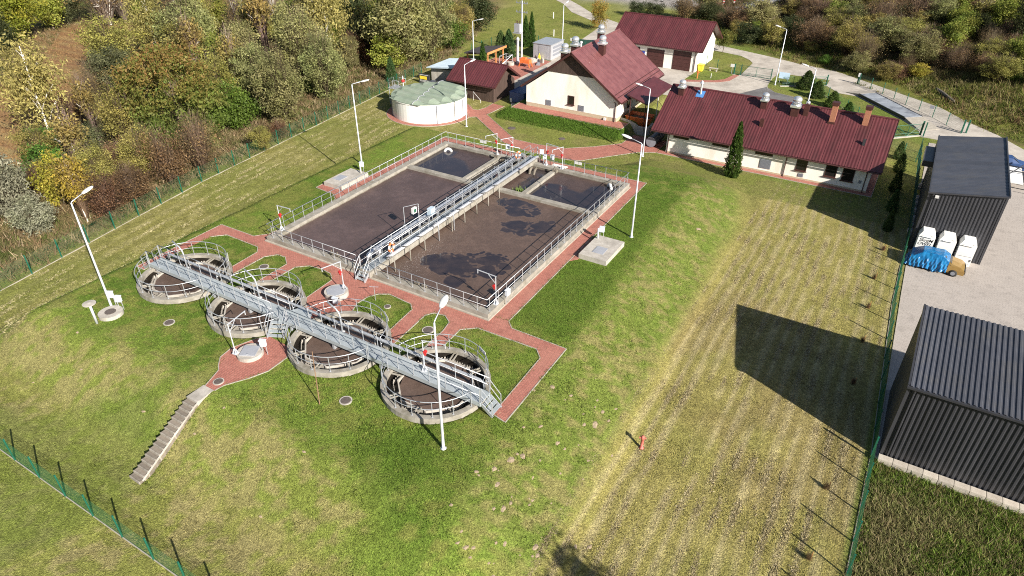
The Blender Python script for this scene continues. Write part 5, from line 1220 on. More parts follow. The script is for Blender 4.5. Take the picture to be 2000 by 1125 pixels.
# ------------------------------------------------------------ car under the blue tarpaulin
car = thing('covered_car', 'small gold hatchback parked under a blue tarpaulin beside the textile banks', 'car', (5.95,59.75,-2.4), -.03)
prof = [(-2.05,.35,.55),(-2.0,.95,.70),(-1.75,1.02,.74),(-1.2,1.45,.62),(.3,1.5,.62),(1.0,1.08,.74),(1.75,.92,.76),(2.02,.72,.68),(2.08,.38,.60)]
def car_shell(prof, y_in=.0):
    vs = []; fs = []
    for (x, h, w) in prof:
        vs += [(x,-.80,.28),(x,-.82,.62),(x,-.80,min(h,.95)),(x,-w,h),(x,0,h+.03),(x,w,h),(x,.80,min(h,.95)),(x,.82,.62),(x,.80,.28)]
    n = 9
    for i in range(len(prof)-1):
        for j in range(n-1): fs.append((i*n+j,i*n+j+1,(i+1)*n+j+1,(i+1)*n+j))
    fs.append(tuple(range(n))); fs.append(tuple((len(prof)-1)*n+j for j in range(n-1,-1,-1)))
    return vs, fs
mb = MB(); mb._a(*car_shell(prof)); part('body', mb, M['cargold'], car, False, True)
mb = MB(); mb._a([(1.02,-.66,1.10),(1.02,.66,1.10),(.42,.60,1.49),(.42,-.60,1.49)], [(0,1,2,3)]); mb._a([(1.03,-.66,1.1),(1.0,-.81,.96),(.35,-.78,1.0),(.42,-.62,1.47)], [(0,1,2,3)]); part('windscreen', mb, M['glass'], car, False, True)
for x in (-1.3, 1.32):
    for s in (-1, 1):
        mb = MB(); mb.lathe([(.12,-.1),(.30,-.1),(.31,.0),(.30,.1),(.12,.1)], (0,0,0), 18); mb.xform(Matrix.Translation((x,s*.76,.31)) @ Matrix.Rotation(PI/2,4,'X')); w_ = part('wheel', mb, M['rubber'], car, True, True)
        mb = MB(); mb.lathe([(0,-.105),(.17,-.105)], (0,0,0), 12); mb.lathe([(0,.105),(.17,.105)], (0,0,0), 12); mb.xform(Matrix.Translation((x,s*.76,.31)) @ Matrix.Rotation(PI/2,4,'X')); part('rim', mb, M['vent'], w_, False, True)
mb = MB(); mb.box(2.02,-.74,.36,2.14,.74,.58); part('bumper', mb, M['rubber'], car, False, True)
for s in (-1,1): mb = MB(); mb.box(2.0,s*.55-.14,.62,2.075,s*.55+.14,.74); part('headlight', mb, M['glass'], car, False, True)
tp = thing('tarpaulin', 'creased blue tarpaulin draped over the gold hatchback', 'tarpaulin', (5.95,59.75,-2.4), -.03)
nu, nv = 90, 70; vs = []; fs = []
px_ = [p[0] for p in prof]; ph = [p[1] for p in prof]; pw = [p[2] for p in prof]
for i in range(nu):
    x = -2.3+i/(nu-1)*3.12
    h = float(np.interp(x, [-2.3,-2.12]+px_, [.12,.42]+ph))+.05; w = float(np.interp(x, [-2.3]+px_, [.6]+pw))+.04
    for j in range(nv):
        s = -1+2*j/(nv-1); a = abs(s); sg = 1 if s >= 0 else -1
        if a < .42: yy = sg*w*a/.42; zz = h+.03*(1-a/.42)
        elif a < .62: k = (a-.42)/.2; yy = sg*(w+(.88-w)*k); zz = h+(min(h,.9)-h)*k
        else: k = (a-.62)/.38; yy = sg*(.88+.10*k); zz = min(h,.9)*(1-k)+(.14+.16*(.5+.5*math.sin(x*4.1+sg)))*k
        hang = max(0, (a-.45)/.55)
        fold = (math.sin(x*7+2.6*math.sin(x*2.3)+3*sg)+.8*math.sin(x*19+1.7*sg+zz*5)+.5*math.sin(x*31-zz*7))*.07*hang+(fbm(np.array([x*1.7]),np.array([s*2.3]),1.6,4,5)[0]-.5)*.12
        vs.append((x, yy+sg*fold, zz+.4*fold*(1-hang)))
for i in range(nu-1):
    for j in range(nv-1): fs.append((i*nv+j,i*nv+j+1,(i+1)*nv+j+1,(i+1)*nv+j))
mb = MB(); mb._a(vs, fs); part('sheet', mb, M['tarp'], tp, True, True)

# ------------------------------------------------------------ flat trailer and car beyond the far hall
t = thing('flatbed_trailer', 'white flatbed trailer with dark tubular frame parked beyond the grey roofed hall', 'trailer', (12.0,84.0,-2.4))
mb = MB(); mb.box(10.6,81.6,-1.75,12.7,86.2,-1.6); part('bed', mb, M['boxwhite'], t)
for x in (10.5,12.8):
    mb = MB(); mb.lathe([(.1,-.1),(.33,-.1),(.33,.1),(.1,.1)], (0,0,0), 14); mb.xform(Matrix.Translation((x,83.4,-2.05)) @ Matrix.Rotation(PI/2,4,'Y')); part('wheel', mb, M['rubber'], t)
mb = MB(); mb.path([(10.4,80.9,-1.9),(14.2,80.6,-1.9),(14.2,86.6,-1.7),(10.4,86.9,-1.7)], .09, 6, closed=True); mb.tube((10.6,81.4,-1.5),(13.4,86.2,-.4),.06); mb.tube((10.6,84.4,-1.5),(13.2,84.2,-1.3),.06); mb.tube((13.2,84.2,-2.3),(13.4,86.2,-.4),.05); part('frame', mb, M['blackmetal'], t)
t = thing('parked_car', 'dark blue car partly hidden behind the grey roofed hall', 'car', (11.2,87.6,-2.4), .1)
pr2 = [(-2.1,.4,.6),(-2.0,.85,.7),(-1.5,.95,.74),(-.8,1.4,.6),(.5,1.42,.6),(1.2,1.0,.72),(2.0,.8,.7),(2.1,.45,.6)]
mb = MB(); mb._a(*car_shell(pr2)); part('body', mb, M['bluebin'], t, False, True)
mb = MB(); mb._a([(1.18,-.62,1.03),(1.18,.62,1.03),(.55,.56,1.41),(.55,-.56,1.41)], [(0,1,2,3)]); part('windscreen', mb, M['glass'], t, False, True)
for x in (-1.3,1.3):
    for s in (-1,1): mb = MB(); mb.lathe([(.1,-.1),(.31,-.1),(.31,.1),(.1,.1)], (0,0,0), 14); mb.xform(Matrix.Translation((x,s*.76,.31)) @ Matrix.Rotation(PI/2,4,'X')); part('wheel', mb, M['rubber'], t, False, True)

# ------------------------------------------------------------ fences of welded wire panels
PANEL = {}
def wire_panel(L, h, key='greenmesh', vx=.07, hz=.2, r=.0036):
    k = (round(L,1), h, key)
    if k in PANEL: return PANEL[k]
    mb = MB(); L_ = k[0]
    n = int(L_/vx)
    for i in range(n+1): mb.tube((L_*i/n,0,.04),(L_*i/n,0,h),r,n=3)
    m = int(h/hz)
    for j in range(m+1): z = .04+(h-.04)*j/m; mb.tube((0,.008,z),(L_,.008,z),r*1.15,n=3)
    PANEL[k] = mesh_of('wire_panel', mb, M[key]); return PANEL[k]
FP = {}
def fence(label, pts, h=1.55, spacing=2.5, key='greenmesh', pkey='greenmetal', plinth=True, pm='kerb', lean=0.0, group=None):
    pts = [Vector((p[0],p[1],gzf(p[0],p[1]))) for p in pts]
    t = thing('wire_fence', label, 'fence', pts[0], 0, group)
    kk = (pkey, h)
    if kk not in FP:
        mb = MB(); mb.box(-.035,-.035,-.1,.035,.035,h+.12); mb.box(-.04,-.04,h+.12,.04,.04,h+.14); FP[kk] = mesh_of('fence_post', mb, M[pkey])
    first = True
    for a, b in zip(pts[:-1], pts[1:]):
        L = math.hypot(b.x-a.x, b.y-a.y); n = max(1, round(L/spacing)); ang = math.atan2(b.y-a.y, b.x-a.x)
        for i in range(n):
            p = a.lerp(b, i/n); q = a.lerp(b, (i+1)/n); p.z = gzf(p.x,p.y); q.z = gzf(q.x,q.y)
            inst('post', FP[kk], t, p, ang)
            me = wire_panel(L/n, h, key); o = inst('wire_panel', me, t, p, ang); o.rotation_euler = (0, -math.atan2(q.z-p.z, L/n), ang); o.scale = (L/n/round(L/n,1),1,1)
        if plinth:
            mb = MB(); mb.bar((a.x,a.y,a.z-.02),(b.x,b.y,b.z-.02),.05,.14); part('plinth', mb, M[pm], t)
    inst('post', FP[kk], t, pts[-1])
    return t
fence('long green wire fence with pale plinth running along the wood', [(float(fence_x(y)), y) for y in (8.6,17.5,28.5,39.5,56,72.5,84)], 1.65)
fence('green wire fence crossing the grass at the lower left corner', [(-55.6,8.6),(-18,8.6),(-2,8.6)], 1.55)
fence('green wire fence between the mown field and the anthracite halls', [(4.0,8.6),(3.95,25.2),(4.0,34.0)], 1.5)
fence('green wire fence with dark shade strip beside the paved yard', [(4.02,34.05),(3.45,52),(3.5,64)], 1.5, pkey='greenmetal')
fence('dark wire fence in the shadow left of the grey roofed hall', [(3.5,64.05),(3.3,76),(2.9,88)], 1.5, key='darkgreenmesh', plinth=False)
fence('dark wire fence along the inner edge of the outer road', [(-6.9,113.5),(-3.3,110.2),(0,106.5),(3.5,102.5),(6.9,97.6)], 1.5, key='darkgreenmesh', pkey='greenmetal')
fence('short green wire fence behind the long house beside the weighbridge', [(-11.2,106.3),(-8.3,102.0),(-5.0,97.0),(-2.0,92.0)], 1.4)
fence('dark wire fence behind the far yard', [(-66.5,98.5),(-65.3,109.5),(-59.5,109.6),(-52.5,109.9),(-48.5,110.2)], 1.5, key='darkgreenmesh', plinth=False)
fence('dark wire fence on the lawn right of the garage', [(-29.8,112.5),(-27.5,110.6),(-24.5,109.2)], 1.4, key='darkgreenmesh', plinth=False)
fence('low green wire fence at the end of the long house', [(-.2,88.5),(1.4,86.2),(2.8,84.5)], 1.3, plinth=False)
t = thing('shade_screen', 'dark green netting screen standing behind the gabled house', 'screen', (-48,110.6,-2.4)); mb = MB(); mb.box(-52.2,110.5,-2.35,-44.5,110.53,-.6); part('netting', mb, M['darkgreenmesh'], t)
for x in (-52.2,-49.6,-47,-44.5): mb = MB(); mb.tube((x,110.58,-2.4),(x,110.58,-.5),.04); part('post', mb, M['greenmetal'], t)
t = thing('white_board', 'small white board beside the dark green netting', 'sign', (-52.9,110.4,-2.4)); mb = MB(); mb.box(-53.6,110.38,-1.1,-52.5,110.42,-.6); part('panel', mb, M['white'], t); mb = MB(); mb.tube((-53.0,110.43,-2.4),(-53.0,110.43,-.6),.03); part('post', mb, M['galv'], t)

def gate_leaf(t, p0, p1, h, m='greenmetal', mesh='darkgreenmesh', brace=False):
    p0 = Vector(p0); p1 = Vector(p1); L = (p1-p0).length; u = Vector((0,0,1)); mb = MB()
    mb.path([p0+u*.12,p1+u*.12,p1+u*h,p0+u*h], .035, 5, closed=True); mb.tube(p0+u*.45,p1+u*.45,.025)
    if brace:
        n = max(2,int(L/1.5))
        for i in range(n):
            a = p0.lerp(p1,i/n); b = p0.lerp(p1,(i+1)/n); mb.tube(a+u*(.12 if i%2 else h),b+u*(h if i%2 else .12),.03); mb.tube(b+u*.12,b+u*h,.03)
    part('leaf_frame', mb, M[m], t)
    mb = MB(); n = int(L/.12)
    for i in range(n+1): a = p0.lerp(p1,i/n); mb.tube(a+u*.12,a+u*h,.007,n=3)
    for k in range(7): z = .12+(h-.12)*k/6; mb.tube(p0+u*z,p1+u*z,.007,n=3)
    part('leaf_mesh', mb, M[mesh], t)
def gate_post(t, x, y, h, w=.1, m='greenmetal'):
    mb = MB(); z = gzf(x,y); mb.box(x-w/2,y-w/2,z-.1,x+w/2,y+w/2,z+h); mb.box(x-.2,y-.2,z-.05,x+.2,y+.2,z+.05,1); part('gate_post', mb, [M[m],M['slab']], t)
g = thing('entrance_gate', 'closed double leaf dark gate across the driveway beside the garage lawn', 'gate', (-21,109.2,-2.4))
for x in (-24.4,-23.4,-18.8): gate_post(g, x, 109.2, 1.65)
gate_leaf(g, (-23.3,109.2,-2.4), (-21.1,109.2,-2.4), 1.5); gate_leaf(g, (-21.05,109.2,-2.4), (-18.9,109.2,-2.4), 1.5); gate_leaf(g, (-24.35,109.2,-2.4), (-23.45,109.2,-2.4), 1.5)
t = thing('white_board', 'small white board at the left post of the entrance gate', 'sign', (-24.6,109.1,-2.4)); mb = MB(); mb.box(-25.1,109.08,-1.3,-24.5,109.11,-.85); part('panel', mb, M['white'], t); mb = MB(); mb.tube((-24.8,109.12,-2.4),(-24.8,109.12,-.85),.03); part('post', mb, M['galv'], t)
t = thing('information_board', 'pale blue information board beside the gate lamp', 'sign', (-17.0,107.2,-2.4)); mb = MB(); mb.box(-17.4,107.4,-1.5,-15.9,107.45,-.6); part('panel', mb, mat('pale_blue_board', (.42,.55,.68), None, 3, .4), t); mb = MB(); mb.tube((-17.2,107.48,-2.4),(-17.2,107.48,-.6),.03); mb.tube((-16.1,107.48,-2.4),(-16.1,107.48,-.6),.03); part('post', mb, M['galv'], t)
g = thing('sliding_gate', 'green sliding gate with braced frame standing open by the small shrubs', 'gate', (-13,108.3,-2.4))
gate_leaf(g, (-16.6,106.6,-2.4), (-11.0,110.2,-2.4), 1.35, brace=True); gate_post(g, -11.0,110.3,1.6,.16); gate_post(g,-12.9,108.9,1.5,.14); mb = MB(); mb.bar((-16.8,106.4,-2.36),(-14.2,108.0,-2.36),.3,.1); part('gate_track', mb, M['slab'], g)
g = thing('sliding_gate', 'green sliding gate at the far end of the long house by the weighbridge ramp', 'gate', (1,92.8,-2.4))
gate_leaf(g, (-2.6,89.2,-2.4), (2.5,94.1,-2.4), 1.5, brace=True); gate_post(g,2.6,94.2,1.8,.2); gate_post(g,2.95,93.9,1.8,.14); mb = MB(); mb.bar((-2.6,89.0,-2.38),(2.6,94.0,-2.38),.25,.2); part('gate_track', mb, M['slab'], g)
t = thing('gate_pillar', 'white topped green gate pillar at the start of the road fence', 'post', (-7.1,113.7,-2.4)); mb = MB(); mb.box(-7.2,113.6,-2.4,-7.0,113.8,-1.0); part('post', mb, M['greenmetal'], t); mb = MB(); mb.box(-7.25,113.5,-1.3,-6.9,113.58,-.75); part('plate', mb, M['white'], t)
t = thing('gate_pillar', 'pair of green posts at the end of the road fence above the grey hall', 'post', (6.9,97.6,-2.4))
for d in (0,.5): mb = MB(); mb.box(6.85+d,97.7+d*.6,-2.4,7.03+d,97.88+d*.6,-.7); part('post', mb, M['greenmetal'], t)
t = thing('notice_sign', 'small grey notice on a thin post before the road fence', 'sign', (3.1,102.4,-2.4)); mb = MB(); mb.tube((3.1,102.4,-2.4),(3.1,102.4,-.9),.025); part('post', mb, M['galv'], t); mb = MB(); mb.box(2.85,102.37,-1.25,3.35,102.39,-.85); part('panel', mb, M['vent'], t)

# ------------------------------------------------------------ weighbridge
t = thing('weighbridge', 'long grey steel weighbridge platform with pale concrete ramps', 'weighbridge', (-1.8,104.2,-2.4))
a = Vector((-6.1,107.3)); b_ = Vector((-4.1,109.1)); c = Vector((2.35,101.2)); d = Vector((.4,99.5))
for i in range(5):
    f0, f1 = i/5+.002, (i+1)/5-.002; P = [a.lerp(d,f0),a.lerp(d,f1),b_.lerp(c,f1),b_.lerp(c,f0)]
    mb = MB(); mb.prism([(p.x,p.y) for p in P], -2.25, -2.05); part('deck_plate', mb, M['steelplate'], t)
mb = MB(); mb.bar((a.x,a.y,-2.2),(d.x,d.y,-2.2),.12,.42); mb.bar((b_.x,b_.y,-2.2),(c.x,c.y,-2.2),.12,.36); part('girder', mb, M['blackmetal'], t)
for P, z0, z1 in ((((-8.0,108.3),(-6.15,107.35),(-4.15,109.15),(-6.0,110.4)), -2.34, -2.06), (((.45,99.45),(2.5,95.9),(4.6,97.9),(2.4,101.1)), -2.06, -2.34)):
    mb = MB(); hi = [(-6.15,107.35),(-4.15,109.15),(.45,99.45),(2.4,101.1)]
    z = lambda x, y: -2.055 if min(math.hypot(x-p[0],y-p[1]) for p in hi) < .05 else -2.34
    mb.prism(list(P), -2.5, z); part('ramp', mb, M['kerb'], t)

# ------------------------------------------------------------ far yard: bollards, stone heap, white markers
for k, (x, y) in enumerate(((-55,160.5),(-51.6,161.6),(-46.7,164.4),(-41.5,163.0),(-39.3,163.6))):
    t = thing('traffic_post', 'red and white banded traffic post on the far grey yard', 'bollard', (x,y,-2.4), 0, 'banded traffic posts on the far yard')
    for j in range(5): mb = MB(); mb.box(-.16,-.05,.25+j*.28,.16,.05,.52+j*.28); part('band', mb, M['white'] if j % 2 == 0 else M['red'], t, False, True)
    mb = MB(); mb.box(-.3,-.2,0,.3,.2,.24); part('foot', mb, M['rubber'], t, False, True)
rs = random.Random(9); mb = MB()
for i in range(420):
    x = -32.5+rs.gauss(0,2.0); y = 157.5+rs.gauss(0,2.2); r = math.hypot(x+32.5,y-157.5); z = gzf(x,y)+max(0,1.5-r*.42)*rs.uniform(.6,1); s = rs.uniform(.18,.42); k = len(mb.v); mb.box(-s,-s*.7,-s*.5,s,s*.7,s*.5); mb.xform(Matrix.Translation((x,y,z)) @ Matrix.Rotation(rs.uniform(0,6),4,'Z') @ Matrix.Rotation(rs.uniform(-.6,.6),4,'X'), k)
o = part('stone_heap', mb, mat('broken_grey_stone', (.14,.145,.16), (.30,.31,.33), 1.5, .9)); o['kind'] = 'stuff'; tag(o, 'heap of broken grey stone at the edge of the far yard', 'heap')
for (x,y,lb) in ((-60.3,117.0,'white marker post on the far lawn above the grey container'),(-67.8,131.1,'white marker post higher up the far lawn')):
    t = thing('marker_post', lb, 'post', (x,y,-2.4)); mb = MB(); mb.tube((x,y,-2.4),(x,y,-1.2),.1,n=8); part('shaft', mb, M['white'], t)
t = thing('log', 'dead grey log lying in the rough meadow on the slope', 'log', (4.4,111.7,-2)); mb = MB(); mb.path([(3.2,113.9,gzf(3.2,113.9)+.15),(4.2,112.2,gzf(4.2,112.2)+.25),(5.6,109.8,gzf(5.6,109.8)+.15)], .22, 7); part('trunk', mb, M['wet_concrete'], t)

# ------------------------------------------------------------ soil heaps on the bank, stones in the grass
rs = random.Random(31); hm = []
soil = mat('pale_soil', (.27,.205,.135), (.37,.29,.20), 6, .95, .5, 30)
for k in range(3):
    mb = MB(); vs = [(0,0,.11)]; n = 9
    for ring, (rr, zz) in enumerate(((.12,.085),(.22,.03),(.30,-.03))):
        for j in range(n): a = 2*PI*j/n; f = rs.uniform(.7,1.25); vs.append((rr*f*math.cos(a), rr*f*math.sin(a), zz*rs.uniform(.6,1.3)))
    fs = [(0,1+j,1+(j+1)%n) for j in range(n)]
    for ring in range(2):
        for j in range(n): fs.append((1+ring*n+j,1+(ring+1)*n+j,1+(ring+1)*n+(j+1)%n,1+ring*n+(j+1)%n))
    mb._a(vs, fs); hm.append(mesh_of('soil_heap', mb, soil))
spots = [(-10.5,27.4,.95),(-12.66,53.6,.9)]
for i in range(64):
    x = -11.6+rs.gauss(0,1.6); y = 15.5+15*rs.random()**1.5; spots.append((x+max(0,(22-y))*.1, y, rs.uniform(.2,.55)*(1 if rs.random() < .85 else 1.5)))
for i in range(9): spots.append((rs.uniform(-44,-22), rs.uniform(11.5,16.5), rs.uniform(.3,.55)))
for i, (x, y, s) in enumerate(spots):
    o = bpy.data.objects.new('soil_heap', hm[i % 3]); C.objects.link(o); o.location = (x,y,gzf(x,y)+.01); o.scale = (s*rs.uniform(.8,1.4),s*rs.uniform(.6,1.1),s*.45); o.rotation_euler = (0,0,rs.uniform(0,6))
    tag(o, ('largest pale soil heap on the grassy bank left of the hydrant' if i == 0 else 'single soil heap on the bank right of the basin' if i == 1 else 'small pale soil heap on the grassy slope'), 'soil heap', 'pale soil heaps scattered on the grassy slopes')
# ------------------------------------------------------------ vegetation
def tri_mesh(name, P, col, m):
    """P: (n,3,3) triangle corners, col: (n,3) colour of each leaf"""
    n = len(P); me = bpy.data.meshes.new(name)
    me.vertices.add(n*3); me.vertices.foreach_set('co', P.reshape(-1).astype(np.float32))
    me.loops.add(n*3); me.loops.foreach_set('vertex_index', np.arange(n*3))
    me.polygons.add(n); me.polygons.foreach_set('loop_start', np.arange(0, n*3, 3)); me.polygons.foreach_set('loop_total', np.full(n, 3)); me.update(calc_edges=True)
    a = me.color_attributes.new('Col', 'FLOAT_COLOR', 'POINT'); c = np.ones((n*3,4)); c[:, :3] = np.repeat(np.clip(col*(1.22 if m is M['leaf'] else 1), .003, 1), 3, 0)
    a.data.foreach_set('color', c.ravel()); me.materials.append(m); return me
def leaves(rs, C_, size, stretch=1.0, droop=0.0):
    n = len(C_); d = rs.normal(size=(n,3)); d[:,2] = d[:,2]*.8-droop; d /= np.linalg.norm(d, axis=1)[:,None]
    e = np.cross(d, rs.normal(size=(n,3))); e /= np.linalg.norm(e, axis=1)[:,None]
    s = size*rs.uniform(.6,1.4,(n,1)); P = np.stack([C_-d*s*.5*stretch-e*s*.42, C_-d*s*.3*stretch+e*s*.42, C_+d*s*.75*stretch], 1); return P
def pal(rs, n, cols, var=.25):
    c = np.array(cols)[rs.randint(len(cols), size=n)]; return c*rs.uniform(1-var,1+var,(n,1))
def crown(name, seed, cols, shape=(.42,.42,.36), zc=.60, clumps=90, per=75, cr=.075, size=.026, fill=.45, tip=None, droop=0.0, stretch=1.0, twig=0, twigcol=(.10,.075,.05), lump=.25):
    """one tree of height 1; crown made of leaf-sized faces gathered in clumps"""
    rs = np.random.RandomState(seed)
    v = rs.normal(size=(clumps,3)); v /= np.linalg.norm(v, axis=1)[:,None]; rad = rs.uniform(0,1,(clumps,1))**fill
    lob = 1+lump*(np.sin(v[:,0:1]*4.1+seed)+np.cos(v[:,1:2]*3.7+seed*2)+np.sin(v[:,2:3]*5+seed*3))/2
    cc = v*rad*lob*np.array(shape)+np.array([0,0,zc])
    cc[:,2] = np.maximum(cc[:,2], .06)
    ccol = pal(rs, clumps, cols, .28)
    idx = np.repeat(np.arange(clumps), per); n = len(idx)
    off = rs.normal(size=(n,3))*cr*np.array([1,1,.75])
    if droop: off[:,2] -= np.abs(rs.normal(size=n))*cr*droop*1.5
    pos = cc[idx]+off; pos[:,2] = np.maximum(pos[:,2], .02)
    col = ccol[idx]*rs.uniform(.75,1.25,(n,1))
    if tip is not None:
        k = np.clip((pos[:,2]-zc+shape[2]*.2)/shape[2], 0, 1)[:,None]*rs.uniform(0,1,(n,1))*1.2; k = np.clip(k,0,1); col = col*(1-k)+np.array(tip)*k
    P = leaves(rs, pos, size, stretch, droop*.6)
    if twig:
        a = rs.uniform(0,2*PI,twig); z0 = rs.uniform(.0,.35,twig); r = rs.uniform(.25,1.05,twig)**.7; z1 = zc+shape[2]*rs.uniform(-.5,1.1,twig)
        p0 = np.stack([.03*np.cos(a),.03*np.sin(a),z0],1); p1 = np.stack([shape[0]*r*np.cos(a)*np.sqrt(np.clip(1.15-((z1-zc)/shape[2])**2*.8,0.05,1.15)),shape[1]*r*np.sin(a)*np.sqrt(np.clip(1.15-((z1-zc)/shape[2])**2*.8,.05,1.15)),z1],1)
        m_ = p0+(p1-p0)*rs.uniform(.3,.7,(twig,1)); q1 = p1+rs.normal(size=(twig,3))*.09
        w = np.stack([-np.sin(a),np.cos(a),0*a],1)*.0055
        T = np.concatenate([np.stack([p0-w,p0+w,p1],1), np.stack([m_-w*.7,m_+w*.7,q1],1), np.stack([p1-w*.6,p1+w*.6,p1+(q1-m_)*.35],1)], 0)
        P = np.concatenate([P,T],0); col = np.concatenate([col, pal(rs, len(T), [twigcol], .35)],0)
    return tri_mesh(name, P, col, M['leaf'])
def trunk_mesh(name, seed, m, h=.72, r=.016, limbs=7, spread=.3, lean=.04, stems=1, r1=.25, first=.25):
    rs = random.Random(seed); mb = MB()
    for s in range(stems):
        a0 = rs.uniform(0,6.28); sp = (0 if stems == 1 else spread*rs.uniform(.5,1)); pts = []
        lx, ly = rs.uniform(-lean,lean), rs.uniform(-lean,lean)
        for i in range(6):
            t = i/5; pts.append((sp*math.cos(a0)*t**1.1+lx*t+rs.uniform(-.008,.008), sp*math.sin(a0)*t**1.1+ly*t+rs.uniform(-.008,.008), -.02+h*t))
        mb.path(pts, r/(1 if stems == 1 else 1.5), 6, r1=r*r1)
        for l in range(limbs):
            t = first+(1-first)*l/max(1,limbs)*.95; i = min(4,int(t*5)); f = t*5-i; p = Vector(pts[i]).lerp(Vector(pts[i+1]), f); a = rs.uniform(0,6.28); L = rs.uniform(.12,.26)*(1.2-t)
            q = p+Vector((math.cos(a)*L*.55, math.sin(a)*L*.55, L*.7)); q2 = q+Vector((math.cos(a)*L*.4, math.sin(a)*L*.4, L*.35)); mb.path([p,q,q2], r*.42*(1-t*.5), 4, r1=r*.1)
            for z in range(2): b = a+rs.uniform(-1,1); mb.path([q,q+Vector((math.cos(b)*L*.4,math.sin(b)*L*.4,L*rs.uniform(.1,.4)))], r*.16, 3, r1=r*.05)
    return mesh_of(name, mb, m)
KINDS = {}
def kind(k, cols, trunk, n=2, **kw):
    L_ = []
    for i in range(n): L_.append((crown('crown', abs(hash(k)) % 1 + len(KINDS)*13+i*5+3, cols, **kw), trunk[i % len(trunk)], kw.get('shape', (.42,.42,.36))))
    KINDS[k] = L_
TB = [trunk_mesh('trunk', 1+i, M['bark'], .66, .020, 8) for i in range(2)]
TS = [trunk_mesh('trunk', 11+i, M['bark'], .6, .014, 4, .22, stems=4) for i in range(2)]
TW = [trunk_mesh('trunk', 21+i, M['birch'], .86, .0135, 13, lean=.06, first=.22) for i in range(2)]
TWT = [trunk_mesh('trunk', 31+i, M['birch'], .95, .011, 7, lean=.05, first=.35) for i in range(2)]
TWM = [trunk_mesh('trunk', 41+i, M['birch'], .97, .020, 9, .30, stems=4, first=.2) for i in range(2)]
kind('willow', [(.215,.215,.088),(.17,.18,.068),(.25,.24,.105),(.19,.19,.07)], TS, 3, shape=(.38,.38,.46), zc=.52, clumps=170, per=95, cr=.050, size=.018, stretch=1.5, twig=260)
kind('olive', [(.25,.225,.06),(.20,.19,.052),(.28,.25,.08)], TB, 3, shape=(.36,.36,.44), zc=.55, clumps=150, per=90, cr=.05, size=.019, twig=260)
kind('birch', [(.28,.235,.08),(.24,.21,.07),(.32,.275,.10)], TW, 2, shape=(.32,.32,.38), zc=.64, clumps=150, per=36, cr=.05, size=.017, droop=1.1, stretch=1.5, fill=.55)
kind('birch_thin', [(.25,.20,.06),(.21,.18,.06)], TWT, 2, shape=(.15,.15,.22), zc=.76, clumps=50, per=28, cr=.05, size=.028, droop=.7, stretch=1.3, twig=90, twigcol=(.20,.15,.12))
kind('birch_sapling', [(.29,.22,.035),(.24,.18,.05)], TWT, 2, shape=(.26,.26,.30), zc=.66, clumps=60, per=40, cr=.07, size=.035, twig=120, twigcol=(.16,.11,.07))
kind('birch_bare', [(.23,.165,.06),(.18,.135,.06)], TWM, 2, shape=(.40,.40,.36), zc=.66, clumps=110, per=26, cr=.06, size=.018, twig=300, twigcol=(.26,.21,.17))
kind('rust_dome', [(.115,.145,.028),(.14,.15,.034),(.10,.13,.025)], TB, 1, shape=(.56,.56,.50), zc=.46, clumps=420, per=60, cr=.035, size=.021, fill=.22, tip=(.22,.11,.045), lump=.08)
kind('alder', [(.10,.108,.05),(.13,.135,.065),(.08,.09,.04)], TB, 2, shape=(.44,.44,.42), zc=.52, clumps=130, per=85, cr=.055, size=.023)
kind('fresh', [(.19,.22,.04),(.24,.25,.055),(.14,.18,.03)], TB, 2, shape=(.34,.34,.42), zc=.54, clumps=90, per=65, cr=.065, size=.032)
kind('maple', [(.19,.19,.022),(.14,.15,.018),(.23,.20,.03)], TB, 2, shape=(.50,.50,.42), zc=.52, clumps=110, per=80, cr=.07, size=.028)
kind('dark', [(.045,.058,.02),(.06,.07,.028),(.035,.045,.016)], TB, 2, shape=(.45,.45,.44), zc=.50, clumps=110, per=70, cr=.07, size=.028)
kind('silver', [(.25,.25,.17),(.31,.31,.22),(.20,.205,.13)], TS, 2, shape=(.48,.48,.46), zc=.46, clumps=110, per=60, cr=.07, size=.03, stretch=1.6, twig=150)
kind('green_low', [(.075,.14,.02),(.10,.165,.03),(.055,.105,.016)], TS, 2, shape=(.52,.52,.46), zc=.46, clumps=90, per=60, cr=.085, size=.042)
kind('yellow_low', [(.27,.235,.03),(.22,.20,.03),(.32,.25,.05)], TS, 2, shape=(.46,.46,.46), zc=.46, clumps=90, per=55, cr=.08, size=.038, twig=80)
kind('brown', [(.155,.09,.045),(.19,.12,.06),(.11,.07,.04)], TS, 3, shape=(.50,.50,.46), zc=.46, clumps=110, per=48, cr=.08, size=.026, twig=380, twigcol=(.15,.105,.075))
kind('twig', [(.17,.12,.055),(.20,.135,.06),(.13,.11,.05)], TS, 2, shape=(.48,.48,.46), zc=.50, clumps=90, per=30, cr=.09, size=.022, twig=420, twigcol=(.16,.115,.08))
kind('orange', [(.30,.15,.035),(.24,.15,.035),(.20,.16,.04)], TB, 1, shape=(.34,.34,.44), zc=.52, clumps=90, per=50, cr=.07, size=.032)
kind('small_tree', [(.13,.13,.03),(.17,.15,.035),(.09,.105,.02)], TB, 1, shape=(.40,.40,.36), zc=.62, clumps=80, per=55, cr=.08, size=.038)
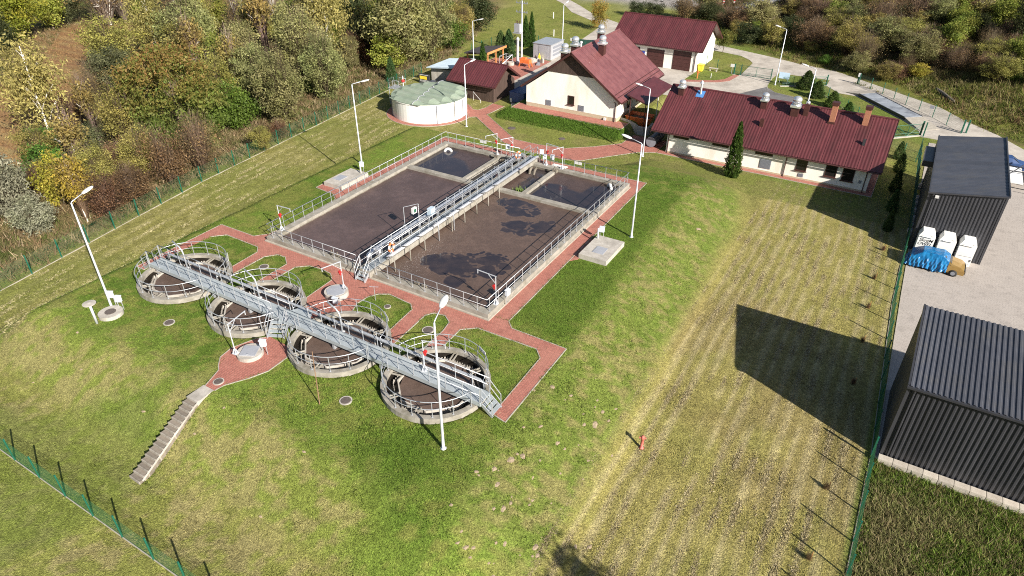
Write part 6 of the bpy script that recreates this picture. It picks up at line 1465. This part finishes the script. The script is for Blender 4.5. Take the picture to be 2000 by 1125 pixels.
def conifer(name, seed, cols, w, taper=1.0, n=5200, size=.04):
    rs = np.random.RandomState(seed); z = rs.uniform(0,1,n)**1.25; a = rs.uniform(0,2*PI,n); prof_ = np.sin(np.clip(z*1.0+.10,0,1)*PI)**.55*(1-z**taper*.55) if taper < 5 else 1
    prof_ = np.clip((1-z)**.62*1.12,0,1)*np.clip(.72+z*2.4,0,1)
    r = w*prof_*(rs.uniform(.35,1,n)**.4)*(1+.16*np.sin(a*5+z*17)+.13*np.sin(a*9-z*31)+.12*np.sin(a*3+z*47)+rs.normal(size=n)*.06); P0 = np.stack([r*np.cos(a), r*np.sin(a), z],1)
    d = np.stack([np.cos(a)*.45, np.sin(a)*.45, np.full(n,1.0)],1)+rs.normal(size=(n,3))*.25; d /= np.linalg.norm(d,axis=1)[:,None]; e = np.cross(d, rs.normal(size=(n,3))); e /= np.linalg.norm(e,axis=1)[:,None]
    s = size*rs.uniform(.6,1.3,(n,1)); P = np.stack([P0-e*s*.4, P0+e*s*.4, P0+d*s],1); return tri_mesh(name, P, pal(rs,n,cols,.35), M['leaf'])
KINDS['thuja'] = [(conifer('crown', 5, [(.05,.095,.018),(.07,.12,.024),(.04,.075,.014)], .17, n=9000, size=.028), TB[0], (.17,.17,.5))]
KINDS['juniper'] = [(conifer('crown', 6, [(.055,.095,.03),(.075,.12,.04)], .30, n=6000, size=.04), TB[1], (.30,.30,.5))]
KINDS['shrub'] = [(conifer('crown', 8, [(.05,.09,.02),(.075,.115,.028)], .46, n=5200, size=.055), TB[1], (.46,.46,.5)), (conifer('crown', 9, [(.04,.075,.02),(.06,.095,.025)], .5, n=5200, size=.055), TB[0], (.5,.5,.5))]
NAMES = {'willow':('willow_tree','tree'),'olive':('broadleaf_tree','tree'),'birch':('birch_tree','tree'),'birch_thin':('birch_tree','tree'),'birch_sapling':('birch_sapling','sapling'),'birch_bare':('bare_birch','tree'),'rust_dome':('hornbeam_tree','tree'),'alder':('alder_tree','tree'),'fresh':('young_tree','tree'),'maple':('maple_tree','tree'),'dark':('dark_tree','tree'),'silver':('silver_willow','bush'),'green_low':('green_bush','bush'),'yellow_low':('yellow_bush','bush'),'brown':('brown_bush','bush'),'twig':('bare_bush','bush'),'orange':('autumn_tree','tree'),'small_tree':('small_tree','tree'),'thuja':('thuja_tree','tree'),'juniper':('juniper_bush','bush'),'shrub':('evergreen_shrub','shrub')}
tr_ = random.Random(77)
def plant(k, x, y, h, w, label, group=None, lean=0.0, rz=None, mesh=None):
    v = KINDS[k]; cm, tm, sh = v[tr_.randrange(len(v))]; nm, cat = NAMES[k]
    t = thing(nm, label, cat, (x,y,gzf(x,y)-.05), tr_.uniform(0,2*PI) if rz is None else rz, group)
    s = w/(2.25*sh[0]) if k not in ('thuja','juniper','shrub') else w/(2*sh[0])
    for n_, me in (('trunk',tm),('crown',cm)):
        o = bpy.data.objects.new(n_, me); C.objects.link(o); o.parent = t; o.scale = (s,s,h)
        if n_ == 'trunk' and s < h*.6: o.scale = (max(s,h*.45),max(s,h*.45),h)
    if lean: t.rotation_euler.x = lean
    return t
DESC = {'willow':'grey green willow','olive':'olive gold leafy tree','birch':'tall drooping golden birch','birch_thin':'slim white stemmed birch','birch_sapling':'yellow leaved birch sapling','birch_bare':'pale nearly bare multi stemmed birch','rust_dome':'big domed tree with rusty leaf tips','alder':'dull grey green alder','fresh':'bright green young tree','maple':'broad yellow green maple','dark':'dark green tree','silver':'silvery pale willow bush','green_low':'fresh green low bush','yellow_low':'yellow autumn bush','brown':'brown autumn bush','twig':'bare twiggy bush','orange':'orange autumn tree','small_tree':'small round green tree'}
LEFT = [('birch',-84.6,37.4,12.2,8.1),('birch_thin',-80,40.2,7.2,2),('birch_sapling',-62.9,28.1,5.9,2.9),('birch_sapling',-63.4,28.7,4.7,1.5),('rust_dome',-71.5,45.3,10.7,12.4),('alder',-96.6,53,6.4,7.6),('olive',-104.7,58.6,8,9.4),('olive',-95.2,64.4,7.1,7.8),('olive',-74.3,40.8,6.9,6.5),('fresh',-86,63.8,7,4.7),('willow',-67.3,57.1,7.8,6.5),('willow',-69.5,66.8,7.8,6.1),('willow',-76.3,69.7,9.3,8.3),('willow',-71.1,85.9,12.2,12.4),('willow',-69.4,90.6,11,7.6),('fresh',-71.1,82.4,5.6,5),('dark',-90.7,96.4,10,7.6),('maple',-140.5,63.5,10,11.6),('dark',-134.1,56.7,6.7,6.1),('birch_bare',-139.8,79.8,10.9,15.2),('birch_bare',-138.6,82.3,8,7.2),('birch_bare',-111,77.1,10,9.1),('birch_bare',-102.1,80.5,9.5,5.4),('birch_bare',-100.2,86,8.1,3.7),('silver',-69.1,25.3,5.6,5.1),('silver',-64.5,24.5,3.3,4),('green_low',-82.8,35.6,3.2,4.1),('green_low',-75.2,31.9,3.5,5.1),('yellow_low',-68.3,29,4.7,4),('brown',-62.8,32.9,3.4,4.8),('brown',-63.4,37.5,5.3,4.8),('twig',-63,41.2,5.7,5.3),('brown',-62.3,29.9,3.9,4.4),('olive',-66.1,36.7,5,4.3),('green_low',-70.8,52.8,5.1,5.5),('olive',-77.8,55.4,6.9,6.4),('willow',-76.5,61.2,7.2,6.4),('brown',-79.5,84.4,4.5,5.1),('dark',-78.8,86.8,6.9,6),('yellow_low',-71.3,92.5,3.3,4.7),('green_low',-71.4,99.3,4.7,5.4),('dark',-75.2,113.3,7.3,7.9),('olive',-73.8,106.8,5.8,4.7),('twig',-68.6,39,4.2,3.4),('brown',-88.2,42.2,4.1,3.8),('twig',-95.7,49.6,4.7,5.6)]
RIGHT = [('dark',-53.7,142.2,3,3.9),('dark',-51,145.1,2.5,4.6),('cone_brown',-44.8,144.8,4.1,5.3),('dark',-39.5,145.9,3.4,4.7),('orange',-55.4,126.6,4.7,3.2),('small_tree',-29.7,121.5,3.5,2.8),('brown',-31.9,139.1,4.1,4.9),('brown',-34.3,140.5,3.3,4),('olive',-31.9,144.2,2.3,4.1),('dark',-27.3,130.7,3.5,6),('olive',-23.6,130.3,4.2,4.1),('brown',-17.1,129.6,4.1,6.2),('olive',-10.9,126.1,5,5.5),('twig',-7.5,121.6,4.7,4.9),('yellow_tall',3.5,126.8,4.9,3.3),('fresh',10.1,136.6,4.4,4.9),('dark',12.3,130,8.3,4.7),('fresh',2.6,144.2,3.9,5.3),('birch_thin',6.3,137.9,3.8,2.1),('birch_thin',7,138.6,3.7,2.1),('twig',-18.2,142.8,3.5,7.6),('twig',-7.3,137.1,4.8,8),('twig',-2.2,139.4,4,6.1),('olive',-3.6,132.3,3.2,7.6),('brown',1.1,125.7,2.9,6.4),('brown',-2.8,118.3,1.8,5.4),('yellow_low',0.3,118.3,1.8,3.1)]
def where_left(x, y):
    f = fence_x(y)-x
    a = 'at the fence' if f < 6 else 'in the front wood' if f < 16 else 'deep in the wood' if f < 40 else 'at the far wood'
    b = 'left of the left lamp' if y < 30 else 'opposite the round tanks' if y < 42 else 'opposite the basin' if y < 60 else 'left of the white tank' if y < 80 else 'behind the blue hut' if y < 96 else 'behind the timber shelter'
    return a+' '+b
GW = 'autumn trees and bushes of the wood beyond the fence'
SPEC = {0:'tall drooping golden birch leaning over the bracken clearing',4:'big domed tree with rusty leaf tips towering at the front of the wood',17:'broad yellow green maple at the upper left corner of the wood',1:'slim white stemmed birch between the golden birch and the domed tree',2:'forked white birch sapling with yellow leaves right of the left lamp head',3:'thinner white birch sapling beside the forked one near the left lamp',19:'fan of pale bare birch stems behind the bracken clearing',31:'bare twiggy bush alone at the fence before the domed tree',13:'largest grey green willow behind the white tank corner of the wood',24:'silvery pale willow bush at the left edge behind the fence'}
for i, (k, x, y, h, w) in enumerate(LEFT):
    plant(k, x, y, h*1.12, w*1.02, SPEC.get(i, DESC[k]+' '+where_left(x,y)), GW)
for i, (k, x, y, h, w) in enumerate((('olive',-68.5,33.0,4.8,4.4),('brown',-65.2,34.5,3.2,3.8),('alder',-75.5,36.0,5.2,4.8),('birch_thin',-72.0,33.5,7.5,2.6),('brown',-70.5,37.0,3.6,4.2),('olive',-78.5,33.0,4.6,4.4),('willow',-67.0,44.0,4.6,4.2),('brown',-72.5,29.5,3.4,4.0),('silver',-73.0,26.0,4.4,4.6),('olive',-62.5,49.0,3.0,3.0),('brown',-64.0,53.0,2.4,2.8))):
    plant(k, x, y, h, w, DESC[k]+' '+where_left(x,y), GW)
GR = 'scrub and trees on the slope beyond the road'
RL = {0:'dark bush behind the left end of the garage roof',1:'dark bush behind the garage ridge second from left',2:'tall cone shaped brown tree behind the middle of the garage roof',3:'dark bush behind the right end of the garage roof',4:'orange autumn tree on the far lawn left of the garage roof',5:'small round green tree at the right wall of the garage',15:'slender yellowish tree standing out on the dark slope'}
for i, (k, x, y, h, w) in enumerate(RIGHT):
    kk = {'cone_brown':'brown','yellow_tall':'fresh'}.get(k, k)
    plant(kk, x, y, h*1.15, w*1.1, RL.get(i, DESC.get(kk)+(' left part of the slope beyond the road' if x < -15 else ' middle of the slope beyond the road' if x < -2 else ' right part of the slope beyond the road')), GR)
# the rest of the wood, tree by tree
placed = [(t[1],t[2],t[4]*.4) for t in LEFT]
def inview(x, y, z=0):
    d = Vector((x,y,z-27)); a = d.dot(_f)
    return a > 5 and abs(d.dot(_r)/a*1313.6) < 1060 and -620 < -d.dot(_u)/a*1313.6 < 620
n = 0; tries = 0
while n < 135 and tries < 9000:
    tries += 1
    x = tr_.uniform(-205,-62); y = tr_.uniform(20,175); f = float(fence_x(np.array(y)))-x
    if f < 7 or not (inview(x,y,-2) or inview(x,y,6)): continue
    if y > 96 and f < 4: continue
    cl = float(seg_dist(np.array([x]), np.array([y]), [(-138,76),(-118,60),(-98,38),(-88,30)])[0])
    if cl < 7: continue
    _d = Vector((x,y,2-27)); _a = _d.dot(_f); _px = 1000+_d.dot(_r)/_a*1313.6; _py = 562-_d.dot(_u)/_a*1313.6
    if -60 < _px < 225 and 30 < _py < 310: continue
    if y > 100 and x > -66-(y-97)*.45: continue
    if any((x-a)**2+(y-b)**2 < max(2.4, r*.75)**2 for a,b,r in placed): continue
    k = tr_.choices(['willow','olive','brown','birch_bare','dark','fresh','alder','twig','yellow_low','birch','birch_thin'], [8,5,.8,2.6,.9,3.2,1.8,.5,.8,2.2,3.5])[0]
    if f < 12: k = tr_.choice(['brown','twig','olive','willow','green_low','birch_sapling','yellow_low'])
    if y < 62 and f < 36: k = tr_.choice(['brown','brown','birch_thin','twig','olive','alder','green_low','willow'])
    h = {'willow':8,'olive':7,'brown':4.2,'birch_bare':9.5,'dark':7.5,'fresh':5.5,'alder':6.5,'twig':4.5,'yellow_low':3.5,'birch':11.5,'green_low':3.5,'birch_thin':9.5,'birch_sapling':6.5}[k]*tr_.uniform(.8,1.25)*(.62 if f < 12 else .62 if (y < 62 and f < 36 and k != 'birch_thin') else 1.2)
    w = h*{'willow':.74,'olive':.70,'brown':1.05,'birch_bare':.8,'dark':.85,'fresh':.75,'alder':.9,'twig':1.05,'yellow_low':1.0,'birch':.52,'green_low':1.1,'birch_thin':.3,'birch_sapling':.4}[k]
    plant(k, x, y, h, w, DESC[k]+' '+where_left(x,y), GW); placed.append((x,y,w*.42)); n += 1
# the scrub slope beyond the road
placed = [(t[1],t[2],t[4]*.35) for t in RIGHT]; n = 0; tries = 0
while n < 150 and tries < 9000:
    tries += 1
    x = tr_.uniform(-44,46); y = tr_.uniform(100,185); d = (x+22)*.614+(y-123)*.789
    if d < 5 or d > 62 or not (inview(x,y,gzf(x,y)) or inview(x,y,gzf(x,y)+3)): continue
    if x > -1.5 and d < 11+(x+1)*.25: continue
    if x < -24 and d > 12: continue
    if any((x-a)**2+(y-b)**2 < max(1.5, r*.7)**2 for a,b,r in placed): continue
    k = tr_.choices(['brown','twig','olive','dark','green_low','fresh','willow','birch_thin'], [4.5,3.6,3.2,2.2,1.8,1.6,1.8,.9])[0]
    if d > 36: k = tr_.choices(['dark','fresh','brown','twig','willow','maple'], [3,2.4,2,2,2,1])[0]
    h = {'brown':3.2,'twig':3.4,'olive':3.4,'dark':3.4,'green_low':2.2,'fresh':4,'willow':4.5,'birch_thin':6,'maple':6}[k]*tr_.uniform(.7,1.25)*(1 if d < 34 else 1.5)*(1 if d > 10 else .7)
    w = h*{'birch_thin':.4,'fresh':.8}.get(k, 1.35)
    zone = 'near the road' if d < 14 else 'halfway up' if d < 30 else 'at the top of'
    plant(k, x, y, h, w, DESC[k]+' '+zone+(' the left scrub slope' if x < -12 else ' the middle scrub slope' if x < 5 else ' the right scrub slope'), GR); placed.append((x,y,w*.35)); n += 1
for (k,x,y,h,w,lb) in (('thuja',-13.95,69.8,6.0,1.55,'tall dark green thuja before the middle of the long house'),('thuja',-60.9,107.4,5.2,1.5,'left one of two thujas behind the power pole'),('thuja',-60.1,108.1,5.8,1.3,'right taller one of two thujas behind the power pole'),('thuja',-58.2,89.3,4.7,1.3,'slim thuja between the rear lamp and the timber shelter'),('juniper',-61.0,99.2,4.2,2.3,'grey green juniper behind the timber shelter on the left'),('juniper',-59.5,99.3,4.6,2.3,'grey green juniper behind the timber shelter on the right'),
    ('shrub',-13.3,107.2,2.6,2.5,'largest round evergreen shrub by the open sliding gate'),('shrub',-11.2,103.5,2.4,2.0,'evergreen shrub right of the largest one behind the long house'),('shrub',-8.6,100.2,2.2,1.9,'evergreen shrub behind the brick chimneys of the long house'),('shrub',-6.3,98.4,1.6,1.4,'smallest evergreen shrub behind the right brick chimney'),
    ('juniper',1.0,84.6,2.1,1.1,'sunlit small evergreen at the right end of the long house'),('juniper',1.4,80.5,2.3,1.15,'dark evergreen next to the sunlit one in the row by the dark fence'),('juniper',1.5,74.8,2.4,1.1,'dark evergreen in the hall shadow level with the house corner'),('juniper',1.7,69.6,2.3,1.0,'dark evergreen in the hall shadow fourth in the row'),('juniper',1.8,65.0,2.2,.85,'dark evergreen nearest the camera in the hall shadow row'),('juniper',-67.6,78.5,3.6,1.6,'slim evergreen beside the access platform of the white tank')):
    plant(k, x, y, h, w, lb)
plant('dark', 12.9, 9.2, 13.2, 5.8, 'unseen dark tree added beside the taller one to thicken its shadow', rz=2.0)  # extra unseen tree, added so the tree shadow on the grass falls denser
plant('maple', 11.6, 10.0, 13.6, 6.0, 'tall dark tree standing just outside the lower right of the picture', rz=.7)
for (x,y,lb) in ((1.9,60.7,'tiny sapling nearest the hall shadow edge'),(1.8,55.2,'tiny sapling below the textile banks beyond the fence'),(1.9,50.4,'tiny dry sapling midway between the two hall shadows'),(2.1,45.6,'tiny sapling at the upper edge of the big hall shadow'),(2.2,40.4,'tiny sapling inside the big hall shadow'),(2.2,30.3,'tiny sapling below the big hall shadow'),(2.2,25.2,'tiny sapling at the bottom of the field by the fence')):
    plant('brown' if y > 20 else 'shrub', x, y, .55, .42, lb, 'tiny saplings planted along the field fence')
    o = thing('planting_stake','thin planting stake beside a tiny sapling','stake',(x+.1,y,-2.4),0,'thin planting stakes along the field fence'); mb = MB(); mb.tube((x+.1,y,-2.4),(x+.1,y,-1.75),.015,n=5); part('stake', mb, M['wood'], o)

# ---- grass, bracken and weeds that nobody could count
def pip(X, Y, poly):
    r = np.zeros(X.shape, bool); n = len(poly); j = n-1
    for i in range(n):
        xi, yi = poly[i]; xj, yj = poly[j]
        c = ((yi > Y) != (yj > Y)) & (X < (xj-xi)*(Y-yi)/(yj-yi+1e-12)+xi); r ^= c; j = i
    return r
def blades(name, X, Y, h, w, col, seed, lean=.5):
    rs = np.random.RandomState(seed); n = len(X); Z = gz(X, Y)-.02
    a = rs.uniform(0,2*PI,n); d = np.stack([np.cos(a),np.sin(a),0*a],1)*(w[:,None]); tip = np.stack([rs.normal(size=n)*lean*h, rs.normal(size=n)*lean*h, h*rs.uniform(.6,1.2,n)],1)
    B = np.stack([X,Y,Z],1); P = np.stack([B-d,B+d,B+tip],1); me = tri_mesh(name, P, col, M['straw']); o = bpy.data.objects.new(name, me); C.objects.link(o); o['kind'] = 'stuff'; return o
rs = np.random.RandomState(5)
def clustered(n, per, x0,x1,y0,y1, sp, keep):
    cx = rs.uniform(x0,x1,n); cy = rs.uniform(y0,y1,n); k = keep(cx, cy); cx, cy = cx[k], cy[k]; i = np.repeat(np.arange(len(cx)), per)
    return cx[i]+rs.normal(size=len(i))*sp, cy[i]+rs.normal(size=len(i))*sp, i, len(cx)
# wood floor
X, Y, I, K = clustered(26000, 12, -150,-55,6,135, .32, lambda x,y: (fence_x(y)-x > .5) & ((fence_x(y)-x < 45) | (rs.uniform(size=x.shape) < .5)))
cc = pal(rs, K, [(.19,.145,.075),(.15,.10,.055),(.22,.165,.09),(.09,.11,.03),(.12,.10,.045),(.27,.21,.13)], .3)
cl = seg_dist(X, Y, [(-138,76),(-118,60),(-98,38),(-88,30)]) < 6
col = cc[I]*rs.uniform(.75,1.25,(len(I),1)); col[cl] = (np.array([(.24,.15,.07)])*rs.uniform(.6,1.4,(len(I),1)))[cl]
blades('undergrowth', X, Y, np.where(cl,.22,.55)*rs.uniform(.5,1.5,len(I)), .045*rs.uniform(.6,1.5,len(I)), col, 1)
# meadow and scrub floor beyond the road
X, Y, I, K = clustered(24000, 12, -46,45,92,170, .33, lambda x,y: ((x+22)*.614+(y-123)*.789 > 1.6) & ~pip(x,y,ROAD))
dd = (X+22)*.614+(Y-123)*.789
cc = pal(rs, K, [(.13,.15,.03),(.17,.165,.05),(.22,.19,.09),(.09,.12,.022),(.15,.10,.05)], .3); cb = pal(rs, K, [(.11,.075,.045),(.08,.07,.03),(.06,.075,.02),(.14,.09,.055)], .3)
sc_ = (sm((dd-8)/6)*sm((12-X)/10))[:,None]; col = (cc[I]*(1-sc_)+cb[I]*sc_)*rs.uniform(.75,1.25,(len(I),1))
blades('meadow_grass', X, Y, (.28+.3*sm((dd-3)/6))*rs.uniform(.5,1.5,len(I)), .05*rs.uniform(.6,1.5,len(I)), col, 2)
# rough corner under the black hall
X, Y, I, K = clustered(9000, 14, 4.15,17,18,33.8, .16, lambda x,y: x > 4.2)
cc = pal(rs, K, [(.12,.19,.03),(.17,.23,.045),(.26,.22,.12),(.20,.17,.07),(.10,.16,.025),(.14,.20,.035)], .35); pt = fbm(X, Y, .35, 3, 77)
col = cc[I]*rs.uniform(.75,1.25,(len(I),1)); k = (sm((pt-.47)/.10)*sm((33-Y)/2.5))[:,None]; col = col*(1-k*.5)+np.array((.29,.23,.13))*k*.5*rs.uniform(.7,1.3,(len(I),1))
blades('rough_grass', X, Y, .30*rs.uniform(.4,1.5,len(I)), .022*rs.uniform(.6,1.6,len(I)), col, 3)
# mown turf: short blades on the raised lawn, its banks and the fields
n = 560000
X = rs.uniform(-58,3.6,n); Y = rs.uniform(7,64,n)**1.0
d2 = np.hypot(X, Y); keep = (rs.uniform(size=n) < np.clip(34/d2,0,1)**1.6) & (X > fence_x(Y)+.3)
keep &= ~((X > -42.0)&(X < -20.2)&(Y > 31.1)&(Y < 56.7))
for poly in (P_FRONT, [(-43.35,32),(-41.8,32),(-41.8,58.2),(-43.35,58.2)], [(-20.4,31.8),(-19.05,31.8),(-19.25,58.2),(-20.4,58.2)], [(-43.4,56.3),(-19.2,56.3),(-19.2,58.3),(-43.4,58.3)], [(-33,16.8),(-29,16.8),(-29,22.4),(-33,22.4)], [(-31.5,10.5),(-30.3,10.5),(-30.3,17),(-31.5,17)], [(-45.9,40.9),(-43,40.9),(-43,45.8),(-45.9,45.8)], [(-19,41.7),(-16.3,41.7),(-16.3,45.7),(-19,45.7)]): keep &= ~pip(X, Y, poly)
for cx in CLX: keep &= np.hypot(X-cx, Y-CLY) > 3.33
for (cx,cy,r) in ((-42.95,18.45,.8),(-38.75,19.9,.38),(-23.2,20.25,.4),(-38.9,28.3,.4),(-23.2,28.25,.45)): keep &= np.hypot(X-cx,Y-cy) > r
X, Y = X[keep], Y[keep]; Z = gz(X, Y); col = turf_colour(X, Y, Z)*rs.uniform(.4,1.9,(len(X),1)); lush = (col[:,1] > col[:,0]*1.25)
blades('mown_grass', X, Y, np.where(lush,.09,.06)*rs.uniform(.5,1.6,len(X)), .022*rs.uniform(.6,1.6,len(X)), col, 4, .7)
# rows of dry clippings left by the mower on the east field
kk = rs.randint(-2, 19, 330000); Y = rs.uniform(12, 78, 330000)**1.0; X0 = -11.2+kk*.86
X = X0+(fbm(X0*0+.4, Y*.10, 1.0, 3, 11)-.5)*.9-(Y-40)*.010+rs.normal(size=len(Y))*.10
keep = (X < 3.3)&(X > -9.6)&(fbm(X*1.2, Y*.22, 1.0, 4, 3) > .33)&(rs.uniform(size=len(Y)) < np.clip(46/(Y+5),.4,1))&(gz(X,Y) < -1.7)
X, Y = X[keep], Y[keep]
blades('straw_rows', X, Y, .035*rs.uniform(.4,1.6,len(X)), .042*rs.uniform(.5,1.6,len(X)), pal(rs, len(X), [(.38,.32,.19),(.32,.27,.15),(.25,.205,.11),(.44,.38,.24)], .25), 8, 1.2)
# the same along the wood-side field
kk = rs.randint(0, 9, 60000); Y = rs.uniform(14, 84, 60000); X0 = fence_x(Y)+.9+kk*1.15
X = X0+(fbm(kk*3.1, Y*.12, 1.0, 3, 21)-.5)*.8+rs.normal(size=len(Y))*.16
keep = (X < -48.6)&(fbm(kk*1.3, Y*.4, 1.0, 4, 13) > .44)
X, Y = X[keep], Y[keep]
blades('straw_rows', X, Y, .05*rs.uniform(.4,1.6,len(X)), .07*rs.uniform(.5,1.6,len(X)), pal(rs, len(X), [(.33,.30,.15),(.28,.25,.12),(.38,.34,.20)], .25), 9, 1.2)
# grass and weeds creeping over the edgings of the paving
ex = []; ey = []
for poly in (P_FRONT, P_LOW, [(-42.45,33.9),(-42.5,40.0),(-43.4,40.7),(-45.9,41.0)], [(-43.35,45.7),(-43.3,58.15),(-19.35,58.2),(-19.1,31.9)], [(-31.7,22.3),(-32.3,21.7),(-32.9,20.2),(-32.2,18.6),(-31.3,16.9)], [(-30.35,17.5),(-29.1,19.8),(-29.1,21.3)], [(-31.46,16.9),(-31.3,11.2)], [(-30.42,16.9),(-30.2,11.2)]):
    closed_ = poly in (P_FRONT, P_LOW)
    for a, b in zip(poly, poly[1:]+(poly[:1] if closed_ else [])):
        if a == b or (abs(a[1]-31.28) < .05 and abs(b[1]-31.28) < .05): continue
        L = math.hypot(b[0]-a[0], b[1]-a[1]); n = int(L*75); t = rs.uniform(0,1,n); ex.append(a[0]+(b[0]-a[0])*t); ey.append(a[1]+(b[1]-a[1])*t)
X = np.concatenate(ex); Y = np.concatenate(ey); k = fbm(X, Y, 1.1, 3, 9) > .44; X, Y = X[k]+rs.normal(size=k.sum())*.055, Y[k]+rs.normal(size=k.sum())*.055
blades('edge_grass', X, Y, .085*rs.uniform(.5,1.6,len(X)), .03*rs.uniform(.5,1.6,len(X)), pal(rs, len(X), [(.10,.15,.025),(.14,.16,.04),(.08,.125,.02)], .35), 14, .8)
# longer grass on the bank before the gabled house
X = rs.uniform(-46.5,-27,26000); Y = rs.uniform(71,75.1,26000); k = (gz(X,Y) > -2.32); X, Y = X[k], Y[k]
blades('bank_grass', X, Y, .16*rs.uniform(.5,1.5,len(X)), .03*rs.uniform(.6,1.5,len(X)), np.array((.075,.135,.018))*rs.uniform(.6,1.5,(len(X),1)), 6)

# ---- things that still share a label are told apart by their place in the picture
def px_of(o):
    d = Vector(o.location)+Vector((0,0,2))-Vector((0,0,27)); a = d.dot(_f); return d.dot(_r)/a
ORDN = ['second','third','fourth','fifth','sixth','seventh','eighth','ninth','tenth','eleventh','twelfth','thirteenth','fourteenth','fifteenth','sixteenth','seventeenth','eighteenth','nineteenth','twentieth']
same = {}
for o in list(C.objects):
    if o.parent is None and o.get('group') in (GW, GR, 'pale stone blocks between fence and hall', 'concrete blocks dumped before the grey container', 'thin planting stakes along the field fence', 'banded traffic posts on the far yard'): same.setdefault(o['label'], []).append(o)
for lb, os_ in same.items():
    n_ = len(os_)
    if n_ < 2: continue
    os_.sort(key=px_of)
    for i, o in enumerate(os_):
        if n_ == 2: o['label'] = ('left ' if i == 0 else 'right ')+lb
        elif i == 0: o['label'] = 'leftmost '+lb
        elif i == n_-1: o['label'] = 'rightmost '+lb
        else: o['label'] = (ORDN[i-1] if i-1 < len(ORDN) else 'further')+' '+lb
